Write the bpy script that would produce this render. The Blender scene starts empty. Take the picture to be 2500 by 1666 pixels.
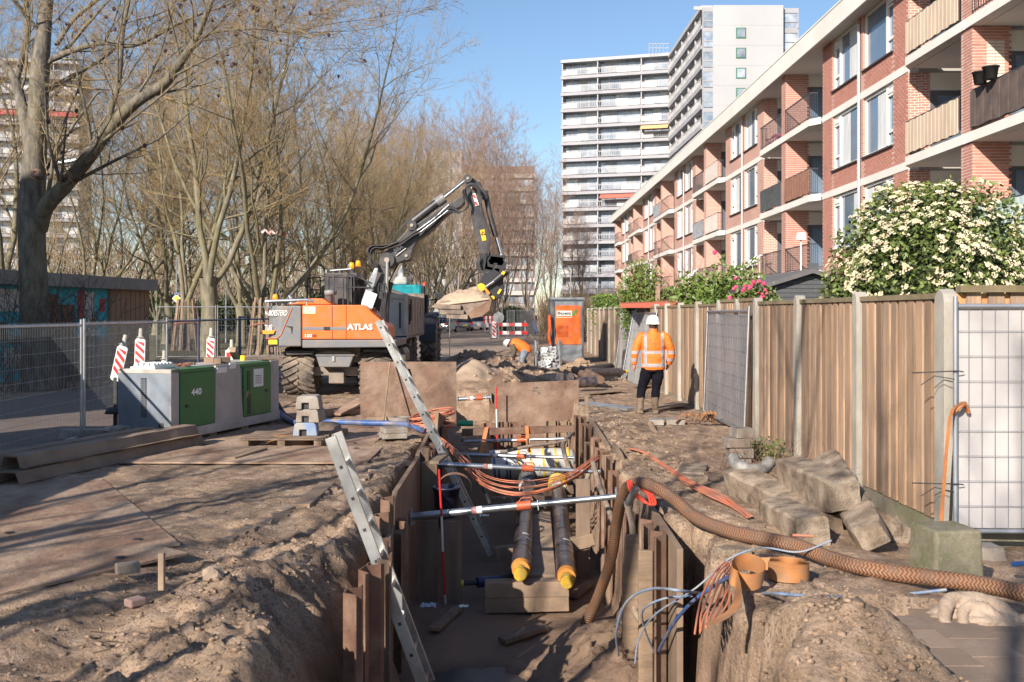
import bpy, bmesh, math, random
import numpy as np
from mathutils import Vector, Matrix, noise
random.seed(7); np.random.seed(7); noise.seed_set(3)
R = math.radians
S = bpy.context.scene
COL = S.collection
# ---------------------------------------------------------------- camera
H, F, CX, HY = 1.85, 2430.0, 1240.0, 765.0
cam = bpy.data.cameras.new('camera'); co = bpy.data.objects.new('camera', cam); COL.objects.link(co)
co.location = (0, 0, H); co.rotation_euler = (R(90), 0, 0)
cam.sensor_width = 36; cam.lens = 35; cam.shift_x = 0.004; cam.shift_y = -0.0272
cam.clip_start = .1; cam.clip_end = 3000
cam.dof.use_dof = True; cam.dof.focus_distance = 17; cam.dof.aperture_fstop = 4.5
S.camera = co
# ---------------------------------------------------------------- light
SUN = Vector((.465, .767, -.45)).normalized()
el = math.asin(-SUN.z)
W = bpy.data.worlds.new('World'); S.world = W; W.use_nodes = True
nt = W.node_tree; nt.nodes.clear()
sk = nt.nodes.new('ShaderNodeTexSky'); sk.sky_type = 'NISHITA'; sk.sun_disc = False
sk.sun_elevation = el; sk.sun_rotation = math.atan2(-SUN.x, -SUN.y)
sk.air_density = 1.0; sk.dust_density = .35; sk.ozone_density = 3.0; sk.altitude = 0
bg = nt.nodes.new('ShaderNodeBackground'); bg.inputs[1].default_value = .09
ou = nt.nodes.new('ShaderNodeOutputWorld')
nt.links.new(sk.outputs[0], bg.inputs[0]); nt.links.new(bg.outputs[0], ou.inputs[0])
sl = bpy.data.lights.new('sun', 'SUN'); sl.energy = 5; sl.angle = R(.45); sl.color = (1, .90, .77)
so = bpy.data.objects.new('sun', sl); COL.objects.link(so)
so.rotation_euler = SUN.to_track_quat('-Z', 'Y').to_euler(); so.location = (-20, -30, 30)
S.view_settings.view_transform = 'Standard'; S.view_settings.look = 'None'
S.view_settings.exposure = .80; S.view_settings.gamma = 1
S.render.engine = 'CYCLES'
S.cycles.max_bounces = 5; S.cycles.diffuse_bounces = 3; S.cycles.glossy_bounces = 3
S.cycles.transparent_max_bounces = 12; S.cycles.use_denoising = True
S.cycles.sample_clamp_indirect = 4
# ---------------------------------------------------------------- helpers
def P(px, py, Y): return Vector(((px-CX)*Y/F, Y, H-(py-HY)*Y/F))
def G(px, py, z=0.0):
    Y = F*(H-z)/(py-HY); return Vector(((px-CX)*Y/F, Y, z))
def lerp(a, b, t): return a+(b-a)*t
_mats = {}
def mat(key, c, c2=None, rough=.8, metal=0., scale=6., bump=0., bscale=None, rand=0., dirt=None, dscale=2., damt=.5, stretch=(1, 1, 1),
        detail=5, alpha=1., spec=.5, coords='Object', c3=None, emit=0.):
    """procedural surface: two colours mixed by noise, optional dirt colour, bump and per-object value shift"""
    if key in _mats: return _mats[key]
    m = bpy.data.materials.new(key); m.use_nodes = True; n = m.node_tree; L = n.links.new
    b = n.nodes['Principled BSDF']; b.inputs['Roughness'].default_value = rough; b.inputs['Metallic'].default_value = metal
    b.inputs['Specular IOR Level'].default_value = spec
    c = tuple(c)+(1,); 
    tc = n.nodes.new('ShaderNodeTexCoord'); mp = n.nodes.new('ShaderNodeMapping'); mp.inputs['Scale'].default_value = stretch
    L(tc.outputs[coords], mp.inputs[0])
    src = mp.outputs[0]
    oi = n.nodes.new('ShaderNodeObjectInfo')
    if rand:
        ad = n.nodes.new('ShaderNodeVectorMath'); ad.operation = 'ADD'; cb = n.nodes.new('ShaderNodeCombineXYZ')
        mu = n.nodes.new('ShaderNodeMath'); mu.operation = 'MULTIPLY'; mu.inputs[1].default_value = 37.
        L(oi.outputs['Random'], mu.inputs[0]); L(mu.outputs[0], cb.inputs[0]); L(mu.outputs[0], cb.inputs[2])
        L(src, ad.inputs[0]); L(cb.outputs[0], ad.inputs[1]); src = ad.outputs[0]
    def noi(sc, dt=detail):
        t = n.nodes.new('ShaderNodeTexNoise'); t.inputs['Scale'].default_value = sc; t.inputs['Detail'].default_value = dt
        t.inputs['Roughness'].default_value = .62; L(src, t.inputs[0]); return t.outputs[0]
    def mix(f, a, bb):
        x = n.nodes.new('ShaderNodeMix'); x.data_type = 'RGBA'; L(f, x.inputs[0])
        for s, v in ((6, a), (7, bb)):
            if isinstance(v, tuple): x.inputs[s].default_value = v
            else: L(v, x.inputs[s])
        return x.outputs[2]
    def ramp(f, lo, hi, top=1.):
        r = n.nodes.new('ShaderNodeMapRange'); r.inputs[1].default_value = lo; r.inputs[2].default_value = hi; r.inputs[4].default_value = top
        L(f, r.inputs[0]); return r.outputs[0]
    out = c
    n1 = noi(scale)
    if c2: out = mix(ramp(n1, .35, .65), c, tuple(c2)+(1,))
    if c3: out = mix(ramp(noi(scale*4.3), .45, .7), out, tuple(c3)+(1,))
    if dirt: out = mix(ramp(noi(dscale), .42, .66, damt), out, tuple(dirt)+(1,))
    if rand:
        hs = n.nodes.new('ShaderNodeHueSaturation'); r = n.nodes.new('ShaderNodeMapRange')
        r.inputs[3].default_value = 1-rand; r.inputs[4].default_value = 1+rand; L(oi.outputs['Random'], r.inputs[0]); L(r.outputs[0], hs.inputs['Value'])
        if isinstance(out, tuple): hs.inputs['Color'].default_value = out
        else: L(out, hs.inputs['Color'])
        out = hs.outputs[0]
    if isinstance(out, tuple): b.inputs['Base Color'].default_value = out
    else: L(out, b.inputs['Base Color'])
    if bump:
        bp = n.nodes.new('ShaderNodeBump'); bp.inputs['Strength'].default_value = min(1, bump); bp.inputs['Distance'].default_value = .02*max(1, bump)
        L(noi(bscale or scale*5, 6), bp.inputs['Height']); L(bp.outputs[0], b.inputs['Normal'])
    if alpha < 1: b.inputs['Alpha'].default_value = alpha
    if emit: b.inputs['Emission Color'].default_value = c; b.inputs['Emission Strength'].default_value = emit
    _mats[key] = m; return m

def basis(d, up=Vector((0, 0, 1))):
    d = d.normalized(); s = d.cross(up)
    if s.length < 1e-4: s = d.cross(Vector((1, 0, 0)))
    s.normalize(); return s, s.cross(d)
_ico = {}
class MB:
    def __init__(s): s.v = []; s.f = []; s.sm = []; s.mi = []; s.m = 0
    def add(s, vs, fs, smooth=False):
        o = len(s.v); s.v.extend([tuple(v) for v in vs])
        for f in fs: s.f.append(tuple(i+o for i in f)); s.sm.append(smooth); s.mi.append(s.m)
        return s
    def box(s, c, sz, rz=0, rx=0, ry=0, M=None, taper=1.):
        """box by centre and size"""
        hx, hy, hz = sz[0]/2, sz[1]/2, sz[2]/2
        vs = [Vector((x*hx*(taper if z > 0 else 1), y*hy*(taper if z > 0 else 1), z*hz)) for z in (-1, 1) for y in (-1, 1) for x in (-1, 1)]
        if M is None: M = Matrix.Translation(Vector(c)) @ Matrix.Rotation(rz, 4, 'Z') @ Matrix.Rotation(ry, 4, 'Y') @ Matrix.Rotation(rx, 4, 'X')
        else: M = M @ Matrix.Translation(Vector(c)) @ Matrix.Rotation(rz, 4, 'Z') @ Matrix.Rotation(ry, 4, 'Y') @ Matrix.Rotation(rx, 4, 'X')
        return s.add([M @ v for v in vs], [(0, 2, 3, 1), (4, 5, 7, 6), (0, 1, 5, 4), (1, 3, 7, 5), (3, 2, 6, 7), (2, 0, 4, 6)])
    def bb(s, x0, x1, y0, y1, z0, z1): return s.box(((x0+x1)/2, (y0+y1)/2, (z0+z1)/2), (x1-x0, y1-y0, z1-z0))
    def bar(s, a, b, w, h=None, up=Vector((0, 0, 1))):
        """rectangular bar from a to b, w across, h along up"""
        a = Vector(a); b = Vector(b); h = h or w; sd, u = basis(b-a, up); sd = sd*w/2; u = u*h/2
        return s.add([a-sd-u, a+sd-u, a+sd+u, a-sd+u, b-sd-u, b+sd-u, b+sd+u, b-sd+u], [(3, 2, 1, 0), (4, 5, 6, 7), (0, 1, 5, 4), (1, 2, 6, 5), (2, 3, 7, 6), (3, 0, 4, 7)])
    def tube(s, pts, r, n=8, cap=True, smooth=True, closed=False):
        pts = [Vector(p) for p in pts]; k = len(pts); rs = r if hasattr(r, '__len__') else [r]*k
        vs = []; up = None
        for i, p in enumerate(pts):
            d = (pts[min(i+1, k-1)]-pts[max(i-1, 0)])
            if d.length < 1e-6: d = Vector((0, 0, 1))
            d.normalize()
            if up is None: sd, up = basis(d)
            else:
                up = (up-d*up.dot(d)); up = up.normalized() if up.length > 1e-5 else basis(d)[1]; sd = d.cross(up)
            for j in range(n):
                a = 2*math.pi*j/n; vs.append(p+(sd*math.cos(a)+up*math.sin(a))*rs[i])
        fs = [(i*n+j, i*n+(j+1) % n, (i+1)*n+(j+1) % n, (i+1)*n+j) for i in range(k-1) for j in range(n)]
        s.add(vs, fs, smooth)
        if cap: s.add(vs[:n], [tuple(range(n))[::-1]]); s.add(vs[-n:], [tuple(range(n))])
        return s
    def cyl(s, a, b, r, r2=None, n=12): return s.tube([a, b], [r, r if r2 is None else r2], n)
    def prism(s, poly, M, depth):
        """extrude 2d polygon (local x,z) along local y by depth; M places it"""
        k = len(poly); vs = [M @ Vector((p[0], 0, p[1])) for p in poly]+[M @ Vector((p[0], depth, p[1])) for p in poly]
        fs = [tuple(range(k)), tuple(range(2*k-1, k-1, -1))]+[(i, i+k, (i+1) % k+k, (i+1) % k) for i in range(k)]
        return s.add(vs, fs)
    def lathe(s, prof, M=Matrix(), n=16, smooth=True):
        vs = [M @ Vector((r*math.cos(2*math.pi*j/n), r*math.sin(2*math.pi*j/n), z)) for r, z in prof for j in range(n)]
        return s.add(vs, [(i*n+j, i*n+(j+1) % n, (i+1)*n+(j+1) % n, (i+1)*n+j) for i in range(len(prof)-1) for j in range(n)], smooth)
    def blob(s, c, r, rough=.25, n=1, seed=0, sq=(1, 1, 1), smooth=False, M=None):
        if n not in _ico:
            bm = bmesh.new(); bmesh.ops.create_icosphere(bm, subdivisions=n, radius=1); _ico[n] = ([v.co.copy() for v in bm.verts], [tuple(v.index for v in f.verts) for f in bm.faces]); bm.free()
        vs = []; of = Vector((seed*3.1, seed*1.7, 0)); c = Vector(c)
        for v in _ico[n][0]:
            k = 1+rough*noise.noise(v*1.7+of); q = Vector((v.x*sq[0], v.y*sq[1], v.z*sq[2]))*(r*k)
            vs.append((M @ q if M else q)+c)
        fs = _ico[n][1]
        return s.add(vs, fs, smooth)
    def mesh(s, name):
        me = bpy.data.meshes.new(name); me.from_pydata(s.v, [], s.f)
        me.polygons.foreach_set('use_smooth', s.sm); me.polygons.foreach_set('material_index', s.mi); me.update(); return me
    def build(s, name, m, parent=None, world=True, bevel=0., fix=False, **kw):
        me = s.mesh(name)
        if fix:
            bm = bmesh.new(); bm.from_mesh(me); bmesh.ops.recalc_face_normals(bm, faces=bm.faces); bm.to_mesh(me); bm.free()
        for x in (m if isinstance(m, (list, tuple)) else [m]): me.materials.append(x)
        return link(name, me, parent, world, bevel, **kw)
def link(name, me, parent=None, world=True, bevel=0., **kw):
    o = bpy.data.objects.new(name, me); COL.objects.link(o)
    if parent is not None:
        o.parent = parent
        if world: o.matrix_parent_inverse = parent.matrix_basis.inverted()
    if bevel:
        b = o.modifiers.new('b', 'BEVEL'); b.width = bevel; b.segments = 2; b.limit_method = 'ANGLE'; b.angle_limit = R(40); b.harden_normals = False
    for k, v in kw.items(): o[k] = v
    return o
def tag(o, label, cat, group=None):
    o['label'] = label; o['category'] = cat
    if group: o['group'] = group
    return o
def thing(name, label, cat, loc=(0, 0, 0), rz=0, group=None):
    o = bpy.data.objects.new(name, None); COL.objects.link(o); o.empty_display_size = .2
    o.matrix_basis = Matrix.Translation(Vector(loc)) @ Matrix.Rotation(rz, 4, 'Z')
    return tag(o, label, cat, group)
def kids(o): return [x for x in bpy.data.objects if x.parent == o]
def dup(o, loc, rz=0, label=None, sc=None, _ch=None):
    """copy a thing with its parts and sub-parts"""
    r = o.copy(); COL.objects.link(r)
    r.matrix_basis = Matrix.Translation(Vector(loc)) @ Matrix.Rotation(rz, 4, 'Z') @ (Matrix.Diagonal(tuple(sc)+(1,)) if sc else Matrix())
    if label: r['label'] = label
    for ch in (_ch if _ch is not None else o.children):
        c = ch.copy(); COL.objects.link(c); c.parent = r
        for g in ch.children:
            d = g.copy(); COL.objects.link(d); d.parent = c
    return r
def text(s, size, M, m, name='lettering', parent=None, depth=.004, shear=0., sx=1., font_bold=0.):
    c = bpy.data.curves.new(name, 'FONT'); c.body = s; c.size = size; c.extrude = depth; c.shear = shear; c.offset = font_bold
    c.resolution_u = 3; c.align_x = 'LEFT'
    o = bpy.data.objects.new(name, c); me = bpy.data.meshes.new_from_object(o); bpy.data.objects.remove(o); bpy.data.curves.remove(c)
    me.transform(M @ Matrix.Diagonal((sx, 1, 1, 1))); me.materials.append(m)
    return link(name, me, parent, True)
def FACE(loc, rz=0):
    """text plane facing -Y (towards the camera) turned by rz about Z"""
    return Matrix.Translation(Vector(loc)) @ Matrix.Rotation(rz, 4, 'Z') @ Matrix.Rotation(R(90), 4, 'X')
def spline(pts, k=8):
    """Catmull-Rom through points"""
    pts = [Vector(p) for p in pts]; q = [pts[0]*2-pts[1]]+pts+[pts[-1]*2-pts[-2]]; out = []
    for i in range(1, len(q)-2):
        a, b, c, d = q[i-1:i+3]
        for j in range(k):
            t = j/k; out.append(.5*((2*b)+(c-a)*t+(2*a-5*b+4*c-d)*t*t+(3*b-a-3*c+d)*t**3))
    out.append(pts[-1]); return out
# numpy value noise ------------------------------------------------
_rng = np.random.RandomState(5); _tab = _rng.rand(256, 256)
def vnoise(x, y):
    xi = np.floor(x).astype(int); yi = np.floor(y).astype(int); fx = x-xi; fy = y-yi
    fx = fx*fx*(3-2*fx); fy = fy*fy*(3-2*fy)
    a = _tab[xi % 256, yi % 256]; b = _tab[(xi+1) % 256, yi % 256]; c = _tab[xi % 256, (yi+1) % 256]; d = _tab[(xi+1) % 256, (yi+1) % 256]
    return a+(b-a)*fx+(c-a)*fy+(a-b-c+d)*fx*fy-.5
def fbm(x, y, o=4, g=.5):
    s = 0; a = 1
    for i in range(o): s = s+a*vnoise(x+17.3*i, y+9.1*i); x = x*2.03; y = y*2.03; a *= g
    return s
def sstep(a, b, x): t = np.clip((x-a)/(b-a), 0, 1); return t*t*(3-2*t)
# ---------------------------------------------------------------- materials
SAND = mat('sand', (.42, .32, .24), (.33, .24, .175), .95, scale=3, bump=.5, bscale=60)
CLAY = mat('clod_earth', (.30, .21, .15), (.22, .15, .105), .95, scale=5, bump=.8, bscale=35)
RUST = mat('rusty_steel', (.20, .10, .062), (.13, .07, .05), .75, metal=.15, scale=4, bump=.25, bscale=50, dirt=(.32, .23, .17), dscale=2.2, damt=.8, rand=.15)
RUSTP = mat('dusty_steel_plate', (.34, .225, .16), (.20, .12, .085), .85, scale=1.1, bump=.8, bscale=18, spec=.2, dirt=(.44, .33, .245), dscale=1.7, damt=.95, stretch=(1, .6, 1), c3=(.20, .13, .09))
RUSTD = mat('dark_rusty_steel', (.12, .075, .055), (.19, .10, .06), .8, metal=.1, scale=3, bump=.3, bscale=40, dirt=(.26, .19, .14), dscale=2.5, damt=.7, rand=.15)
PLANK = mat('weathered_plank', (.30, .21, .14), (.20, .135, .09), .85, scale=3, bump=.4, bscale=20, stretch=(1, 6, 6), rand=.18, dirt=(.2, .15, .11), dscale=2)
TIMB = mat('timber', (.34, .24, .16), (.24, .17, .12), .85, scale=4, bump=.3, bscale=30, rand=.15, dirt=(.18, .13, .1), dscale=3, damt=.6)
GALV = mat('galvanised_steel', (.50, .52, .55), (.38, .40, .43), .38, metal=.85, scale=8, rand=.08)
ALU = mat('aluminium', (.56, .57, .58), (.45, .46, .47), .4, metal=.75, scale=5, dirt=(.35, .3, .25), dscale=5, damt=.4)
CONC = mat('concrete', (.36, .33, .29), (.27, .24, .21), .9, scale=5, bump=.5, bscale=40, dirt=(.2, .155, .12), dscale=2.5, damt=.7)
BLACK = mat('black_rubber', (.025, .025, .028), (.04, .04, .042), .6, scale=6)
BLACKM = mat('black_metal', (.03, .03, .035), None, .45, metal=.3)
WHITE = mat('white_paint', (.78, .78, .76), (.70, .70, .68), .5, scale=4)
DGREY = mat('dark_grey_paint', (.022, .023, .030), (.032, .034, .042), .45, scale=3, dirt=(.2, .16, .13), dscale=3, damt=.25)
MGREY = mat('mid_grey_paint', (.16, .17, .19), (.13, .14, .155), .5, scale=2, dirt=(.27, .21, .16), dscale=4, damt=.55)
ORANGE = mat('orange_paint', (.84, .15, .018), (.76, .125, .015), .42, scale=2, dirt=(.42, .20, .11), dscale=4, damt=.5)
REDP = mat('red_reflective', (.62, .03, .03), (.5, .03, .03), .4, scale=5)
YELL = mat('yellow_paint', (.85, .55, .02), (.75, .45, .02), .45, scale=5)
STRAP = mat('orange_strap', (.55, .20, .06), (.42, .15, .05), .7, scale=8, dirt=(.35, .2, .12), dscale=4, damt=.4)
CABLE = mat('orange_cable', (.60, .18, .09), (.48, .15, .085), .5, scale=5, dirt=(.36, .22, .16), dscale=5, damt=.7)
BLUE = mat('blue_plastic', (.03, .12, .38), (.03, .09, .27), .5, scale=5, dirt=(.22, .19, .17), dscale=6, damt=.8)
GLASS = mat('window_glass', (.10, .15, .22), (.15, .20, .27), .05, scale=.6, spec=1.)  # bluish base colour lightened to stand in for reflected sky
BARK = mat('bark', (.24, .21, .15), (.11, .095, .07), .95, scale=5, bump=.8, bscale=18, stretch=(1, 1, .35), dirt=(.17, .16, .05), dscale=1.2, damt=.5)
BARKD = mat('bark_dark', (.20, .18, .155), (.075, .065, .058), .95, scale=7, bump=1.6, bscale=16, stretch=(1, 1, .35), dirt=(.17, .15, .05), dscale=1.3, damt=.4)
TWIG = mat('twig', (.22, .155, .10), (.38, .275, .125), .9, scale=.5)
TWIGP = mat('twig_pale', (.36, .24, .185), (.28, .18, .135), .9, scale=.4)
# deterministic unsaved copy list
def shade_smooth(o):
    o.data.polygons.foreach_set('use_smooth', [True]*len(o.data.polygons)); return o
# ---------------------------------------------------------------- terrain
plates = []   # steel road plates: (corner list)
def rect(c, u, lu, lv):
    c = Vector((c[0], c[1])); u = Vector(u).normalized(); v = Vector((-u.y, u.x)); return [c, c+u*lu, c+u*lu+v*lv, c+v*lv]
PL = [ (rect((-2.45, 7.62), (-.62, -.80), 5.2, -2.05), .02, 'near rusty road plate in the foreground with a loose brick lying on it'),
       (rect((-2.62, 7.95), (-.52, .86), 3.7, 2.2), .012, 'dusty road plate between the near plate and the timber pile'),
       (rect((-1.72, 12.15), (-1, 0.01), 3.3, -1.45), .03, 'rusty road plate below the pallet, its long edge lifted off the sand'),
       (rect((-1.9, 13.75), (-1, 0.02), 3.4, -2.6), .012, 'brown road plate under the pallet and the stacked fence feet'),
       ]
def inpoly(x, y, poly, grow=0.):
    inside = np.ones_like(x, bool); n = len(poly); ar = 0
    for i in range(n):
        a, b = poly[i], poly[(i+1) % n]; ar += a.x*b.y-b.x*a.y
    sg = 1 if ar > 0 else -1
    for i in range(n):
        a, b = poly[i], poly[(i+1) % n]; e = (b-a).normalized()
        inside &= (e.x*(y-a.y)-e.y*(x-a.x))*sg > -grow
    return inside
FLOOR = -1.5
def gauss(x, y, cx, cy, sx, sy, a=0):
    c, s = math.cos(a), math.sin(a); u = (x-cx)*c+(y-cy)*s; v = -(x-cx)*s+(y-cy)*c
    return np.exp(-(u/sx)**2-(v/sy)**2)
def ground_h(x, y):
    x = np.asarray(x, float); y = np.asarray(y, float)
    near = 1-sstep(25, 60, y)
    h = .035*fbm(x*.8, y*.8)*near
    rough = (.030*fbm(x*6, y*6, 4, .6)+.028*np.maximum(0, fbm(x*11, y*11, 3)))*near
    # cloddy zones: along the cut, in front, around the second pit
    cl = np.clip(gauss(x, y, -1.7, 6.4, .9, 2.6)+gauss(x, y, 1.9, 6.0, .55, 1.1)+gauss(x, y, -2.2, 4.6, 1.6, 1.0)+.6*gauss(x, y, 1.6, 13, .6, 5)+gauss(x, y, -1.35, 11, .35, 4)*.8+gauss(x, y, .2, 29, 3.2, 3.5)*1.2, 0, 1)
    bil = np.abs(fbm(x*8+5, y*8, 3, .6)); clod = np.maximum(0, fbm(x*12, y*12+3, 3, .6))+.5*np.maximum(0, fbm(x*5, y*5+3, 2)-.15)
    rough = rough+cl*(.11*clod+.05*bil)*near
    h = h+.30*gauss(x, y, 1.75, 5.25, .42, .5, .4)+.16*gauss(x, y, 1.3, 4.7, .6, .4)+.20*gauss(x, y, -1.15, 4.9, .8, .5)+.14*gauss(x, y, -1.7, 6.3, .4, 1.2)
    h = h+.12*gauss(x, y, 2.6, 9.6, 1.0, 1.4)*0
    h = h+.45*gauss(x, y, -1.0, 25.5, .8, 1.6)+.60*gauss(x, y, -.9, 31.5, 1.0, 2.2, .5)+.35*gauss(x, y, .9, 34.5, 1.3, 1.2)+.18*np.abs(fbm(x*1.6, y*1.6, 3))*gauss(x, y, .2, 29, 2.6, 6)*2+.45*gauss(x, y, 1.0, 43, 1.5, 2.5)+.25*gauss(x, y, -.1, 27.5, 1.2, 1.2)
    # right strip falls to the fence
    h = h-.17*sstep(2.6, 3.5, x)*(1-sstep(9.5, 13, y))-.05*sstep(2.9, 3.6, x)*(1-sstep(30, 40, y))*sstep(9.5, 13, y)
    # left bank between plates and cut is lower than the plates
    h = h-.09*sstep(-2.9, -2.3, x)*(1-sstep(-1.6, -1.2, x))*(1-sstep(8.5, 9.5, y))
    # the cut
    ed = .13*fbm(y*1.3, x*.2+3, 5, .6)+.05*fbm(y*7, x*3, 2)
    xl = -1.28+ed-(.62+.25*fbm(y*1.1, x*0, 3))*np.exp(-((y-7.0)/1.25)**2)-.2*sstep(12, 14, y)*0
    xr = 1.38+ed+(.30+.2*fbm(y*1.2+9, x*0, 3))*np.exp(-((y-7.6)/2.2)**2)
    w = .16+.10*np.abs(fbm(y*2, x*2, 2)); wl = w+.75*np.exp(-((y-6.8)/1.8)**2)+.25*fbm(y*2.5, y*0, 3)**2+.12*np.abs(fbm(y*5, x*5, 2)); wr_ = w+.12*np.abs(fbm(y*6, x*5, 2))
    ins = sstep(0, 1, (x-xl)/wl)*sstep(0, 1, (xr-x)/wr_)*(1-sstep(20.6, 20.9, y))
    fl = FLOOR+.07*fbm(x*1.7, y*1.7, 5)+.3*gauss(x, y, 1.0, 9.6, .45, .9)+.2*gauss(x, y, .95, 8.6, .5, .5)-.10*gauss(x, y, -.1, 9.0, .9, .6)
    fl = fl+.75*sstep(-1.06, -1.35, x)*(1-sstep(8.8, 9.6, y))*1.0
    fl = fl+.05*clod*gauss(x, y, .9, 9.2, .8, .9)*3
    h = (h+rough)*(1-ins)+fl*ins
    # second shallow pit beside the far plates
    p2 = sstep(0, 1, (x+1.55)/.25)*sstep(0, 1, (-.15-x)/.25)*sstep(17.0, 17.3, y)*(1-sstep(22.3, 23.4, y))
    h = h*(1-p2)+(-.55+.16*fbm(x*3, y*3, 4))*p2
    p3 = gauss(x, y, .0, 35, 1.6, 1.4); h = h-.35*p3*0
    for poly, z, _ in PL:
        ip = inpoly(x, y, poly, -.02); h = np.where(ip, np.minimum(h, -.02), h)
        gr = inpoly(x, y, poly, .25); h = np.where(gr & ~ip & (x < -1.9), np.minimum(h, .0), h)
    tl = (x > 2.0) & (x < 5.2) & (y > 4.0) & (y < 6.35); tl = tl & (x+.35*(y-4) > 2.45)
    h = np.where(tl, np.minimum(h, -.075), h)
    return h
def axis(segs):
    out = []
    for a, b, st in segs: out += list(np.arange(a, b-1e-6, st))
    out.append(segs[-1][1]); return np.array(out)
def geo(a, b, st, k):
    out = []; x = a
    while x < b: out.append(x); x += st; st *= k
    out.append(b); return out
xs = np.array([-v for v in geo(5.0, 500, .25, 1.2)][::-1]+list(np.arange(-4.9, -2.3, .07))+list(np.arange(-2.3, 2.7, .034))+list(np.arange(2.7, 4.3, .07))+geo(4.3, 500, .2, 1.2))
ys = np.array(list(np.arange(-4, 4.2, .4))+list(np.arange(4.2, 11.5, .034))+list(np.arange(11.5, 22, .055))+list(np.arange(22, 36, .11))+geo(36, 900, .3, 1.08))
X, Y = np.meshgrid(xs, ys); Z = ground_h(X, Y); nx, ny = len(xs), len(ys)
def gz(x, y):
    i = min(max(int(np.searchsorted(xs, x))-1, 0), nx-2); j = min(max(int(np.searchsorted(ys, y))-1, 0), ny-2); u = (x-xs[i])/(xs[i+1]-xs[i]); v = (y-ys[j])/(ys[j+1]-ys[j])
    return float((Z[j, i]*(1-u)+Z[j, i+1]*u)*(1-v)+(Z[j+1, i]*(1-u)+Z[j+1, i+1]*u)*v)
# small sideways jitter roughens the clods and cut walls
J = (Y < 24) & (Y > 4.2) & (np.abs(X) < 4); Xj = X+np.where(J, .06*fbm(Y*6, Z*11+X*3, 4, .65), 0)
vv = np.stack([Xj, Y, Z], -1).reshape(-1, 3)
ii = np.arange(nx*ny).reshape(ny, nx); q = np.stack([ii[:-1, :-1], ii[:-1, 1:], ii[1:, 1:], ii[1:, :-1]], -1).reshape(-1, 4)
me = bpy.data.meshes.new('ground'); me.vertices.add(len(vv)); me.vertices.foreach_set('co', vv.ravel())
me.loops.add(q.size); me.loops.foreach_set('vertex_index', q.ravel().astype(np.int32)); me.polygons.add(len(q))
me.polygons.foreach_set('loop_start', np.arange(0, q.size, 4, dtype=np.int32)); me.polygons.foreach_set('use_smooth', np.ones(len(q), bool)); me.update(); me.validate()
# ground material: dry sand on top, darker moist earth by height below grade
gm = bpy.data.materials.new('ground_earth'); gm.use_nodes = True; n = gm.node_tree; L = n.links.new; b = n.nodes['Principled BSDF']; b.inputs['Roughness'].default_value = .95; b.inputs['Specular IOR Level'].default_value = .2
geo_ = n.nodes.new('ShaderNodeNewGeometry'); sp = n.nodes.new('ShaderNodeSeparateXYZ'); L(geo_.outputs['Position'], sp.inputs[0])
def _n(sc, d=6, r=.6):
    t = n.nodes.new('ShaderNodeTexNoise'); t.inputs['Scale'].default_value = sc; t.inputs['Detail'].default_value = d; t.inputs['Roughness'].default_value = r; L(geo_.outputs['Position'], t.inputs[0]); return t.outputs[0]
def _r(f, a, bb, c=0., d=1.):
    r = n.nodes.new('ShaderNodeMapRange'); r.inputs[1].default_value = a; r.inputs[2].default_value = bb; r.inputs[3].default_value = c; r.inputs[4].default_value = d; L(f, r.inputs[0]); return r.outputs[0]
def _m(f, a, bb):
    x = n.nodes.new('ShaderNodeMix'); x.data_type = 'RGBA'; L(f, x.inputs[0])
    for s_, v_ in ((6, a), (7, bb)):
        if isinstance(v_, tuple): x.inputs[s_].default_value = v_+(1,)
        else: L(v_, x.inputs[s_])
    return x.outputs[2]
c_ = _m(_r(_n(.9), .38, .62), (.38, .27, .185), (.25, .17, .112))
c_ = _m(_r(_n(7), .45, .7), c_, (.46, .34, .26))
c_ = _m(_r(_n(2.1), .48, .62, 0, .85), c_, (.17, .118, .086))
c_ = _m(_r(_n(85, 4), .55, .66, 0, .55), c_, (.50, .38, .29)); c_ = _m(_r(_n(48, 5), .52, .62, 0, .8), c_, (.14, .10, .075))
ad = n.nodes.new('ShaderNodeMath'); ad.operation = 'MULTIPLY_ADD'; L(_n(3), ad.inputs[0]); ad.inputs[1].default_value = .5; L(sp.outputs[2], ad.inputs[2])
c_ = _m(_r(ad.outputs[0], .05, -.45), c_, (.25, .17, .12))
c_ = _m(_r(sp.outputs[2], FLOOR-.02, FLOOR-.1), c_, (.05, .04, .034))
vx = n.nodes.new('ShaderNodeMath'); vx.operation = 'MULTIPLY_ADD'; L(_n(.4), vx.inputs[0]); vx.inputs[1].default_value = 4; L(sp.outputs[0], vx.inputs[2])
gf = _m(_r(_n(3.5), .4, .6), (.075, .085, .03), (.13, .10, .07))
c_ = _m(_r(vx.outputs[0], -10.6, -11.6), c_, gf); vr = _r(vx.outputs[0], 7.2, 8); c_ = _m(vr, c_, gf)
L(c_, b.inputs['Base Color'])
bp = n.nodes.new('ShaderNodeBump'); bp.inputs['Strength'].default_value = .8; bp.inputs['Distance'].default_value = .03
hh = n.nodes.new('ShaderNodeMath'); hh.operation = 'MULTIPLY_ADD'; L(_n(55, 8, .7), hh.inputs[0]); hh.inputs[1].default_value = .6; L(_n(11, 8, .65), hh.inputs[2]); L(hh.outputs[0], bp.inputs['Height']); L(bp.outputs[0], b.inputs['Normal'])
me.materials.append(gm); link('ground', me, kind='structure')
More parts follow.
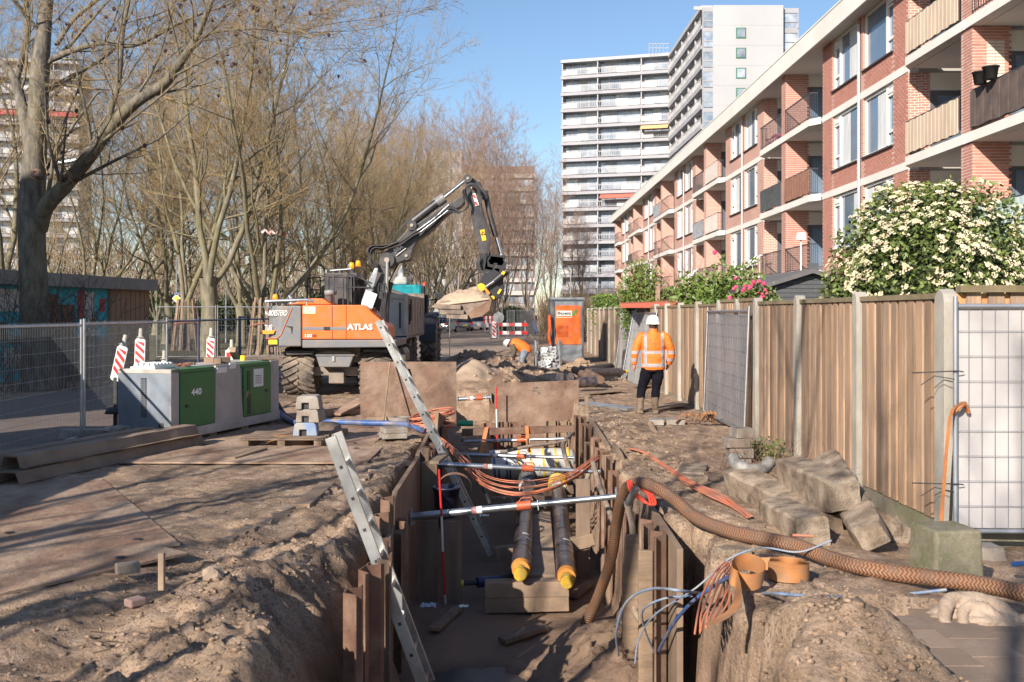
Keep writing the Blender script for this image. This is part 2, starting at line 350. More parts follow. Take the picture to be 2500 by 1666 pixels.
# steel road plates
for poly, z, lab in PL:
    mb = MB(); k = 4; t = .02
    c = sum((Vector((p.x, p.y)) for p in poly), Vector((0, 0)))/4
    e1 = poly[1]-poly[0]; e2 = poly[3]-poly[0]; nn = 14
    top = []
    for i in range(nn+1):
        for j in range(nn+1):
            p = poly[0]+e1*(i/nn)+e2*(j/nn); top.append((p.x, p.y, z+.006*noise.noise(Vector((p.x*.6, p.y*.6, z*50)))))
    w_ = nn+1
    fs = [(i*w_+j, (i+1)*w_+j, (i+1)*w_+j+1, i*w_+j+1) for i in range(nn) for j in range(nn)]
    if (e1.x*e2.y-e1.y*e2.x) < 0: fs = [f[::-1] for f in fs]
    mb.add(top, fs)
    rim = [i*w_ for i in range(nn+1)]+[nn*w_+j for j in range(1, nn+1)]+[i*w_+nn for i in range(nn-1, -1, -1)]+[j for j in range(nn-1, 0, -1)]
    rv = [top[i] for i in rim]+[(top[i][0], top[i][1], top[i][2]-t) for i in rim]; m_ = len(rim)
    mb.add(rv, [(i, (i+1) % m_, (i+1) % m_+m_, i+m_) for i in range(m_)])
    po_ = tag(mb.build('road_plate', RUSTP), lab, 'steel plate', 'steel road plates on the sand')
    for a_, b_ in ((.08, .12), (.92, .88), (.1, .85)): q_ = poly[0]+e1*a_+e2*b_; MB().lathe([(0, 0), (.04, 0)], Matrix.Translation((q_.x, q_.y, z+.009)), 10).build('lifting_hole', BLACK, po_)
# carriageway beyond the works and the lane behind the left fence
mb = MB(); AS = mat('road_dusty', (.30, .225, .17), (.37, .28, .21), .9, scale=.5, bump=.2, bscale=30, dirt=(.24, .185, .15), dscale=.25, damt=.9, stretch=(1, .3, 1))
mb.add([(-7.2, 23, .004+.03), (-1.3, 36, .034), (1.2, 60, .034), (1.6, 190, .034), (-7.4, 190, .034), (-7.4, 60, .034)], [(0, 1, 2, 3, 4, 5)])
mb.build('road', AS, kind='structure')
mb = MB(); mb.add([(-6.3, 8, .045), (-6.45, 24, .045), (-10.2, 30, .045), (-10.6, 8, .045)], [(0, 1, 2, 3)])
mb.build('lane', mat('shaded_lane_plates', (.11, .085, .075), (.16, .12, .10), .85, scale=.8, bump=.2, bscale=20, dirt=(.1, .08, .07), dscale=.6), kind='structure')  # lane colour darkened to stand in for the shade behind the fence
mb = MB(); mb.bb(-7.55, -7.4, 26, 190, -.1, .14); mb.bb(1.7, 1.85, 60, 190, -.1, .14); mb.build('kerb', CONC, kind='structure')
# paving slabs, lower right, each its own tile
tm = MB(); tm.box((0, 0, -.025), (.295, .295, .05)); tme = tm.mesh('paving_slab'); TILE = mat('paving_slab_dusty', (.27, .205, .16), (.18, .135, .11), .95, scale=4, bump=.4, bscale=45, rand=.12, dirt=(.27, .20, .15), dscale=2, damt=.8, coords='Object', spec=.15); tme.materials.append(TILE)
pv = bpy.data.objects.new('pavement', None); COL.objects.link(pv); pv['kind'] = 'structure'
for i in range(11):
    for j in range(8):
        x = 2.1+i*.3; y = 4.12+j*.3+(.15 if i % 2 else 0)
        if x+.35*(y-4) < 2.55+.2*noise.noise(Vector((x, y, 0))) or y > 6.35: continue
        o = link('paving_slab', tme, pv, False); o.location = (x+random.uniform(-.004, .004), y, -.035-.03*max(0, noise.noise(Vector((x*2, y*2, 4))))-.07*max(0, (x-2.8))*.6)
        o.rotation_euler = (random.uniform(-.015, .015), random.uniform(-.015, .015), random.uniform(-.01, .01))
# loose clods and stones over the sand: uncountable
mb = MB(); rs = random.Random(3)
for k in range(3400):
    if k < 900: x = rs.gauss(1.9, .4); y = rs.gauss(5.4, .8)
    elif k < 2300: x = rs.gauss(-1.8, .6); y = rs.uniform(4.4, 8.5)
    elif k < 2900: x = rs.uniform(1.4, 2.6); y = rs.uniform(6, 16)
    else: x = rs.uniform(-2.4, -1.3); y = rs.uniform(7, 14)
    if y < 4.2: continue
    z = gz(x, y)
    if z < -.25: continue
    r = rs.choice((.005, .007, .007, .010, .010, .017))*(1.3 if k < 2300 else 1); mb.blob((x, y, z+r*.2), r, 1.1, 1, k, (1, rs.uniform(.6, 1), rs.uniform(.5, .9)), smooth=True)
mb.build('loose_clods', gm, kind='stuff')
# puddle in the cut
mb = MB(); mb.add([(-1.1, 7.2, FLOOR-.055), (1.2, 7.2, FLOOR-.055), (1.2, 10.2, FLOOR-.055), (-1.1, 10.2, FLOOR-.055)], [(0, 1, 2, 3)])
mb.build('water', mat('puddle_water', (.035, .03, .03), None, .35, spec=.25), kind='structure')
# ---------------------------------------------------------------- brick apartment building on the right
def brick_mat():
    m = bpy.data.materials.new('red_brick'); m.use_nodes = True; n = m.node_tree; L = n.links.new; b = n.nodes['Principled BSDF']; b.inputs['Roughness'].default_value = .9
    g = n.nodes.new('ShaderNodeNewGeometry'); s = n.nodes.new('ShaderNodeSeparateXYZ'); L(g.outputs['Position'], s.inputs[0])
    a = n.nodes.new('ShaderNodeMath'); L(s.outputs[0], a.inputs[0]); L(s.outputs[1], a.inputs[1]); c = n.nodes.new('ShaderNodeCombineXYZ'); L(a.outputs[0], c.inputs[0]); L(s.outputs[2], c.inputs[1])
    t = n.nodes.new('ShaderNodeTexBrick'); L(c.outputs[0], t.inputs['Vector']); t.inputs['Scale'].default_value = 1; t.inputs['Brick Width'].default_value = .22; t.inputs['Row Height'].default_value = .075
    t.inputs['Mortar Size'].default_value = .011; t.inputs['Color1'].default_value = (.48, .22, .17, 1); t.inputs['Color2'].default_value = (.41, .175, .135, 1); t.inputs['Mortar'].default_value = (.60, .52, .46, 1)
    nz = n.nodes.new('ShaderNodeTexNoise'); nz.inputs['Scale'].default_value = .5; L(g.outputs['Position'], nz.inputs[0]); hs = n.nodes.new('ShaderNodeHueSaturation'); r = n.nodes.new('ShaderNodeMapRange'); r.inputs[3].default_value = .8; r.inputs[4].default_value = 1.2; L(nz.outputs[0], r.inputs[0]); L(r.outputs[0], hs.inputs['Value']); L(t.outputs[0], hs.inputs['Color']); L(hs.outputs[0], b.inputs['Base Color'])
    bp = n.nodes.new('ShaderNodeBump'); bp.inputs['Strength'].default_value = .5; bp.inputs['Distance'].default_value = .01; bp.invert = True; L(t.outputs['Fac'], bp.inputs['Height']); L(bp.outputs[0], b.inputs['Normal'])
    return m
BRW = brick_mat()
BRK = mat('single_brick', (.52, .24, .185), (.42, .185, .145), .9, scale=3, bump=.3, bscale=60, rand=.2)
MORT = mat('mortar', (.42, .34, .29), None, .95)
WCON = mat('white_concrete', (.72, .70, .66), (.64, .62, .58), .8, scale=.7, bump=.1)
SOFF = mat('soffit', (.55, .52, .49), None, .85)
GPAN = mat('grey_panel', (.10, .10, .12), (.12, .12, .14), .6, scale=.8)
WFR = mat('window_white', (.76, .75, .72), None, .45)
CURT = mat('curtain', (.62, .63, .64), (.46, .49, .52), .9, scale=5, stretch=(1, 1, .2))
SILL = mat('dark_sill', (.06, .05, .05), None, .6)
BARS = mat('railing_dark', (.07, .065, .075), None, .5, metal=.3)
WX, BX, RX = 11.4, 11.08, 12.95      # wall plane, balcony front, loggia back wall
FL = [3.40, 6.18, 8.96]              # floor slab tops
TOPZ = 11.42
bld = thing('apartment_building', 'long red brick apartment block with white balconies behind the wooden fence', 'building', (WX, 20, 0))
wall = MB(); segs = []               # brick segments (y0,y1,z0,z1) on the street plane
YE = 105.0; PIPES = [16.15, 32.2, 48.25, 64.3, 80.35, 96.4]
def wseg(y0, y1, z0, z1):
    if y1 < 18.5 or y0 > YE: return
    y1 = min(y1, YE); m_ = MB(); m_.bb(WX, WX+.3, y0, y1, z0, z1); m_.build('brick_wall', BRW, bld)
    if y0 < 37: segs.append((y0, y1, z0, z1))
winprotos = {}
def window(y0, y1, z0, z1, small_far, idx):
    """white frame with large pane and narrow sash; small_far: sash on the far side"""
    fr = MB(); x = WX+.06; t = .07
    fr.bb(x, x+.1, y0, y1, z1-t, z1); fr.bb(x, x+.1, y0, y1, z0, z0+t); fr.bb(x, x+.1, y0, y0+t, z0+t, z1-t); fr.bb(x, x+.1, y1-t, y1, z0+t, z1-t)
    s = .62; ym = (y1-s) if small_far else (y0+s)
    fr.bb(x-.01, x+.09, ym-.06, ym+.06, z0+t, z1-t)
    a0, a1 = (ym+.06, y1-t) if small_far else (y0+t, ym-.06)
    fr.bb(x, x+.08, a0, a1, z0+.42, z0+.5); fr.bb(x-.012, x+.08, a0, a1, z1-.36, z1-.30); fr.bb(x-.02, x+.06, a0+.02, a1-.02, z1-.27, z1-.12)
    fo = fr.build('window', WFR, bld); kw = {}
    g = MB(); g.bb(x+.06, x+.075, y0+t, y1-t, z0+t, z1-t); g.build('pane', GLASS, fo)
    c = MB()
    # curtains behind part of the large pane
    if (idx*7) % 5 < 4:
        b0, b1 = (y0+t, ym-.1) if small_far else (ym+.1, y1-t); e = .35+.12*(idx % 3)
        ypts = [b0+(b1-b0)*e*i/10 for i in range(11)] if idx % 2 else [b1-(b1-b0)*e*i/10 for i in range(11)]
        vs = []
        for i, yy in enumerate(ypts): vs += [(x+.054-(i % 2)*.004, yy, z0+t), (x+.054-(i % 2)*.004, yy, z1-t)]
        c.add(vs, [(2*i, 2*i+2, 2*i+3, 2*i+1) for i in range(10)]); c.build('curtain', CURT, fo)
    sl_ = MB(); sl_.bb(WX-.07, WX+.06, y0-.05, y1+.05, z0-.05, z0); sl_.build('sill', SILL, fo)
wi = 0
for pi, p in enumerate(PIPES):
    for sgn in (-1, 1):
        def yy(a, b): return (p+a, p+b) if sgn > 0 else (p-b, p-a)
        for z in FL:
            zt = z+2.55 if z < 8 else TOPZ
            y0, y1 = yy(.06, .25); wseg(y0, y1, z-.0, zt)
            y0, y1 = yy(2.75, 3.85); wseg(y0, y1, z, zt)
            y0, y1 = yy(.25, 2.75); wseg(y0, y1, z, z+.62)
            if y1 > 19 and y0 < YE-1.5: window(y0+.01, y1-.01, z+.66, zt-.02, sgn > 0, wi); wi += 1
            # white floor band
            y0, y1 = yy(.06, 3.85)
            if y1 > 18.5 and y0 < YE and z > 3.5:
                bm_ = MB(); bm_.bb(WX-.02, WX+.3, y0, min(y1, YE), z-.23, z); bm_.build('floor_band', WCON, bld)
        y0, y1 = yy(.06, 3.85); wseg(y0, y1, -.3, 3.4)
# piers between balconies and loggia side walls
CENT = [24.17, 40.22, 56.27, 72.32, 88.37, 103.5]
piers = []
for c in CENT:
    pm = MB(); pm.bb(BX+.06, 12.0, c-.3, c+.3, -.3, TOPZ); pm.build('pier', BRW, bld); piers.append(c)
    for z in FL:
        zt = z+2.5 if z < 8 else TOPZ
        for nm_, m_, a_ in (('loggia_partition', WCON, (12.0, RX, c-.12, c+.12, z+2.0, zt)), ('loggia_panel', GPAN, (12.0, RX, c-.13, c+.13, z, z+2.0)), ('loggia_back_wall', mat('loggia_back', (.42, .41, .40), None, .8), (RX, RX+.2, c-4.2, c+4.2, z, zt))):
            q_ = MB(); q_.bb(*a_); q_.build(nm_, m_, bld)
core = MB(); core.bb(RX+.2, 21, 18.5, YE, -.3, TOPZ); core.bb(WX+.3, RX+.2, 18.5, 20.0, -.3, TOPZ)
for p in PIPES[1:]: core.bb(WX+.3, RX+.2, p-3.85, min(p+3.85, YE), -.3, TOPZ)
core.build('building_core', mat('inner_wall', (.35, .33, .31), None, .9), bld)
for c in CENT[:5]:
    for z in FL:
        zt = z+2.5 if z < 8 else TOPZ
        for nm_, m_, a_ in (('loggia_brick', BRW, (WX+.3, 12.0, c+4.12, c+4.17, z, zt)), ('loggia_partition', WCON, (12.0, RX, c+4.12, c+4.17, z+2.0, zt)), ('loggia_panel', GPAN, (12.0, RX, c+4.11, c+4.17, z, z+2.0)), ('side_window', GLASS, (12.2, 12.85, c+4.09, c+4.11, z+.6, z+1.85))):
            q_ = MB(); q_.bb(*a_); q_.build(nm_, m_, bld)
# roof edge
rf = MB(); rf.bb(10.9, 21.3, 18, YE+.6, TOPZ, TOPZ+.04); rf.build('soffit', SOFF, bld)
rf = MB(); rf.bb(10.88, 10.95, 18, YE+.62, TOPZ-.06, TOPZ+.62); rf.bb(10.86, 10.97, 18, YE+.64, TOPZ+.62, TOPZ+.68); rf.bb(10.95, 21.3, YE+.55, YE+.62, TOPZ-.06, TOPZ+.62); rf.bb(10.97, 21.3, 18, YE+.5, TOPZ+.3, TOPZ+.5); rf.build('roof', WCON, bld)
for p in PIPES[1:]:
    d = MB(); d.cyl((WX-.05, p, -.2), (WX-.05, p, 11.2), .055, n=8); d.build('drainpipe', mat('drainpipe', (.42, .40, .40), None, .5), bld)
# balconies
screens = {'reed': mat('reed_screen', (.62, .50, .39), (.48, .38, .30), .9, scale=2, stretch=(1, 1, .3), rand=.15), 'wood': mat('brown_board_screen', (.32, .16, .11), (.24, .12, .085), .85, scale=3, rand=.2),
           'black': mat('black_cloth_screen', (.045, .05, .055), (.08, .085, .09), .9, scale=6, bump=.5, bscale=5), 'cloth': mat('patterned_cloth_screen', (.16, .18, .22), (.42, .42, .44), .9, scale=9, detail=1), 'dark': mat('dark_board_screen', (.075, .055, .05), (.12, .09, .08), .85, scale=3, rand=.2), 'white': mat('white_reed_screen', (.62, .57, .53), (.52, .46, .43), .9, scale=3, rand=.1),
           'blue': mat('striped_blue_cloth', (.55, .62, .62), (.35, .50, .50), .9, scale=2, stretch=(1, 3, .1))}
lab = {'reed': 'balcony wrapped in a pale reed screen', 'wood': 'balcony with brown board screen', 'black': 'balcony wrapped in black cloth', 'cloth': 'balcony with patterned blue grey cloth', 'dark': 'balcony with dark boards and plant pots', 'white': 'balcony with white reed screen', 'blue': 'balcony with striped pale blue cloth'}
spec = {(0, -1): ['blue', 'dark', None], (0, 1): [None, 'reed', 'reed'], (1, -1): [None, 'wood', None], (1, 1): [None, 'black', None], (2, -1): [None, 'white', 'white'], (2, 1): [None, 'cloth', None], (3, -1): [None]*3, (3, 1): [None, None, 'cloth'], (4, -1): [None]*3, (4, 1): ['dark', 'black', None], (5, -1): [None]*3}
for ci, c in enumerate(CENT):
    for sg in (-1, 1):
        if (ci, sg) not in spec: continue
        if sg < 0: ya, yb = c-3.85, c-.3
        else: ya, yb = c+.3, c+3.85
        for fi, z in enumerate(FL):
            s = MB(); f0, f1 = (ya+.25, yb+.28) if sg < 0 else (ya-.28, yb-.25)
            poly = [(WX-.02, ya-.2 if sg < 0 else ya-.3), (BX, f0 if sg < 0 else f0), (BX, f1), (WX-.02, yb+.3 if sg < 0 else yb+.2)]
            y0p, y1p = min(q_[1] for q_ in poly), max(q_[1] for q_ in poly)
            vs = [(x_, y_, z-.30+(.08)) for x_, y_ in poly]+[(x_, y_, z+.02) for x_, y_ in poly]
            s.add(vs, [(0, 1, 2, 3), (7, 6, 5, 4), (0, 4, 5, 1), (1, 5, 6, 2), (2, 6, 7, 3), (3, 7, 4, 0)])
            s.bb(WX+.0, RX, ya+.02, yb-.02, z-.22, z-.002)
            sl_ = s.build('balcony', WCON, bld, fix=True)
            kind = spec[(ci, sg)][fi]
            if kind: sl_['label'] = lab[kind]
            r = MB(); x = BX+.04; g0, g1 = min(f0, f1)+.03, max(f0, f1)-.31 if sg < 0 else max(f0, f1)-.03
            if sg > 0: g0 += .3
            r.bb(x-.02, x+.02, g0, g1, z+.98, z+1.02); r.bb(x-.015, x+.015, g0, g1, z+.09, z+.12)
            yv = g0 if sg < 0 else g1
            r.bb(x, WX+.02, yv-.015, yv+.015, z+.98, z+1.02); r.bb(x, WX+.02, yv-.01, yv+.01, z+.09, z+.12)
            nb = int((g1-g0)/.11) if c < 60 else int((g1-g0)/.25)
            for k in range(nb+1): yk = g0+(g1-g0)*k/nb; r.bb(x-.007, x+.007, yk-.007, yk+.007, z+.12, z+.98)
            for k in range(4): r.bb(x+.06+k*.07, x+.075+k*.07, yv-.007, yv+.007, z+.12, z+.98)
            r.build('railing', BARS, sl_)
            if kind in ('reed', 'wood', 'dark', 'white'):
                w = {'reed': .075, 'white': .09, 'wood': .12, 'dark': .13}[kind]; q = MB(); y_ = g0; zz0 = z+.1; k = 0
                while y_ < g1-w*.5:
                    o_ = .006*math.sin(k*2.1); hh = .012*math.sin(k*5.3); q.bb(x-.05+o_, x-.026+o_, y_+.004, y_+w-.006, zz0+hh, z+.97+hh); y_ += w; k += 1
                q.build('screen', screens[kind], sl_)
            elif kind:
                q = MB(); nn = 30; vs = []
                for k in range(nn+1):
                    o_ = .015*math.sin(k*1.9)+.01*math.sin(k*.7); vs += [(x-.03+o_, g0+(g1-g0)*k/nn, z+.08+.02*math.sin(k)), (x-.03-o_*.3, g0+(g1-g0)*k/nn, z+1.0-.02*abs(math.sin(k*.5)))]
                q.add(vs, [(2*k, 2*k+1, 2*k+3, 2*k+2) for k in range(nn)]); q.build('screen', screens[kind], sl_)
            # door on the loggia back wall and side panel window
            if c < 75:
                dm = MB(); dm.bb(RX-.04, RX-.002, (ya+yb)/2-.9, (ya+yb)/2+.9, z+.1, z+2.2); d_ = dm.build('door', WFR, sl_)
                dm = MB(); dm.bb(RX-.055, RX-.042, (ya+yb)/2-.8, (ya+yb)/2-.05, z+.2, z+2.1); dm.bb(RX-.055, RX-.042, (ya+yb)/2+.05, (ya+yb)/2+.8, z+.2, z+2.1); dm.build('door_pane', GLASS, sl_)
                if sg < 0: dm = MB(); dm.bb(12.25, 12.8, yb+.148, yb+.166, z+.35, z+1.9); dm.build('side_window', GLASS, sl_)
# bricks that can be told apart on the nearest walls
br = []
for y0, y1, z0, z1 in segs:
    r = 0; z = z0+.0375
    while z < z1-.02:
        y = y0+(.11 if int(round(z/.075)) % 2 else .22)
        while y < y1-.1:
            br.append((WX, y, z, 0)); y += .22
        z += .075
for c in CENT[:2]:
    z = .04
    while z < TOPZ-.02:
        if z > 1.9:
            for k in range(4): br.append((BX+.17+k*.22+(.0 if int(round(z/.075)) % 2 else .06), c-.3, z, 1))
            for k in range(2): br.append((BX+.06, c-.2+k*.22+(.0 if int(round(z/.075)) % 2 else .06), z, 0))
        z += .075
br = [b_ for b_ in br if 1.9 < b_[2] and b_[1] > 22]
def vis(b_):
    x, y, z, f = b_; px = CX+F*x/y; py = HY-F*(z-H)/y; return px < 2500 and py > 0
br = [b_ for b_ in br if vis(b_)]
br.sort(key=lambda b_: b_[1]+.02*abs(b_[2]-7))
bme = {}
for f in (0, 1):
    m_ = MB(); m_.box((0, 0, 0), (.009, .200, .057) if f == 0 else (.200, .009, .057)); bme[f] = m_.mesh('brick'); bme[f].materials.append(BRK)
for b_ in br[:300]:
    o = link('brick', bme[b_[3]], bld); o.matrix_basis = Matrix.Translation(Vector(b_[:3])-Vector((0, .004, 0))*b_[3])
m_ = MB()
for b_ in br[300:7000]: m_.box(Vector(b_[:3])+Vector((random.uniform(-.002, .002), 0, 0)), (.009, .200, .056) if b_[3] == 0 else (.200, .009, .056))
m_.build('brickwork', BRK, bld, kind='stuff')
# white brick patch on the near pier + stone band
m_ = MB()
for i in range(16):
    for k in range(2): m_.box((BX+.5+k*.22, 24.17-.305, 8.35-.08*i), (.206, .016, .062))
m_.build('pale_brick', mat('pale_brick', (.6, .54, .46), None, .9), bld, kind='stuff')
# small things on the balconies and facade
t = tag(MB().tube([(10.95, 37.2, 3.2), (10.95, 37.2, 4.6)], .03, 6).build('lamp_post', WHITE), 'short white post with square lamp head by the ground balcony', 'lamp')
MB().box((10.95, 37.2, 4.72), (.3, .3, .26), taper=.8).build('lamp_shade', WHITE, t)
s_ = thing('stool', 'pink stool standing on the top balcony of the brick block', 'stool', (11.5, 42.5, 8.98))
PINK = mat('pink_plastic', (.62, .1, .25), None, .5); MB().bb(11.35, 11.7, 42.3, 42.9, 9.4, 9.46).build('seat', PINK, s_)
for dx in (11.38, 11.64):
    for dy in (42.34, 42.83): MB().bb(dx, dx+.05, dy, dy+.05, 8.98, 9.4).build('leg', PINK, s_)
for yy_, n_ in ((22.6, 0), (23.1, 1)):
    tag(MB().lathe([(.0, 0), (.13, 0), (.17, .26), (.19, .26), (.19, .29), (.15, .29), (.14, .2)], Matrix.Translation((BX-.12, yy_, 7.16)), 14).build('plant_pot', BLACK), 'black plant pot hung on the dark board balcony, '+('nearer the frame edge' if n_ == 0 else 'nearer the white brick pier'), 'pot', 'pots on the balcony rail')
# ---------------------------------------------------------------- high-rise flats
TW = mat('tower_white', (.39, .39, .41), (.36, .36, .38), .7, scale=.2)
TG = mat('tower_grey_band', (.34, .34, .37), (.29, .29, .32), .8, scale=.3)
TP = mat('tower_parapet', (.55, .53, .53), (.47, .46, .46), .8, scale=.4, rand=.1)
TGL = mat('tower_glass', (.14, .18, .24), (.36, .39, .43), .1, scale=.45, spec=1., rand=.3)
TC = mat('tower_curtain', (.48, .50, .53), (.30, .33, .38), .8, scale=.8, rand=.3)
def frameM(a, b):
    a = Vector(a); b = Vector(b); u = (b-a).normalized(); v = Vector((-u.y, u.x, 0))  # v points away behind facade when u goes left->right facing -Y
    return Matrix(((u.x, v.x, 0, a.x), (u.y, v.y, 0, a.y), (0, 0, 1, 0), (0, 0, 0, 1))), (b-a).length
def flats(t, a, b, z0, fh, nf, bays, depth=10, roof=True, glazed_ends=False):
    M, Wd = frameM(a, b); e = [Wd*x for x in bays]
    c = MB(); c.box((Wd/2, 1.3+depth/2, z0+nf*fh/2), (Wd, depth, nf*fh), M=M); c.build('wall', TG, t)
    for k in range(nf+1):
        z = z0+k*fh
        s = MB(); s.box((Wd/2, .6, z-.02), (Wd+.3, 1.6, .5), M=M); s.build('floor_slab', TG if k < nf else TW, t)
    for k in range(nf):
        z = z0+k*fh+.23
        for i in range(len(e)-1):
            w = e[i+1]-e[i]; x0 = e[i]
            g = MB(); g.box((x0+w/2, 1.25, z+1.35), (w-.5, .08, 2.1), M=M); go = g.build('window', TGL, t)
            fr = MB(); nn = max(2, int(w/1.5))
            for j in range(nn+1): fr.box((x0+.25+(w-.5)*j/nn, 1.18, z+1.35), (.11, .08, 2.15), M=M)
            fr.box((x0+w/2, 1.18, z+2.42), (w-.4, .08, .12), M=M); fr.build('frame', TW, go)
            if (k*5+i*3) % 4 != 0:
                q = MB(); q.box((x0+w*(.3+.25*((k+i) % 3)), 1.195, z+1.3), (w*.28, .02, 2.0), M=M); q.build('curtain', TC, go)
            dv = MB(); dv.box((x0+.1, .6, z+1.25), (.16, 1.2, 2.5), M=M); dv.build('divider', TW, t)
            p = MB(); half = w*(.42+.1*((k+i) % 2))
            ox = x0+.15 if i % 2 == 0 else x0+w-.15-half
            p.box((ox+half/2, -.14, z+.55), (half, .06, .86), M=M); p.build('parapet', TP, t)
            r = MB(); rx = x0+half+.15 if i % 2 == 0 else x0+.15; rw = w-half-.25
            r.box((rx+rw/2, -.14, z+1.0), (rw, .06, .08), M=M); r.box((rx+rw/2, -.14, z+.2), (rw, .05, .08), M=M); r.box((x0+w/2, -.16, z+1.12), (w, .05, .06), M=M)
            for j in range(int(rw/.3)+1): r.box((rx+j*.3, -.14, z+.6), (.05, .04, .8), M=M)
            r.build('railing', TW, t)
    return M, Wd
tw = thing('high_rise_flats', 'tall white and grey high-rise flats rising behind the brick block', 'building', (20, 166, 0))
ML, WL = flats(tw, (9.25, 171, 0), (26.9, 166.0, 0), 2.6, 2.83, 15, [0, .335, .74, 1])
MM, WM = flats(tw, (26.9, 165.9, 0), (27.2, 139.5, 0), 5.5, 2.80, 14, [0, .2, .4, .6, .8, 1], depth=3)
ew = MB(); ew.bb(28.6, 38.4, 138.8, 152, 0, 44.8); ew.bb(26.0, 28.2, 139.3, 139.5, 44.3, 44.8); ew.bb(28.2, 38.0, 158, 166, 10, 47.2); ew.build('end_wall', TW, tw)
for k in range(5):
    g = MB(); z = 40.9-k*2.8; g.bb(31.8, 33.2, 138.74, 138.8, z-.75, z+.75); go = g.build('window', mat('green_frame', (.03, .16, .1), None, .5), tw)
    g = MB(); g.bb(31.95, 33.05, 138.7, 138.74, z-.6, z+.6); g.build('pane', TGL, go)
for k in range(15):
    g = MB(); z = 43.0-k*2.8; g.bb(27.2, 28.6, 138.9, 139.2, z-1.2, z+.9); go = g.build('corner_glazing', TGL, tw)
    f_ = MB(); f_.bb(27.15, 28.6, 138.85, 139.3, z+.9, z+1.5); f_.bb(27.15, 27.28, 138.85, 139.3, z-1.3, z+.9); f_.bb(27.15, 28.6, 138.85, 138.9, z-.45, z-.3); f_.build('frame', TG, go)
    g = MB(); g.bb(38.4, 40.6, 139.6, 141, z-1.2, z+.9); go = g.build('corner_glazing', TGL, tw)
    f_ = MB(); f_.bb(38.4, 40.75, 139.5, 141.2, z+.9, z+1.6); f_.bb(40.6, 40.75, 139.5, 141.2, z-1.3, z+.9); f_.bb(38.4, 40.7, 139.5, 139.6, z-.4, z-.28); f_.build('frame', TG, go)
for k in range(10): MB().bb(28.6, 38.4, 138.785, 138.8, 44.8-(k+1)*2.8-.012, 44.8-(k+1)*2.8+.012).build('cladding_joint', TG, tw)
aw = MB(); aw.box((WL*.87, -.9, 2.6+2.83*10+2.0), (WL*.25, 1.6, .06), M=ML @ Matrix.Rotation(0, 4, 'X'), rx=.5); aw.build('sun_awning', mat('yellow_awning', (.70, .42, .20), None, .8), tw)
aw = MB(); aw.box((WL*.55, -.9, 2.6+2.83*6+2.0), (WL*.36, 1.6, .06), M=ML, rx=.5); aw.build('sun_awning', mat('red_awning', (.55, .14, .1), None, .8), tw)
rr = MB()
for k in range(6): rr.bb(23.5+k*.6, 23.55+k*.6, 165.9, 166, 45.2, 46.8)
rr.bb(23.4, 26.9, 165.9, 166, 46.7, 46.8); rr.bb(23.4, 26.9, 165.9, 166, 46, 46.1); rr.build('roof_railing', TW, tw)
# tower seen through the trees at the far left
t2 = thing('distant_flats', 'grey high-rise flats with a pink awning seen through the leftmost tree', 'building', (-85, 178, 0))
M2, W2 = flats(t2, (-97, 176, 0), (-77.6, 180.0, 0), 1.5, 2.85, 16, [0, .25, .5, .78, 1])
aw = MB(); aw.box((W2*.64, -.6, 1.5+2.85*12+1.9), (W2*.72, 1., .7), M=M2, rx=.3); aw.build('sun_awning', mat('pink_awning', (.6, .13, .14), None, .8), t2)
t3 = thing('brown_block', 'brown banded tower block half hidden behind bare poplars beyond the excavator arm', 'building', (-3, 230, 0))
BB_ = mat('brown_block_wall', (.24, .18, .17), (.2, .155, .15), .9, scale=.3)
MB().bb(-10.5, 6.2, 230, 242, 0, 35.8).build('wall', BB_, t3)
for k in range(11):
    MB().bb(-10.6, 6.4, 229.2, 230, 33.0-k*3, 34.0-k*3).build('balcony_band', mat('pale_band', (.42, .39, .38), None, .8), t3)
    for j in range(4): MB().bb(-9.8+j*4.1, -6.6+j*4.1, 229.9, 229.98, 31.2-k*3, 32.8-k*3).build('window', TGL, t3)
t4 = thing('white_block', 'white stepped tower block glimpsed through the bare crowns behind the excavator', 'building', (-18, 240, 0))
MB().bb(-20.5, -11, 240, 252, 0, 41).build('wall', TW, t4); MB().bb(-26, -20.5, 241, 252, 0, 33).build('side_wall', TW, t4)
for k in range(11):
    for j in range(3): MB().bb(-19.6+j*3, -17.8+j*3, 239.9, 239.98, 37-k*3, 38.4-k*3).build('window', TGL, t4)
t5 = thing('low_white_house', 'low white house with pitched roofs behind the trees beyond the dump trailer', 'house', (-14, 150, 0))
m_ = MB(); m_.bb(-24, -7, 150, 158, 0, 5.5); m_.build('wall', TW, t5); m_ = MB()
for k in range(3): m_.prism([(-24.2+k*5.8, 5.5), (-18.2+k*5.8, 5.5), (-21.2+k*5.8, 8.6)], Matrix.Translation((0, 149.8, 0)), 8.4)
m_.build('roof', TW, t5)
for k in range(5): MB().bb(-22.5+k*3.1, -20.9+k*3.1, 149.94, 149.99, 2.4, 4).build('window', TGL, t5)
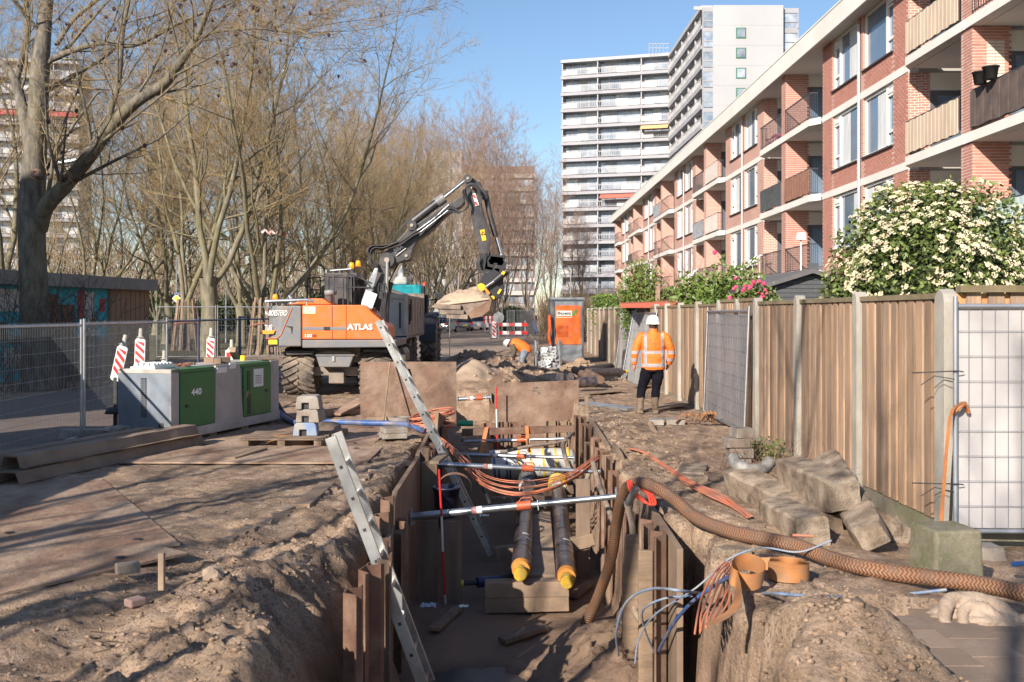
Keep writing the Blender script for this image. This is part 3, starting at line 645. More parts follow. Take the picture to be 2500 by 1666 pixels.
# ---------------------------------------------------------------- trees
def emit(mb, pts, rs, n):
    mb.tube(pts, rs, n, cap=False)
def grow(rd, out, p, d, ln, r, lv, cfg):
    """grow one branch, record it, then its children. out[lv] lists (pts, radii)"""
    c = cfg[lv]; ns = c['seg']; pts = [p]; rs = [r]; q = p.copy(); dd = d.copy(); dirs = [d]
    for i in range(ns):
        dd = (dd+Vector((rd.uniform(-1, 1), rd.uniform(-1, 1), rd.uniform(-1, 1)))*c['wob']+Vector((0, 0, c['up']))).normalized()
        q = q+dd*(ln/ns); pts.append(q.copy()); rs.append(max(.0035, r*(1-(i+1)/ns*c['taper']))); dirs.append(dd)
    out.append((lv, pts, rs))
    if lv+1 >= len(cfg): return
    k = c['kids']; k = int(k*rd.uniform(.8, 1.2)+.5)
    for i in range(k):
        t = c['from']+(1-c['from'])*(i+rd.random())/k; f = t*ns; a = min(int(f), ns-1); w = f-a
        bp_ = pts[a].lerp(pts[a+1], w); bd = dirs[min(a+1, ns)]
        s, u = basis(bd); an = rd.uniform(0, 2*math.pi); sp_ = R(rd.uniform(*c['ang']))
        nd = (bd*math.cos(sp_)+(s*math.cos(an)+u*math.sin(an))*math.sin(sp_)).normalized()
        br_ = rs[a]+(rs[a+1]-rs[a])*w
        grow(rd, out, bp_, nd, ln*c['ratio']*rd.uniform(.7, 1.25)*(1.1-.45*t), max(.004, br_*rd.uniform(.36, .54)), lv+1, cfg)
def twigs(brs, k, thin, seed, ln=(.25, .8), up=.35):
    """many two-piece twigs off the given branches, as numpy arrays (verts, quads)"""
    rg = np.random.RandomState(seed); St = []; D = []
    for pts, rs in brs:
        pa = np.array([tuple(p) for p in pts]); n_ = len(pa)-1; f = rg.rand(k)**.8*n_; i = np.minimum(f.astype(int), n_-1); St.append(pa[i]+(pa[i+1]-pa[i])*(f-i)[:, None]); D.append(pa[i+1]-pa[i])
    s = np.concatenate(St); d = np.concatenate(D); d /= np.linalg.norm(d, axis=1)[:, None]+1e-9; N = len(s)
    def nrm(a): return a/(np.linalg.norm(a, axis=1)[:, None]+1e-9)
    d1 = nrm(d+rg.randn(N, 3)*.62+np.array([0, 0, up*.5])); d2 = nrm(d1+rg.randn(N, 3)*.3+np.array([0, 0, up])); L_ = rg.uniform(ln[0], ln[1], N)[:, None]
    m = s+d1*L_*.5; e = m+d2*L_*.55; sd = nrm(np.cross(d1, rg.randn(N, 3))); up_ = np.cross(d1, sd); V = np.zeros((N, 3, 3, 3))
    for a, (c, r) in enumerate(((s, thin*1.1), (m, thin*.9), (e, thin*.5))):
        for b in range(3): an = 2*math.pi*b/3; V[:, a, b] = c+(sd*math.cos(an)+up_*math.sin(an))*r
    base = (np.arange(N)*9)[:, None]; q = np.array([[a*3+b, a*3+(b+1) % 3, a*3+3+(b+1) % 3, a*3+3+b] for a in range(2) for b in range(3)])
    return V.reshape(-1, 3), (base[:, :, None]+q[None]).reshape(-1, 4)
def join_np(mb, tw, name):
    v0 = np.array(mb.v).reshape(-1, 3); f0 = np.array(mb.f).reshape(-1, 4); v = np.concatenate([v0, tw[0]]); f = np.concatenate([f0, tw[1]+len(v0)]).astype(np.int32)
    me = bpy.data.meshes.new(name); me.vertices.add(len(v)); me.vertices.foreach_set('co', v.ravel()); me.loops.add(f.size); me.loops.foreach_set('vertex_index', f.ravel()); me.polygons.add(len(f)); me.polygons.foreach_set('loop_start', np.arange(0, f.size, 4, dtype=np.int32)); me.update(); return me
def tree_mesh(seed, hgt, stems, tr, lean=(18, 38), trunk_h=2.2, up=.10, dens=1., thin=.0065, name='tree', spread=(28, 55)):
    rd = random.Random(seed); out = []
    th = trunk_h*rd.uniform(.85, 1.15)
    tp = [Vector((0, 0, -.3)), Vector((0, 0, .25)), Vector((rd.uniform(-.1, .1), rd.uniform(-.1, .1), th*.6)), Vector((rd.uniform(-.15, .15), rd.uniform(-.15, .15), th))]
    out.append((0, tp, [tr*1.6, tr*1.12, tr*.95, tr*.95]))
    cfg = [dict(), dict(seg=10, wob=.16, up=up, taper=.9, kids=14*dens, ang=spread, ratio=.40, **{'from': .2}),
           dict(seg=6, wob=.25, up=.09, taper=.85, kids=10*dens, ang=(25, 60), ratio=.46, **{'from': .12}),
           dict(seg=4, wob=.3, up=.08, taper=.8)]
    a0 = rd.uniform(0, 6.28)
    for i in range(stems):
        an = a0+2*math.pi*i/stems+rd.uniform(-.4, .4); tl = R(rd.uniform(*lean)) if (i or stems < 3) else R(rd.uniform(2, 12))
        d = Vector((math.sin(tl)*math.cos(an), math.sin(tl)*math.sin(an), math.cos(tl)))
        st = tp[-1]-Vector((0, 0, rd.uniform(.1, .5)*th*.5))
        grow(rd, out, st, d, (hgt-th)/math.cos(tl)*rd.uniform(.85, 1.05), tr*rd.uniform(.36, .5), 1, cfg)
    A, B = MB(), MB()
    for lv, pts, rs in out:
        if lv <= 1: emit(A, pts, rs, 8 if lv == 0 else 6)
        elif lv == 2: emit(A, pts, rs, 4)
        elif lv == 3: emit(B, pts, rs, 3)
    tw = twigs([(p_, r_) for lv, p_, r_ in out if lv == 3]+[(p_, r_) for lv, p_, r_ in out if lv == 2], int(12*dens), thin, seed)
    return A.mesh(name+'_trunk'), join_np(B, tw, name+'_crown')
def place_tree(ms, loc, rz, sc, lab, cat='tree', group='bare trees in the park strip', mats=(BARK, TWIG), name='bare_tree'):
    t = thing(name, lab, cat, (loc[0], loc[1], loc[2] if len(loc) > 2 else 0), rz, group)
    t.matrix_basis = t.matrix_basis @ Matrix.Diagonal((sc, sc, sc*(1 if not isinstance(sc, tuple) else 1), 1))
    for nm, me, m in (('trunk', ms[0], mats[0]), ('crown', ms[1], mats[1])):
        o = link(nm, me, t, False)
        if not me.materials: me.materials.append(m)
    return t
VA = [tree_mesh(11, 16, 4, .34, lean=(28, 50), up=.07, spread=(32, 62)), tree_mesh(12, 17.5, 3, .38, lean=(20, 42), up=.08, trunk_h=3.4, spread=(32, 62), dens=1.08), tree_mesh(13, 15.5, 5, .33, lean=(28, 50), up=.08, trunk_h=1.6, spread=(30, 60)), tree_mesh(14, 15, 3, .30, lean=(20, 44), up=.06, trunk_h=2.8, spread=(34, 64))]
VS = [tree_mesh(31, 15, 5, .34, dens=.5, lean=(18, 50)), tree_mesh(32, 14, 5, .32, dens=.45, lean=(15, 45))]
VP = [tree_mesh(21, 25, 6, .38, lean=(6, 18), trunk_h=3, up=.16, spread=(15, 35), dens=1.05, thin=.010), tree_mesh(22, 24, 7, .36, lean=(5, 16), trunk_h=2.5, up=.18, spread=(14, 32), dens=1.0, thin=.010)]
def X_at(px, Y): return (px-CX)*Y/F
# (px of trunk, distance, variant, scale, label)
TL = [
 (512, 43, 1, 1.02, 'grey-trunked bare tree behind the temporary fence, right of the mural kiosk'),
 (450, 50, 3, 1.0, 'mossy bare tree with stakes, just left of the thick grey trunk'),
 (590, 56, 3, 1.0, 'slender forked bare tree left of the staked many-stemmed tree'),
 (640, 45, 2, 1.0, 'many-stemmed bare tree ringed by wooden stakes beside the excavator tail'),
 (745, 62, 0, .98, 'bare tree rising directly behind the orange engine hood'),
 (700, 78, 3, .95, 'bare tree between the staked tree and the excavator cab'),
 (830, 66, 2, .88, 'bare tree behind the excavator cab'),
 (905, 72, 0, .86, 'bare tree behind the raised excavator arm'),
 (985, 82, 1, .8, 'bare tree behind the teal tractor'),
 (880, 95, 3, 1.0, 'bare tree in the second row behind the excavator arm'),
 (1045, 98, 2, 1.0, 'bare tree over the parked cars'),
 (1105, 112, 0, 1.0, 'bare tree behind the raised digging bucket'),
 (300, 66, 0, .9, 'bare tree standing behind the roof of the mural kiosk'),
 (205, 58, 2, .92, 'bare tree with wide crown behind the kiosk mural'),
 (20, 50, 1, 1.05, 'bare tree at the left edge behind the fork of the big trunk'),
 (380, 84, 2, .9, 'bare tree far behind the corner of the kiosk'),
 (100, 88, 3, 1.0, 'bare tree far behind the big forked trunk'),
 (560, 96, 0, .95, 'bare tree far back between the two front trunks'),
 (800, 108, 1, .95, 'bare tree far back behind the hood of the excavator'),
 (660, 70, 0, 1.0, 'bare tree close behind the staked many-stemmed tree'), (470, 72, 3, 1.05, 'bare tree behind the gap between kiosk and thick grey trunk'), (860, 84, 2, .95, 'bare tree in the second row above the excavator cab'), (950, 100, 0, .95, 'bare tree in the back row above the dump trailer'), (410, 60, 1, .85, 'bare tree just right of the kiosk roof'), (620, 84, 2, 1.0, 'bare tree in the second row left of the orange hood'),
]
for i, (px, Y, v, s, lb) in enumerate(TL):
    place_tree(VA[v], (X_at(px, Y), Y, -.05), i*2.1+.5, s, lb)
for i, (px, Y, v, s, lb) in enumerate([(960, 128, 0, 1.0, 'tall pale poplar left of the arm elbow'), (1035, 135, 1, 1.05, 'tall pale poplar right above the arm elbow'), (1110, 132, 0, 1.02, 'tall pale poplar in front of the white block'), (1175, 128, 1, 1.05, 'tallest pale poplar in front of the brown block'), (1235, 140, 0, .9, 'pale poplar right of the brown block'), (880, 140, 1, 1.1, 'pale poplar behind the crown beside the arm'),
                                          (1290, 100, 1, .62, 'small bare tree in the gap before the high-rise'), (1345, 118, 0, .62, 'bare tree in front of the lower floors of the high-rise'), (1415, 112, 1, .5, 'low bare tree at the foot of the high-rise'), (1210, 100, 0, .62, 'ivy-footed bare tree behind the round road sign')]):
    place_tree(VP[v], (X_at(px, Y), Y, -.05), i*1.7, s, lb, mats=(mat('poplar_bark', (.26, .21, .17), (.18, .15, .12), .95, scale=2), TWIGP), group='pale bare poplars beyond the road', name='poplar_tree')
# off to the left and behind the viewpoint: their shade falls over the foreground
for i, (x, y, v, s, lb) in enumerate([(-7.2, -2.5, 0, .72, 'bare street tree beside the viewpoint, nearest the road'), (-3.2, -7.5, 1, .8, 'bare street tree behind the viewpoint, in line with the trench'), (-10.5, -9, 0, .85, 'bare street tree furthest behind the viewpoint'), (-8.8, .5, 1, .68, 'bare young tree standing beside the added shade container')]):
    place_tree(VS[v], (x, y, -.05), i*2.3+1, s, lb, group='trees whose shade falls on the works')
sb = thing('shade_flats', 'added brick flats out of view on the left, put there to cast shade', 'building', (-30, -6, 0)); Mf = Matrix(((1, 0, 0, 0), (0, 0, 1, 0), (0, 1, 0, -.2), (0, 0, 0, 1))); MB().prism([(-16.4, 4), (-23.7, -8), (-48, -8), (-48, 4)], Mf, 16.4).build('wall', BRW, sb, fix=True); MB().prism([(-16.2, 4.2), (-23.8, -8.2), (-48.2, -8.2), (-48.2, 4.2)], Matrix.Translation((0, 0, 16.4)) @ Mf, .4).build('roof', WCON, sb, fix=True)  # added unseen block, its end turned along the sun to place the shade
for k in range(5):
    for j in range(7): m_ = MB(); m_.bb(-46.6+j*4.4, -44.2+j*4.4, 4.0, 4.03, 1.2+k*3, 2.8+k*3); m_.build('window', GLASS, sb)
sc_ = thing('shade_container', 'added container outside the frame, put there to shade the nearest mesh panel', 'container', (-8.6, 7, 0)); m_ = MB(); m_.bb(-9.9, -7.4, 3.2, 11.3, .08, 2.75); m_.build('body', MGREY, sc_)  # added box out of view, put in to cast hard-edged shade
for k in range(20): m_ = MB(); m_.bb(-7.4, -7.36, 3.4+k*.4, 3.6+k*.4, .15, 2.7); m_.build('rib', MGREY, sc_)
# hero tree, far left: traced limbs, then grown branches
def hero():
    Y0 = 24.0; base = P(95, 905, Y0); base.z = -.1
    t = thing('big_tree', 'thick forked grey tree trunk behind the mesh fence at far left', 'tree', base)
    rd = random.Random(5); A, B = MB(), MB(); cfg = [dict(), dict(seg=8, wob=.13, up=.05, taper=.85, kids=8, ang=(25, 60), ratio=.42, **{'from': .1}),
           dict(seg=6, wob=.2, up=.05, taper=.85, kids=6, ang=(25, 65), ratio=.45, **{'from': .1}), dict(seg=4, wob=.22, up=.05, taper=.8, kids=3, ang=(25, 60), ratio=.5, **{'from': .1}), dict(seg=3, wob=.2, up=.1, taper=.5)]
    limbs = [  # (px, py, dY, radius px)
     [(95, 950, 0, 62), (95, 900, 0, 46), (88, 800, 0, 38), (80, 640, 0, 36), (78, 540, 0, 35), (82, 430, 0, 33), (92, 300, 0, 27), (98, 170, .1, 25), (108, 60, .3, 20), (118, -60, .5, 17), (125, -220, .8, 12)],
     [(98, 560, 0, 22), (112, 505, -.3, 22), (165, 450, -.6, 20), (215, 385, -.9, 19), (262, 320, -1.1, 17), (330, 255, -1.4, 15), (400, 205, -1.7, 13), (440, 150, -1.9, 11), (480, 95, -2.1, 8), (512, 20, -2.4, 6), (540, -60, -2.6, 4)],
     [(270, 315, -1.1, 9), (268, 265, -1.1, 9), (285, 210, -1., 8), (296, 140, -.9, 7), (305, 60, -.8, 6), (318, -30, -.6, 5)],
     [(80, 400, 0, 17), (66, 320, .3, 16), (50, 250, .6, 15), (34, 190, .8, 13), (12, 160, 1., 10), (-40, 120, 1.3, 7)],
     [(40, 200, .8, 9), (58, 130, .9, 9), (68, 60, 1., 9), (60, -40, 1.1, 7)],
     [(128, 145, 0, 9), (175, 125, -.3, 8), (260, 108, -.6, 7), (325, 112, -.9, 6), (400, 78, -1.2, 5), (480, 42, -1.5, 4), (560, 8, -1.7, 3), (640, -40, -1.9, 2)],
     [(480, 98, -2.1, 5), (540, 75, -2.2, 4), (620, 70, -2.3, 3.2), (700, 80, -2.4, 2.4), (760, 95, -2.4, 1.6)],
     [(140, 110, 0, 7), (180, 50, .3, 6), (235, 0, .5, 5), (300, -70, .8, 4)],
     [(110, 420, .3, 5), (200, 280, .5, 4), (240, 225, .6, 3.4), (262, 240, .6, 2.6)],
    ]
    for li, lm in enumerate(limbs):
        pts = spline([P(x, y, Y0+dy) for x, y, dy, r in lm], 4); rs = []
        k = len(lm)
        for i in range(len(pts)):
            f = i/4; a = min(int(f), k-2); rs.append((lm[a][3]+(lm[a+1][3]-lm[a][3])*(f-a))*Y0/F*.88)
        pts = [p+noise.noise_vector(p*.8)*.05 for p in pts] if li else pts
        A.tube(pts, rs, 12 if li < 4 else 8, cap=False)
        if li == 0: seg = range(26, len(pts)-1)
        else: seg = range(4, len(pts)-1)
        n_ = {0: 7, 1: 16, 2: 8, 3: 7, 4: 6, 5: 12, 6: 11, 7: 7, 8: 3}[li]; out = []
        for j in range(n_):
            i = rd.choice(list(seg)); d = (pts[i+1]-pts[i]).normalized(); s, u = basis(d); an = rd.uniform(0, 6.28); sp_ = R(rd.uniform(30, 65))
            nd = d*math.cos(sp_)+(s*math.cos(an)+u*math.sin(an))*math.sin(sp_); nd.z += .25; nd.normalize()
            grow(rd, out, pts[i], nd, rd.uniform(1.8, 4.6), max(.012, rs[i]*.3), 1, cfg)
        for lv, p_, r_ in out:
            if lv == 1: A.tube(p_, r_, 5, cap=False)
            elif lv == 2: B.tube(p_, r_, 4, cap=False)
            elif lv == 3: B.tube(p_, [max(.004, x) for x in r_], 3, cap=False)
            else: B.tube([p_[0], p_[1], p_[-1]], [.0042, .004, .003], 3, cap=False)
    A.build('trunk', BARKD, t); B.build('crown', TWIG, t)
    # suckers at the foot
    C = MB()
    for j in range(70):
        a = rd.uniform(0, 6.28); x = base.x+math.cos(a)*rd.uniform(.3, 1.6); y = base.y+math.sin(a)*rd.uniform(.3, 1.2); p = Vector((x, y, -.1)); d = Vector((rd.uniform(-.5, .5), rd.uniform(-.5, .5), 1)).normalized(); pts = [p]
        for k in range(5): d = (d+Vector((rd.uniform(-.25, .25), rd.uniform(-.25, .25), 0))).normalized(); p = p+d*rd.uniform(.4, .8); pts.append(p)
        C.tube(pts, [.016, .014, .011, .009, .007, .005], 3, cap=False)
        for k in range(1, 5):
            for s_ in range(2): e = pts[k]+Vector((rd.uniform(-.6, .6), rd.uniform(-.5, .5), rd.uniform(.1, .6))); C.tube([pts[k], e], [.007, .004], 3, cap=False)
    C.build('sucker_shoots', mat('shoots', (.10, .075, .06), None, .95), t)
    k = MB(); c_ = P(88, 424, Y0-.36); k.lathe([(.0, .03), (.05, .03), (.06, .05), (.11, .04), (.12, -.08)], Matrix.Translation(c_) @ Matrix.Rotation(R(90), 4, 'X'), 14); k.build('pruning_scar', mat('scar', (.30, .2, .15), (.1, .06, .05), .9, scale=8), t)
    # dark seed clusters hanging in the crown
    k = MB()
    for j in range(260):
        v = rd.choice(B.v); 
        if v[2] > 4: k.blob(v, rd.uniform(.02, .05), .9, 1, j, (1, 1, 1.3))
    k.build('seed_clusters', mat('seeds', (.07, .04, .045), None, .9), t, kind='stuff')
hero()
# stakes round two trunks
for px, Y, lb in ((640, 44.2, 'ring of wooden stakes round the many-stemmed tree'), (450, 49.3, 'leaning wooden stakes round the mossy tree')):
    x0 = X_at(px, Y); t = thing('tree_guard', lb, 'tree guard', (x0, Y, 0), 0, 'stakes protecting tree trunks')
    for j in range(11):
        a = j*2*math.pi/11; m_ = MB(); m_.bar((x0+math.cos(a)*.75, Y+.4+math.sin(a)*.75, -.05), (x0+math.cos(a)*.45, Y+.4+math.sin(a)*.45, 2.55), .11, .06); m_.build('stake', TIMB, t)
    m_ = MB(); m_.tube([(x0+math.cos(a/10*6.28)*.66, Y+.4+math.sin(a/10*6.28)*.66, 1.3+.1*math.sin(a)) for a in range(11)], .03, 5); m_.build('binding', mat('faded_red_band', (.35, .12, .09), None, .9), t)
# evergreen understorey and far woodland mass
def leafmass(mb, n, fn, size, rd, tilt=.9):
    for i in range(n):
        p = fn(rd); s = size*rd.uniform(.6, 1.35); a = Vector((rd.uniform(-1, 1), rd.uniform(-1, 1), rd.uniform(-.6, 1))).normalized(); b_ = a.cross(Vector((rd.uniform(-1, 1), rd.uniform(-1, 1), rd.uniform(-1, 1)))).normalized(); nn = a.cross(b_)
        mb.add([p, p+a*s*.5+b_*s*.28+nn*s*.06, p+a*s, p+a*s*.5-b_*s*.28+nn*s*.06], [(0, 1, 2), (0, 2, 3)])
LEAFD = mat('dark_evergreen_leaf', (.035, .06, .022), (.055, .085, .03), .6, scale=3)
LEAFG = mat('green_leaf', (.09, .15, .03), (.14, .19, .04), .5, scale=3)
LEAFY = mat('yellow_green_leaf', (.17, .21, .05), (.10, .15, .035), .55, scale=3)
def ell(c, r, hollow=.55):
    c = Vector(c)
    def f(rd):
        while True:
            v = Vector((rd.gauss(0, 1), rd.gauss(0, 1), rd.gauss(0, 1))).normalized(); k = rd.uniform(hollow, 1)**.7; k *= 1+.22*noise.noise(v*2.3+c)
            return c+Vector((v.x*r[0]*k, v.y*r[1]*k, v.z*r[2]*k))
    return f
for i, (px, Y, w, h, lb) in enumerate([(390, 92, 7, 4.2, 'dark evergreen thicket behind the left lamp post'), (620, 100, 8, 4.6, 'dark evergreen thicket behind the staked tree'), (770, 98, 5, 4.0, 'dark evergreen thicket behind the excavator cab'), (960, 120, 5, 3.6, 'dark evergreen thicket behind the teal tractor'), (1250, 95, 3.2, 2.4, 'ivy thicket at the foot of the roadside trees'), (90, 80, 9, 4.5, 'dark evergreen thicket behind the kiosk'), (520, 96, 7, 3.6, 'dark evergreen thicket behind the thick grey trunk')]):
    x = X_at(px, Y); t = thing('evergreen_shrub', lb, 'shrub', (x, Y, 0), 0, 'evergreen thickets under the trees'); rd = random.Random(i); m_ = MB(); leafmass(m_, 3200, ell((x, Y, h*.45), (w/2, 1.6, h*.55), .2), .32, rd); m_.build('foliage', LEAFD, t)
    m_ = MB(); m_.cyl((x, Y, -.1), (x, Y, h*.6), .12, .05, 6); m_.build('stem', BARKD, t)
def farwood():
    rd = random.Random(9); m_ = MB()
    for i in range(9000):
        x = rd.uniform(-110, -2); Y = rd.uniform(135, 190); p = Vector((x, Y, 11*rd.random()**1.7)); d = Vector((rd.uniform(-.5, .5), 0, 1)).normalized(); q = p+d*rd.uniform(1.5, 5); m_.tube([p, q], [rd.uniform(.05, .16), .03], 3, cap=False)
    m_.build('woodland', mat('far_wood', (.24, .18, .13), (.18, .14, .10), .95, scale=.1), kind='stuff')
farwood()
# ---------------------------------------------------------------- wooden garden fence
FX = 3.81
WOODF = mat('fence_board_wood', (.42, .275, .175), (.24, .165, .115), .85, scale=2.2, bump=.5, bscale=26, stretch=(3, 3, .35), rand=.36, dirt=(.17, .125, .10), dscale=1.2, damt=.8)
WOODB = mat('fence_backing_wood', (.55, .29, .12), (.42, .21, .10), .85, scale=2, stretch=(3, 3, .3))
CAPW = mat('fence_cap_wood', (.23, .18, .12), (.16, .13, .07), .9, scale=4, bump=.3, rand=.1)
POST = mat('fence_post_concrete', (.40, .37, .33), (.30, .29, .26), .9, scale=4, bump=.3, bscale=40, dirt=(.24, .2, .16), dscale=2, rand=.08, stretch=(1, 1, .4))
KICK = mat('fence_kickboard', (.25, .22, .18), (.17, .155, .12), .9, scale=3, bump=.3, dirt=(.13, .15, .06), dscale=1.5)
PY = [8.58, 10.65, 12.8, 14.9, 16.1, 17.5, 19.5, 21.5, 23.3, 25.0, 26.8, 28.9, 31.0, 33.0, 35.1, 37.1, 39.2, 41.2, 43.3, 45.4, 47.5]
fn = thing('wooden_fence', 'long brown board fence with concrete posts along the gardens behind the worker', 'fence', (FX, 8.5, 0))
def fx(y): return FX-.05*math.sin((y-8)*.12)
bme_ = []
for v in range(5):
    m_ = MB(); w = .142+.008*(v-2); zs = [.03, .7, 1.4, 1.99]; m_.add([( -.012, -w/2, zs[0]), (-.012, w/2, zs[0]), (.010, w/2, zs[0]), (.010, -w/2, zs[0])]+[p for k in (1, 2, 3) for p in ((-.012, -w/2+.004*math.sin(v+k), zs[k]), (-.012, w/2+.003*math.cos(v*2+k), zs[k]), (.010, w/2, zs[k]), (.010, -w/2, zs[k]))],
        [(4*k+i, 4*k+(i+1) % 4, 4*k+4+(i+1) % 4, 4*k+4+i) for k in range(3) for i in range(4)]+[(12, 13, 14, 15), (3, 2, 1, 0)]); me_ = m_.mesh('fence_board'); me_.materials.append(WOODF); bme_.append(me_)
pm_ = MB(); pr = [(-.06, 0), (-.06, 1.98), (-.045, 2.04), (0, 2.075), (.045, 2.04), (.06, 1.98), (.06, 0)]
pm_.prism([(p[0], p[1]) for p in pr], Matrix.Translation((0, 0, -.35)) @ Matrix.Diagonal((1, 1, 1.17, 1)) @ Matrix.Translation((0, -.055, 0)), .11); pme = pm_.mesh('post'); pme.materials.append(POST)
back = MB(); nbd = 0
for i, y in enumerate(PY):
    big = 1.45 if i == 0 else 1
    o = link('post', pme, fn, True); o.matrix_basis = Matrix.Translation((fx(y)-.03, y, .0 if i else -.02)) @ Matrix.Rotation(R(90), 4, 'Z') @ Matrix.Diagonal((1.15*big if i else 1.6, 1.1, 1.0, 1))
    if i == len(PY)-1: break
    y2 = PY[i+1]; rise = .06 if i in (3, 4) else 0
    c = MB(); c.bar((fx(y+.07)-.01, y+.07, 2.0+rise), (fx(y2-.06)-.01, y2-.06, 2.0+rise), .09, .05); c.build('cap_rail', CAPW, fn)
    c = MB(); c.bar((fx(y+.06)+.0, y+.06, -.17), (fx(y2-.05)+.0, y2-.05, -.17), .045, .38); c.build('kickboard', KICK, fn)
    n_ = max(2, round((y2-y-.12)/.195)); st = (y2-y-.12)/n_
    for k in range(n_):
        yc = y+.06+st*(k+.5); b_ = link('fence_board', bme_[(k*3+i) % 5], fn, True); nbd += 1
        b_.matrix_basis = Matrix.Translation((fx(yc)-.025, yc+random.uniform(-.004, .004), rise+random.uniform(-.006, .004))) @ Matrix.Rotation(random.uniform(-.004, .004), 4, 'X')
    back.bb(fx(y)+.0, fx(y)+.014, y+.06, y2-.06, .02, 1.98+rise)
    for k in range(n_): yc = y+.06+st*(k+1); back.bb(fx(yc)-.010, fx(yc)+.0, yc-.055, yc+.055, .03, 1.975+rise)
back.build('backing_boards', WOODB, fn, kind='stuff')
# return leg towards the frame edge
for k in range(18):
    b_ = link('fence_board', bme_[k % 5], fn, True); b_.matrix_basis = Matrix.Translation((FX+.22+k*.195, 8.62+.002*(k % 2), .05)) @ Matrix.Rotation(R(90), 4, 'Z')
m_ = MB(); m_.bb(FX+.08, 7.4, 8.64, 8.655, .02, 2.02); m_.build('backing_board', WOODB, fn)
m_ = MB(); m_.bar((FX+.08, 8.6, 2.06), (7.4, 8.6, 2.06), .1, .06); m_.build('cap_rail', CAPW, fn)
m_ = MB(); m_.bb(FX+.08, 7.4, 8.6, 8.65, -.3, .03); m_.build('kickboard', KICK, fn)
# ---------------------------------------------------------------- temporary mesh fences
def heras(name, lab, a, b, z0, z1, mats=GALV, wires=(.12, .03), sheet=None, group='temporary mesh fence panels', blue=True, tilt=0., wr=.0022, hr=.0025, so_=.025):
    """tube framed panel of welded wire from a to b (xy), optional sheet"""
    a = Vector((a[0], a[1], 0)); b = Vector((b[0], b[1], 0)); u = (b-a).normalized(); v = Vector((-u.y, u.x, 0)); Ln = (b-a).length
    t = thing(name, lab, 'fence panel', a+Vector((0, 0, z0)), 0, group)
    def Q(s, z, o=0.): return a+u*s+v*(o+tilt*(z-z0))+Vector((0, 0, z))
    for s in (0, Ln): MB().tube([Q(s, z0-.05), Q(s, z1+.08)], .021, 8).build('post', mats, t)
    for z in (z0, z1): MB().tube([Q(.02, z), Q(Ln-.02, z)], .019, 8).build('rail', mats, t)
    w = MB(); nv = int(Ln/wires[0]); nh = int((z1-z0)/wires[1])
    for i in range(1, nv):
        s = Ln*i/nv; w.tube([Q(s, z0), Q(s, z1+.04)], wr, 3, cap=False)
    for i in range(1, nh):
        z = z0+(z1-z0)*i/nh; w.tube([Q(0, z, .003), Q(Ln/2, z-.004, .003), Q(Ln, z, .003)], hr, 3, cap=False)
    w.build('wire_mesh', mats, t, kind='stuff')
    if sheet:
        m_ = MB(); nn, mm = 24, 10; vs = [Q(.03+(Ln-.06)*i/nn, z0+.02+(z1-z0-.04)*j/mm, so_+.016*noise.noise(Vector((i*.35, j*.4, z0+Ln)))) for i in range(nn+1) for j in range(mm+1)]
        m_.add(vs, [(i*(mm+1)+j, (i+1)*(mm+1)+j, (i+1)*(mm+1)+j+1, i*(mm+1)+j+1) for i in range(nn) for j in range(mm)], True); m_.build('sheet', sheet, t)
    return t, Q
STL = mat('panel_blue_steel', (.16, .18, .24), (.11, .13, .2), .45, metal=.6, scale=3)
SHW = mat('white_sheet', (.44, .42, .42), (.38, .36, .36), .6, scale=1.5)
SHB = mat('blue_grey_netting', (.22, .22, .25), (.29, .285, .31), .7, scale=1.2, alpha=.62)
SHT = mat('pale_netting', (.50, .50, .50), (.42, .42, .43), .7, scale=1.5, alpha=.6)
heras('mesh_fence', 'mesh fence panel lined with white sheeting beside the corner post', (3.74, 8.32), (7.2, 8.2), .03, 1.91, mats=mat('dull_galv', (.34, .36, .40), (.28, .3, .34), .5, metal=.5, scale=4), wires=(.105, .2), sheet=SHW, wr=.0024, hr=.003, so_=.03)
heras('mesh_fence', 'mesh panel with dark blue netting leaning on the board fence right of the standing worker', (3.60, 18.3), (3.56, 15.0), .05, 1.88, wires=(.12, .2), sheet=SHB, tilt=.04)
heras('mesh_fence', 'pale netted mesh panel leaning on the board fence left of the standing worker', (3.40, 31.5), (3.42, 28.2), .05, 1.9, wires=(.15, .22), sheet=SHT, tilt=.12)
heras('mesh_fence', 'second pale mesh panel, slanted behind the standing worker', (3.2, 28.0), (3.35, 24.6), .0, 1.85, wires=(.15, .22), sheet=SHT, tilt=.18)
heras('mesh_fence', 'nearest fine mesh panel at the left frame edge', (-6.12, 10.9), (-6.15, 14.35), .08, 1.68, wires=(.045, .16), wr=.0017)
heras('mesh_fence', 'fine mesh panel between the generator and the kiosk mural', (-6.17, 14.5), (-6.15, 17.95), .08, 1.69, wires=(.045, .16), mats=GALV, wr=.0017)
heras('mesh_fence', 'short blue-grey tube panel behind the striped beacons', (-6.2, 18.1), (-6.25, 20.1), .1, 1.7, mats=STL, wires=(.1, .2), sheet=mat('grey_net', (.12, .13, .17), None, .8, alpha=.35))
heras('mesh_fence', 'blue-grey tube panel reaching to the staked tree', (-6.3, 20.3), (-6.4, 23.7), .1, 1.7, mats=STL, wires=(.1, .3))
heras('mesh_fence', 'blue-grey tube panel behind the excavator tail', (-6.45, 24.0), (-6.0, 27.4), .1, 1.7, mats=STL, wires=(.1, .3))
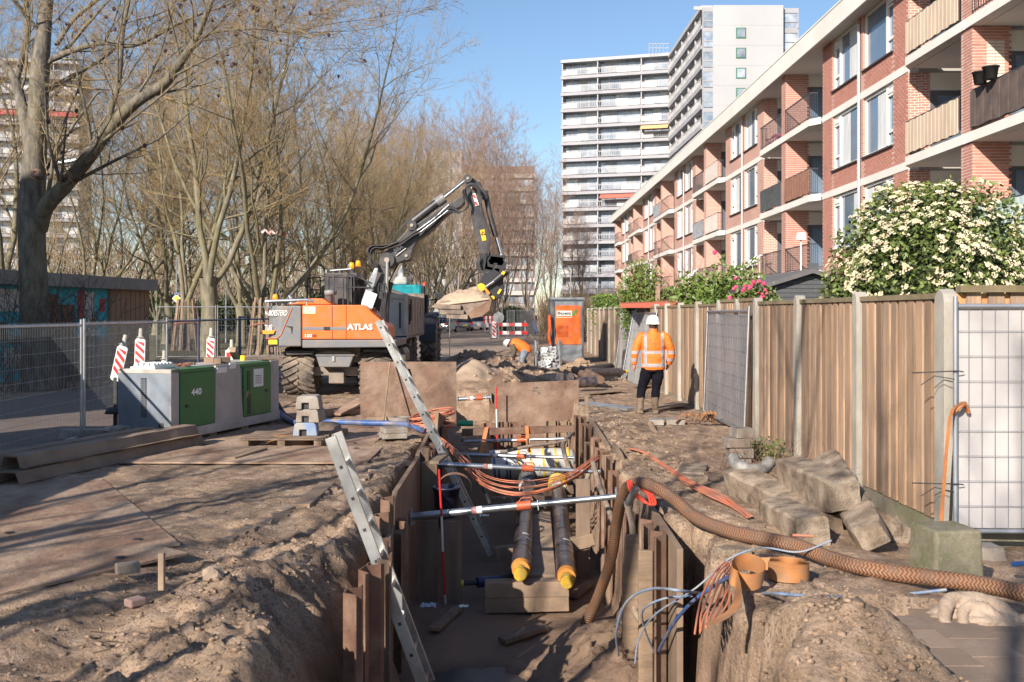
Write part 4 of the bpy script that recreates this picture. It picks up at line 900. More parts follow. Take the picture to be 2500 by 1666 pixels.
for i in range(5): heras('mesh_fence', 'distant grey mesh panel across the park, number %s from the kiosk' % ['one', 'two', 'three', 'four', 'five'][i] if 0 else ['distant mesh panel just right of the kiosk', 'distant mesh panel behind the traffic pole', 'distant mesh panel left of the thick grey trunk', 'distant mesh panel right of the thick grey trunk', 'distant mesh panel left of the staked tree'][i], (-14.1+i*2.35, 40+i*.3), (-14.1+(i+1)*2.35-.08, 40+(i+1)*.3), .1, 2.1, wires=(.14, .25), wr=.004, hr=.004)
# fence feet
fme = MB(); fme.box((0, 0, .07), (.62, .24, .14), taper=.9); fo = tag(fme.build('fence_foot', CONC), 'concrete foot carrying the joint of the two nearest mesh panels', 'fence foot', 'concrete fence feet'); fo.location = (-6.15, 14.42, .03)
for x, y, l in ((-6.2, 18.05, 'concrete foot below the mesh fence behind the generator'), (-6.25, 20.2, 'concrete foot below the blue-grey tube panel'), (3.75, 8.2, 'concrete foot under the white sheeted panel')): dup(fo, (x, y, .02 if x < 0 else -.2), 0, l)
# orange strap and wire ties on the corner post
st = MB(); p0 = Vector((3.72, 8.2, 1.05)); pts = [(3.76, 8.22, 1.12), (3.66, 8.2, 1.04), (3.60, 8.15, .8), (3.55, 8.1, .45), (3.50, 8.05, .1), (3.47, 8.03, -.12)]; vs = []
for p in spline(pts, 5): vs += [(p.x-.018, p.y, p.z), (p.x+.018, p.y+.012, p.z)]
st.add(vs, [(2*i, 2*i+1, 2*i+3, 2*i+2) for i in range(len(vs)//2-1)]); st.tube([(3.70, 8.28, 1.02), (3.74, 8.25, 1.07), (3.80, 8.28, 1.1), (3.84, 8.3, 1.02)], .02, 5)
tag(st.build('tie_strap', STRAP), 'frayed orange strap hanging from the corner fence post', 'strap')
for z in (1.36, .42):
    w = MB(); w.tube([(3.45, 8.5, z-.02), (3.74, 8.27, z+.01), (3.80, 8.3, z)], .005, 4); w.tube([(3.5, 8.44, z-.12), (3.6, 8.4, z-.04), (3.72, 8.3, z-.06)], .004, 4)
    tag(w.build('wire_tie', BLACKM), ('upper' if z > 1 else 'lower')+' black wire tie round the corner fence post', 'wire')
# ---------------------------------------------------------------- wheeled excavator
YX = 21.7; YB = 22.7; UC_ = mat('pin_steel', (.3, .26, .22), None, .5, metal=.5)
exc = thing('excavator', 'orange and grey wheeled excavator with raised arm holding a bucket of sand', 'excavator', (X_at(820, 22.6), 22.6, 0))
def XZ(px, py, Y): p = P(px, py, Y); return (p.x, p.z)
def plate_prism(pxs, Y, depth, name, m, par, bevel=.02, Yc=None):
    """outline (photo pixels at distance Y) extruded away from the viewer by depth"""
    mb = MB(); mb.prism([XZ(x, y, Y) for x, y in pxs], Matrix.Translation((0, Y, 0)), depth); return mb.build(name, m, par, fix=True, bevel=bevel)
# upper structure
hood = plate_prism([(738, 745), (887, 745), (948, 797), (950, 829), (738, 829)], YX, 1.15, 'engine_cover', ORANGE, exc)
for x in (811, 845):
    m_ = MB(); a = P(x, 747, YX); b = P(x, 828, YX); m_.bar((a.x, YX-.002, a.z), (b.x, YX-.002, b.z), .016, .01); m_.build('panel_gap', BLACKM, hood)
m_ = MB(); a = P(738, 802, YX); b = P(846, 802, YX); m_.bb(a.x+.01, b.x, YX-.012, YX-.001, a.z-.035, a.z+.03); m_.build('grey_stripe', MGREY, hood)
m_ = MB(); a = P(798, 802, YX); m_.box((a.x, YX-.016, a.z), (.13, .02, .07)); m_.build('latch', BLACKM, hood)
sill = plate_prism([(738, 830.5), (966, 830), (966, 848), (738, 850)], YX-.02, 2.35, 'side_frame', MGREY, exc)
hd2 = plate_prism([(738, 729), (787, 729), (810, 744), (700, 744), (725, 738)], YX+.35, 1.5, 'hood_top', ORANGE, exc)
cw = MB(); prof = []; zt = P(0, 747, YX).z; zb = P(0, 850, YX).z; x1 = P(737, 0, YX).x-.01; x0 = P(647, 0, YX).x
for k in range(9):
    a = R(90)*k/8; prof.append((x0+.35-.35*math.cos(a)*1.0, YX+.42-.42*math.sin(a)))
base = [(x1, YX-.01)]+[(x0+.16+.0, YX-.0)][:0]
ring = [(x1, YX)]+prof[::-1]+[(x0-.06, YX+1.2)]+[(x0, YX+2.35), (x1, YX+2.45)]
k = len(ring); vs = [(x, y, zb+.03) for x, y in ring]+[(x-(.03 if x < x0+.2 else 0), y, zb+.3) for x, y in ring]+[(x+(.03 if x < x1-.05 else 0), y, zt) for x, y in ring]
cw.add(vs, [(j*k+i, j*k+(i+1) % k, (j+1)*k+(i+1) % k, (j+1)*k+i) for j in range(2) for i in range(k)]+[tuple(range(k))[::-1], tuple(range(2*k, 3*k))]); cwo = cw.build('counterweight', MGREY, exc, fix=True, bevel=.03)
m_ = MB(); m_.tube([(x0+.0, YX+.1, zt+.1), (x0+.9, YX+.06, zt+.13), (x0+1.05, YX+.1, zt+.1)], .035, 8); m_.tube([(x0+.0, YX+.1, zt+.1), (x0-.02, YX+2.2, zt+.1)], .035, 8); m_.cyl((x0+.05, YX+.1, zt-.02), (x0+.05, YX+.1, zt+.1), .025, n=6); m_.cyl((x0+.9, YX+.08, zt-.02), (x0+.9, YX+.08, zt+.12), .025, n=6); m_.build('guard_rail', GALV, exc)
m_ = MB(); a = P(665, 858, YX); 
m_.bb(x0+.02, x0+.3, YX+.0, YX+.06, zb+.06, zb+.2); m_.build('lamp_recess', BLACKM, cwo)
m_ = MB(); m_.bb(x0+.08, x0+.27, YX-.012, YX+.0, zb+.08, zb+.18); m_.build('tail_lamp', YELL, cwo)
ORL = mat('thin_orange_line', (.85, .2, .06), None, .5)
m_ = MB(); m_.tube([P(649, 827, YX-.012), P(676, 826, YX-.012), P(686, 818, YX-.012), P(713, 752, YX-.012)], .008, 4); m_.build('trim_line', ORL, cwo)
m_ = MB(); a = P(655, 810, YX); m_.prism([(a.x-.12, a.z-.05), (a.x+.12, a.z-.05), (a.x+.15, a.z+.03), (a.x-.12, a.z+.03)], Matrix.Translation((0, YX-.012, 0)), .01); m_.build('orange_flash', mat('flash', (.8, .3, .02), None, .5), cwo)
m_ = MB(); a = P(707, 805, YX); m_.prism([(a.x-.09, a.z+.08), (a.x+.07, a.z+.07), (a.x+.05, a.z-.10), (a.x+.03, a.z+.03)], Matrix.Translation((0, YX-.014, 0)), .012); m_.build('recess_mark', BLACKM, cwo)
WL_ = mat('white_lettering', (.85, .85, .85), None, .5); BL_ = mat('black_lettering', (.02, .02, .02), None, .5)
def lett(s, px, py, Y, hpx, wpx, m, par, name='lettering', shear=0., rot=0., bold=.02, o=.012):
    """lettering: lower-left pixel, cap height and width in photo pixels at distance Y"""
    p = P(px, py, Y); h = hpx*Y/F; w = wpx*Y/F
    M = Matrix.Translation((p.x, Y-o, p.z)) @ Matrix.Rotation(R(90), 4, 'X') @ Matrix.Rotation(rot, 4, 'Z')
    c = bpy.data.curves.new(name, 'FONT'); c.body = s; c.size = 1; c.extrude = .0; c.shear = shear; c.offset = bold; c.resolution_u = 3
    o_ = bpy.data.objects.new(name, c); me = bpy.data.meshes.new_from_object(o_); bpy.data.objects.remove(o_); bpy.data.curves.remove(c)
    xsv = [v.co.x for v in me.vertices]; ysv = [v.co.y for v in me.vertices]
    x0_, x1_, y0_, y1_ = min(xsv), max(xsv), min(ysv), max(ysv)
    me.transform(M @ Matrix.Diagonal((w/(x1_-x0_), h/(y1_-y0_), 1, 1)) @ Matrix.Translation((-x0_, -y0_, 0))); me.materials.append(m)
    return link(name, me, par, True)
lett('ATLAS', 848, 806, YX, 15, 62, WL_, hood, bold=.03, o=.03); lett('160', 745, 824, YX, 8, 17, WL_, hood, bold=.02, o=.02); lett('W', 763, 824, YX, 8, 10, BL_, hood, bold=.02, o=.02); lett('litronic', 772, 824, YX, 4, 12, mat('blue_print', (.15, .2, .5), None, .5), hood, bold=.02) if 0 else None
lett('BOESTERD', 656, 771, YX, 13, 46, WL_, cwo, shear=.3, bold=.0, o=.02); lett('TLAS', 647, 807, YX-.01, 14, 17, WL_, cwo, bold=.01)
lett('N', 648, 769, YX-.0, 9, 5, WL_, cwo, bold=.0)
m_ = MB(); a = P(740, 766, YX); m_.bb(a.x, a.x+.27, YX-.008, YX, a.z, a.z+.15); stk = m_.build('warning_plate', mat('cream_sticker', (.75, .70, .45), None, .5), hood)
m_ = MB(); c_ = (a.x+.07, a.z+.03)
for q0, q1 in (((0, 0), (.1, 0)), ((.1, 0), (.05, .09)), ((.05, .09), (0, 0))): m_.bar((c_[0]-.02+q0[0], YX-.01, c_[1]+q0[1]), (c_[0]-.02+q1[0], YX-.01, c_[1]+q1[1]), .007, .004, Vector((0, 1, 0)))
m_.build('triangle_mark', BL_, stk)
# cab behind the boom
cx0, cx1 = P(796, 0, 23.0).x, P(874, 0, 23.0).x; zf, zr = zt-.02, P(0, 672, 23.0).z
cb = MB(); Yc0, Yc1 = 22.95, 24.05
for x, y in ((cx0+.05, Yc0), (cx0+.05, Yc1), (cx1-.1, Yc0), (cx1-.1, Yc1), (cx0+.62, Yc0)): cb.bar((x, y, zf), (x, y, zr), .09)
cb.bb(cx0, cx1-.0, Yc0-.05, Yc1+.05, zr-.06, zr+.05); cb.bb(cx0, cx1, Yc0-.04, Yc1+.04, zf-.9, zf+.04); cb.bb(cx0-.02, cx0+.5, Yc0-.03, Yc0+.02, zf, zr-.05)
cab = cb.build('cab', DGREY, exc, bevel=.02)
m_ = MB(); m_.bb(cx0+.52, cx1-.1, Yc0-.02, Yc0-.01, zf+.04, zr-.1); m_.bb(cx1-.06, cx1-.05, Yc0, Yc1, zf-.3, zr-.1); m_.bb(cx0+.0, cx0+.01, Yc0, Yc1, zf+.2, zr-.1); m_.build('cab_glass', mat('cab_glass', (.03, .05, .04), None, .08, alpha=.72), cab)
m_ = MB(); m_.bb(cx0+.75, cx0+1.2, 23.3, 23.7, zf-.1, zf+.1); m_.bb(cx0+.72, cx0+.84, 23.3, 23.7, zf, zf+.65); m_.build('seat', BLACK, cab)
for px_, nm in ((876, 'a'), (915-120, 'b')):
    pass
m_ = MB(); lampx = P(857, 0, 23).x
for x in (P(795, 0, 23).x, P(858, 0, 23).x):
    m_.tube([(x, 23.1, zr+.05), (x, 23.1, zr+.13)], .03, 8)
m_.tube([(cx0+.1, 23.0, zr+.1), (cx1-.15, 23.0, zr+.14)], .03, 6); m_.build('light_bar', GALV, cab)
AMB = mat('amber_lens', (.9, .28, .02), None, .2, emit=.5)
for x, z, yy in ((P(664, 0, YX).x, zt+.12, YX+.3), (P(857, 0, 23).x, zr+.16, 23.1), (P(868, 0, 23).x, zr+.22, 23.4)):
    m_ = MB(); m_.lathe([(.0, .14), (.04, .13), (.055, .09), (.06, 0), (.0, 0)], Matrix.Translation((x, yy, z)), 12); m_.build('beacon', AMB, exc)
m_ = MB(); m_.tube([P(711, 744, 22.6), P(714, 733, 22.6), P(706, 722, 22.6)], [.06, .06, .055], 10); m_.build('exhaust', GALV, exc)
hr = MB(); Yr = 22.3
for a, b in (((815, 745), (815, 672)), ((838, 745), (838, 675)), ((850, 745), (850, 668)), ((815, 672), (838, 672)), ((815, 702), (838, 702)), ((850, 702), (905, 702)), ((850, 668), (905, 690)), ((905, 702), (880, 672)), ((810, 690), (815, 672))): hr.tube([P(*a, Yr), P(*b, Yr)], .016, 6)
hr.build('handrail', DGREY, exc)
m_ = MB()
for a, b in (((750, 730), (750, 680)), ((757, 730), (757, 680)), ((750, 680), (782, 677)), ((782, 677), (782, 730)), ((757, 708), (782, 708)), ((745, 700), (757, 700))): m_.tube([P(*a, 24.1), P(*b, 24.1)], .018, 5)
m_.build('mirror_bracket', BLACKM, exc)
m_ = MB(); m_.prism([XZ(x, y, 24) for x, y in ((785, 700), (797, 693), (806, 696), (800, 742), (783, 742))], Matrix.Translation((0, 24, 0)), .04); m_.build('rear_window', mat('green_glass', (.04, .06, .035), None, .1), cab)
m_ = MB(); m_.lathe([(.0, 0), (.09, 0), (.09, .16), (.14, .17), (.14, .26), (.0, .28)], Matrix.Translation(P(807, 738, 22.5)), 14); m_.build('air_filter', mat('filter', (.22, .22, .23), None, .5), exc)
# boom, stick
Z4 = lambda x, y: (880+x/4.126, 420+y/4.126)
def zp(l, Y, d, name, m, par=exc, bevel=.015): return plate_prism([Z4(*q_) for q_ in l], Y, d, name, m, par, bevel)
bl = zp([(30, 1300), (110, 1170), (165, 960), (205, 880), (300, 905), (262, 1010), (245, 1150), (225, 1330), (160, 1380)], 22.55, .42, 'lower_boom', DGREY)
ub = zp([(200, 885), (215, 850), (240, 810), (300, 765), (400, 660), (500, 545), (560, 530), (720, 430), (830, 340), (930, 300), (1035, 232), (1052, 300), (1010, 350), (900, 405), (840, 460), (690, 610), (580, 680), (530, 770), (505, 860), (440, 893), (330, 935), (240, 935), (206, 915)], 22.52, .46, 'upper_boom', DGREY)
skk = zp([(1045, 65), (1075, 45), (1105, 48), (1205, 108), (1240, 175), (1285, 262), (1262, 290), (1215, 250), (1222, 330), (1245, 420), (1300, 600), (1297, 760), (1322, 900), (1285, 992), (1240, 985), (1205, 810), (1140, 560), (1108, 380), (1078, 250), (1045, 110)], 22.58, .34, 'stick', DGREY)
for (x, y), r in (((268, 888), .17), ((463, 845), .10), ((1082, 68), .09), ((518, 540), .11)):
    m_ = MB(); c_ = P(*Z4(x, y), 22.48); m_.cyl((c_.x, 22.44, c_.z), (c_.x, 23.05, c_.z), r, n=16); po = m_.build('pivot', DGREY, ub)
    m_ = MB(); m_.cyl((c_.x, 22.41, c_.z), (c_.x, 22.44, c_.z), r*.35, n=12); m_.build('pin', UC_, po)
def zt_(l, r, Y, name, m, par=exc, n=10): return MB().tube([P(*Z4(*q_), Y) for q_ in l], [r*.01 if not hasattr(r, '__len__') else r[i] for i in range(len(l))], n).build(name, m, par)
CHR = mat('chrome_rod', (.7, .72, .78), None, .12, metal=1.)
cyl = zt_([(530, 500), (835, 265)], 10, 22.62, 'stick_cylinder', DGREY); zt_([(770, 315), (845, 258)], 12, 22.62, 'cylinder_head', MGREY, cyl); zt_([(840, 262), (1052, 90)], 4, 22.62, 'cylinder_rod', CHR, cyl)
cyl = zt_([(262, 1215), (252, 1470), (248, 1560)], 8.5, 22.4, 'lift_cylinder', DGREY); zt_([(268, 905), (263, 1215)], 4, 22.4, 'cylinder_rod', CHR, cyl)
cyl = zt_([(300, 1110), (262, 1250)], 8.5, 22.95, 'adjusting_cylinder', DGREY); zt_([(410, 900), (298, 1115)], 5, 22.95, 'cylinder_rod', CHR, cyl)
cyl = zt_([(1255, 190), (1300, 420), (1362, 650)], 6.5, 22.7, 'bucket_cylinder', DGREY); zt_([(1372, 665), (1432, 885)], 4.5, 22.7, 'cylinder_rod', CHR, cyl)
LK = [((1290, 870), (1450, 890)), ((1300, 890), (1440, 905)), ((1290, 990), (1310, 880)), ((1440, 895), (1385, 1010)), ((1260, 990), (1400, 1020)), ((1230, 820), (1245, 990))]
m_ = MB()
for a, b in LK: m_.bar(P(*Z4(*a), 22.6), P(*Z4(*b), 22.6), .2, .10, Vector((0, 1, 0)))
lk = m_.build('linkage', BLACKM, exc, bevel=.01)
tr_ = zp([(1215, 1040), (1290, 1000), (1400, 1015), (1440, 1060), (1440, 1150), (1450, 1200), (1420, 1260), (1340, 1300), (1290, 1270), (1250, 1200), (1230, 1140), (1190, 1120)], 22.45, .6, 'tiltrotator', BLACKM)
cyl = zt_([(1345, 1105), (1475, 1000)], 7.5, 22.36, 'tilt_cylinder', BLACKM); zt_([(1262, 1160), (1350, 1100)], 3.5, 22.36, 'cylinder_rod', CHR, cyl); m_ = MB(); a = P(*Z4(1438, 1018), 22.26); m_.box(a, (.07, .02, .07), ry=.7); m_.build('yellow_mark', YELL, cyl)
zp([(1175, 1140), (1215, 1120), (1250, 1135), (1262, 1165), (1240, 1200), (1200, 1195)], 22.4, .5, 'quick_coupler', YELL)
zp([(1245, 1180), (1265, 1165), (1310, 1220), (1300, 1240), (1275, 1235)], 22.38, .5, 'coupler_hook', mat('orange_brown', (.45, .2, .03), None, .6))
m_ = MB(); c_ = P(*Z4(1330, 1270), 22.35); m_.cyl((c_.x, 22.3, c_.z), (c_.x, 22.5, c_.z), .05, n=12); m_.build('pin_cap', YELL, exc)
for a in ((1400, 1205),): m_ = MB(); c_ = P(*Z4(*a), 22.42); m_.box(c_, (.12, .02, .05), ry=-1.0); m_.build('yellow_mark', YELL, tr_)
# bucket
BKT = mat('bucket_steel', (.13, .10, .085), (.22, .165, .125), .7, scale=4, bump=.3, dirt=(.30, .225, .17), dscale=4, damt=.7)
bo = [(738, 1350), (800, 1300), (1010, 1290), (1180, 1270), (1290, 1225), (1322, 1290), (1300, 1390), (1220, 1450), (1110, 1475), (1000, 1480), (880, 1455), (800, 1400)]
bkt = MB(); o0 = [XZ(*Z4(*q_), 21.9) for q_ in bo]; cxm = sum(p[0] for p in o0)/len(o0); czm = sum(p[1] for p in o0)/len(o0)
bkt.prism(o0, Matrix.Translation((0, 21.9, 0)), 1.5)
bkt = bkt.build('bucket', BKT, exc, fix=True, bevel=.03)
for (a, b) in (((745, 1352), (1010, 1365)), ((800, 1410), (1040, 1418)), ((870, 1450), (1080, 1462))):
    m_ = MB(); m_.bar(Vector(P(*Z4(*a), 21.86)), Vector(P(*Z4(*b), 21.86)), .10, .10); m_.build('wear_plate', BKT, bkt)
m_ = MB(); m_.prism([XZ(*Z4(*q_), 21.85) for q_ in ((1080, 1420), (1300, 1290), (1322, 1290), (1300, 1395), (1220, 1455), (1110, 1478))], Matrix.Translation((0, 21.85, 0)), .05); m_.build('side_plate', RUSTD, bkt)
sd = MB(); nn = 52; mm = 30; gridv = []
top = [(740, 1348), (800, 1288), (870, 1240), (960, 1200), (1060, 1188), (1160, 1165), (1230, 1190), (1300, 1250)]
tp = [P(*Z4(*q_), 22.4) for q_ in top]
for i in range(nn+1):
    f = i/nn*(len(tp)-1); a = min(int(f), len(tp)-2); p = tp[a].lerp(tp[a+1], f-a); zl = P(*Z4(745+560*i/nn, 1350-75*i/nn), 22.4).z-.03
    for j in range(mm+1):
        s = j/mm; hh_ = math.sin(math.pi*s)**.55; y = 21.86+1.58*s; zz_ = zl+(p.z-zl)*hh_+(.07*noise.noise(Vector((p.x*5, y*5, 0)))+.035*noise.noise(Vector((p.x*15, y*15, 3))))*hh_; gridv.append((p.x, y, zz_))
sd.add(gridv, [(i*(mm+1)+j, (i+1)*(mm+1)+j, (i+1)*(mm+1)+j+1, i*(mm+1)+j+1) for i in range(nn) for j in range(mm)], True)
tag(sd.build('sand_load', mat('dry_sand', (.46, .35, .255), (.36, .27, .19), .95, scale=3, bump=.6, bscale=40)), 'heap of pale sand filling the raised digger bucket', 'sand')
# hoses
rd = random.Random(4)
def hose(l, Y, r=.016): return MB().tube(spline([P(*Z4(x, y), Y) for x, y in l], 6), r, 6).build('hose', BLACK, exc)
for k in range(8):
    o = k*12; hose([(160-o*.4, 960), (110-o*.5+20, 900), (75+o*.6, 800), (120+o*.7, 745+o*.35), (230, 740+o*.5), (330+o, 720-o*.3)], 22.35+.03*(k % 4))
for k in range(6): hose([(300, 730+k*8), (420, 680+k*9), (520, 610+k*8), (680, 500+k*14), (800, 400+k*12), (900, 345+k*12), (1000, 395+k*4), (1070, 370-k*4), (1090-k*4, 300), (1060-k*6, 200), (1085, 125+k*6), (1150, 120+k*7), (1210, 190+k*6)], 22.42-.02*(k % 3), .014)
for k in range(4): hose([(1200-k*10, 170), (1225-k*8, 260), (1205+k*4, 380), (1250+k*5, 500), (1290+k*4, 640), (1270+k*8, 760), (1240, 860)], 22.45, .013)
for k in range(4): hose([(1205, 850+k*10), (1170+k*9, 920), (1190+k*9, 990), (1260, 1030-k*4)], 22.45, .016)
for k in range(3): hose([(330+k*30, 700-k*30), (380+k*20, 600-k*12), (470, 495+k*8), (600, 430+k*4), (760, 300+k*6)], 22.75, .013)
for k in range(4): hose([(225+k*10, 1560), (205+k*14, 1400), (220+k*12, 1280), (180+k*30, 1200), (190+k*20, 1120)], 22.3, .014)
for k in range(6): MB().tube(spline([P(*Z4(x, y), 22.35) for x, y in ((10+k*14, 1320), (60+k*12, 1180), (110+k*10, 1050), (150+k*5, 970))], 5), .011, 5).build('steel_pipe', GALV, exc)
for k in range(2):
    MB().tube([P(*Z4(560+20*k, 600+24*k), 22.4), P(*Z4(760, 455+30*k), 22.4), P(*Z4(890, 330+50*k), 22.4)], .016, 6).build('steel_pipe', GALV, exc)
m_ = MB(); m_.prism([XZ(*Z4(*q_), 22.44) for q_ in ((580, 575), (755, 455), (765, 480), (600, 645))], Matrix.Translation((0, 22.44, 0)), .02); bn = m_.build('white_panel', WHITE, ub)
lett('Hangh', *Z4(628, 590), 22.42, 8, 30, REDP, bn, rot=R(34), bold=.01, o=.012)
lett('BBIA', *Z4(350, 815), 22.52, 10, 24, WL_, ub, rot=R(32), bold=.02)
m_ = MB(); m_.bar(P(*Z4(362, 845), 22.5), P(*Z4(458, 770), 22.5), .04, .01, Vector((0, 0, 1))); m_.build('logo_bar', WL_, ub)
m_ = MB(); m_.prism([XZ(*Z4(*q_), 22.56) for q_ in ((1112, 155), (1135, 150), (1195, 335), (1160, 345))], Matrix.Translation((0, 22.56, 0)), .02); so_ = m_.build('warning_stripe', WHITE, skk)
for a in ((1118, 152), (1128, 228), (1146, 300)):
    m_ = MB(); m_.prism([XZ(*Z4(*q_), 22.55) for q_ in ((a[0], a[1]), (a[0]+18, a[1]), (a[0]+45, a[1]+42), (a[0]+15, a[1]+32))], Matrix.Translation((0, 22.55, 0)), .01); m_.build('red_band', REDP, so_)
m_ = MB(); m_.prism([XZ(*Z4(*q_), 22.56) for q_ in ((1203, 588), (1248, 580), (1268, 688), (1228, 698))], Matrix.Translation((0, 22.56, 0)), .02); yo = m_.build('yellow_sign', YELL, skk)
m_ = MB()
tri = [P(*Z4(*q_), 22.545) for q_ in ((1217, 635), (1254, 630), (1232, 598))]
for i in range(3): m_.bar(tri[i], tri[(i+1) % 3], .012, .004, Vector((0, 1, 0)))
m_.build('triangle_mark', BL_, yo)
m_ = MB(); m_.box(P(*Z4(90, 1285), 22.3), (.26, .05, .34), ry=.35); m_.build('work_lamp', WHITE, exc)
# undercarriage
UC = mat('muddy_frame', (.20, .17, .15), (.30, .24, .19), .85, scale=3, bump=.3)
m_ = MB(); m_.bb(P(770, 0, 22.6).x, P(885, 0, 22.6).x, 22.3, 26.0, .75, 1.08); m_.bb(P(720, 0, 22.4).x, P(930, 0, 22.4).x, 22.3, 22.6, .45, .65); m_.box(((P(825, 0, 22.4).x), 22.35, .42), (.34, .3, .28)); m_.bb(P(700, 0, 25.4).x, P(910, 0, 25.4).x, 25.3, 25.6, .45, .65); m_.build('chassis', UC, exc, bevel=.02)
m_ = MB(); m_.cyl((P(830, 0, 22.9).x, 23.2, 1.05), (P(830, 0, 22.9).x, 23.2, 1.16), .62, n=24); m_.build('slew_ring', BLACKM, exc)
tb = plate_prism([(771, 868), (864, 868), (853, 897), (780, 897)], 21.95, .5, 'tool_box', MGREY, exc)
m_ = MB(); m_.bb(P(770, 0, 21.9).x, P(865, 0, 21.9).x, 21.92, 22.47, P(0, 869, 21.9).z, P(0, 866, 21.9).z); m_.build('lid', MGREY, tb)
m_ = MB(); c_ = P(814, 875, 21.93); m_.box(c_, (.05, .02, .14)); m_.build('latch', GALV, tb)
m_ = MB(); m_.tube([P(775, 867, 22.2), P(800, 862, 22.2), P(850, 863, 22.2), P(872, 869, 22.1)], [.05, .07, .06, .02], 8); m_.build('folded_tarp', mat('dusty_tarp', (.4, .31, .23), None, .9), exc)
m_ = MB(); m_.prism([XZ(x, y, 22.2) for x, y in ((700, 856), (775, 856), (768, 864), (706, 866))], Matrix.Translation((0, 22.0, 0)), 1.0); m_.build('mudguard', DGREY, exc)
m_ = MB(); m_.prism([XZ(x, y, 22.2) for x, y in ((890, 853), (960, 853), (985, 850), (992, 862), (992, 882), (975, 882), (965, 862), (890, 858))], Matrix.Translation((0, 22.0, 0)), 1.0); m_.build('mudguard', DGREY, exc)
TYRE = mat('muddy_tyre', (.06, .052, .05), (.11, .09, .075), .9, scale=3, bump=.3, dirt=(.30, .235, .18), dscale=2.2, damt=.85)
def wheel(c, r, w, par, lug=True, nl=22, name='wheel', m=None, rimr=.55, axis='X'):
    """tyre with chevron lugs and dished rim; axle along X (or Y)"""
    Mx = Matrix.Translation(Vector(c)) @ (Matrix.Rotation(R(90), 4, 'Y') if axis == 'X' else Matrix.Rotation(R(90), 4, 'X'))
    pr = [(r*rimr, -w*.36), (r*.72, -w*.5), (r*.93, -w*.5), (r*.985, -w*.42), (r, -w*.2), (r, w*.2), (r*.985, w*.42), (r*.93, w*.5), (r*.72, w*.5), (r*rimr, w*.36)]
    t = MB().lathe(pr, Mx, 36)
    if lug:
        for k in range(nl):
            for sd_ in (-1, 1):
                a = 2*math.pi*(k+(.5 if sd_ > 0 else 0))/nl; da = 2*math.pi/nl
                p0, p1, p2 = [(r*math.cos(a+f*da)*q_, r*math.sin(a+f*da)*q_, sd_*w*z_) for f, z_, q_ in ((0, -.02, 1.012), (.75, .3, 1.012), (1.15, .52, .965))]
                pts = [Mx @ Vector(v) for v in (p0, p1, p2)]; cc = Vector(c)
                for q0, q1 in ((pts[0], pts[1]), (pts[1], pts[2])): t.bar(q0, q1, .055*r/.55, .07*r/.55, ((q0+q1)/2-cc).normalized())
    wo = t.build(name, m or TYRE, par, fix=False)
    rm = MB().lathe([(0, -w*.05), (r*.3, -w*.05), (r*.34, -w*.12), (r*.5, -w*.15), (r*rimr, -w*.36), (r*rimr+.02, -w*.36)], Mx, 24); rm.lathe([(0, w*.05), (r*.3, w*.05), (r*.34, w*.12), (r*.5, w*.15), (r*rimr, w*.36), (r*rimr+.02, w*.36)], Mx, 24); rm.build('rim', MGREY, wo)
    return wo
for px_, yw in ((730, 22.55), (917, 22.55)): wheel((P(px_, 0, 22.2).x, yw, .53), .53, .68, exc)
for px_, yw in ((745, 25.5), (905, 25.5)): wheel((P(px_, 0, 25.5).x, yw, .53), .53, .6, exc)
# ---------------------------------------------------------------- dump trailer and tractor
TRW = mat('trailer_pale', (.50, .49, .46), (.42, .40, .37), .6, scale=1.5, dirt=(.36, .28, .2), dscale=2, damt=.7)
TRS = mat('trailer_side_board', (.42, .33, .27), (.34, .27, .23), .8, scale=2, bump=.2, dirt=(.25, .2, .16), dscale=2)
tr = thing('dump_trailer', 'muddy pale dump trailer loaded with sand behind the excavator', 'trailer', (-3.8, 29, 0)); tx0, tx1, ty0, ty1, tz0, tz1 = -4.9, -2.72, 27.0, 32.3, 1.24, 2.34
m_ = MB(); m_.bb(tx0, tx1-.06, ty0, ty0+.07, tz0, tz1-.0); m_.bb(tx0, tx1, ty0-.03, ty0, tz1-.1, tz1+.02); m_.bb(tx0, tx1, ty0-.04, ty0, tz0-.05, tz0+.05); m_.bb(tx1-.1, tx1, ty0-.05, ty0+.05, tz0-.1, tz1+.04); m_.build('tailgate', TRW, tr, bevel=.01)
m_ = MB(); m_.bb(tx1-.07, tx1-.0, ty0+.08, ty1, tz0, tz1); m_.bb(tx0, tx0+.07, ty0+.08, ty1, tz0, tz1); 
for k in range(6): m_.bb(tx1, tx1+.02, ty0+.3+k*.9, ty0+.36+k*.9, tz0+.05, tz1-.05)
m_.build('side_board', TRS, tr, bevel=.01)
m_ = MB(); m_.bb(tx0, tx1, ty0+.1, ty1, tz0-.08, tz0+.0); m_.bb(tx0, tx1, ty1, ty1+.08, tz0, tz1+.15); m_.bb(-4.4, -4.2, 27.2, 33.5, .8, 1.15); m_.bb(-3.4, -3.2, 27.2, 33.5, .8, 1.15); m_.build('chassis', UC, tr)
m_ = MB()
for a, b in (((tx1-.2, ty0-.06, tz1-.2), (tx1-.2, ty0-.06, tz0+.2)), ((tx1+.04, ty0+.15, tz1-.25), (tx1+.04, ty0+.15, tz0+.3)), ((tx1-.6, ty0-.05, tz0-.05), (tx1-.02, ty0-.06, tz0-.02)), ((tx1+.05, ty0+.4, tz1-.1), (tx1+.05, ty0+.4, tz0+.4))): m_.tube([a, b], .025, 6)
m_.build('gate_latch', BLACKM, tr)
for xw in (tx1-.35, tx0+.35):
    for yw in (28.9, 30.4): wheel((xw, yw, .55), .55, .5, tr, nl=18)
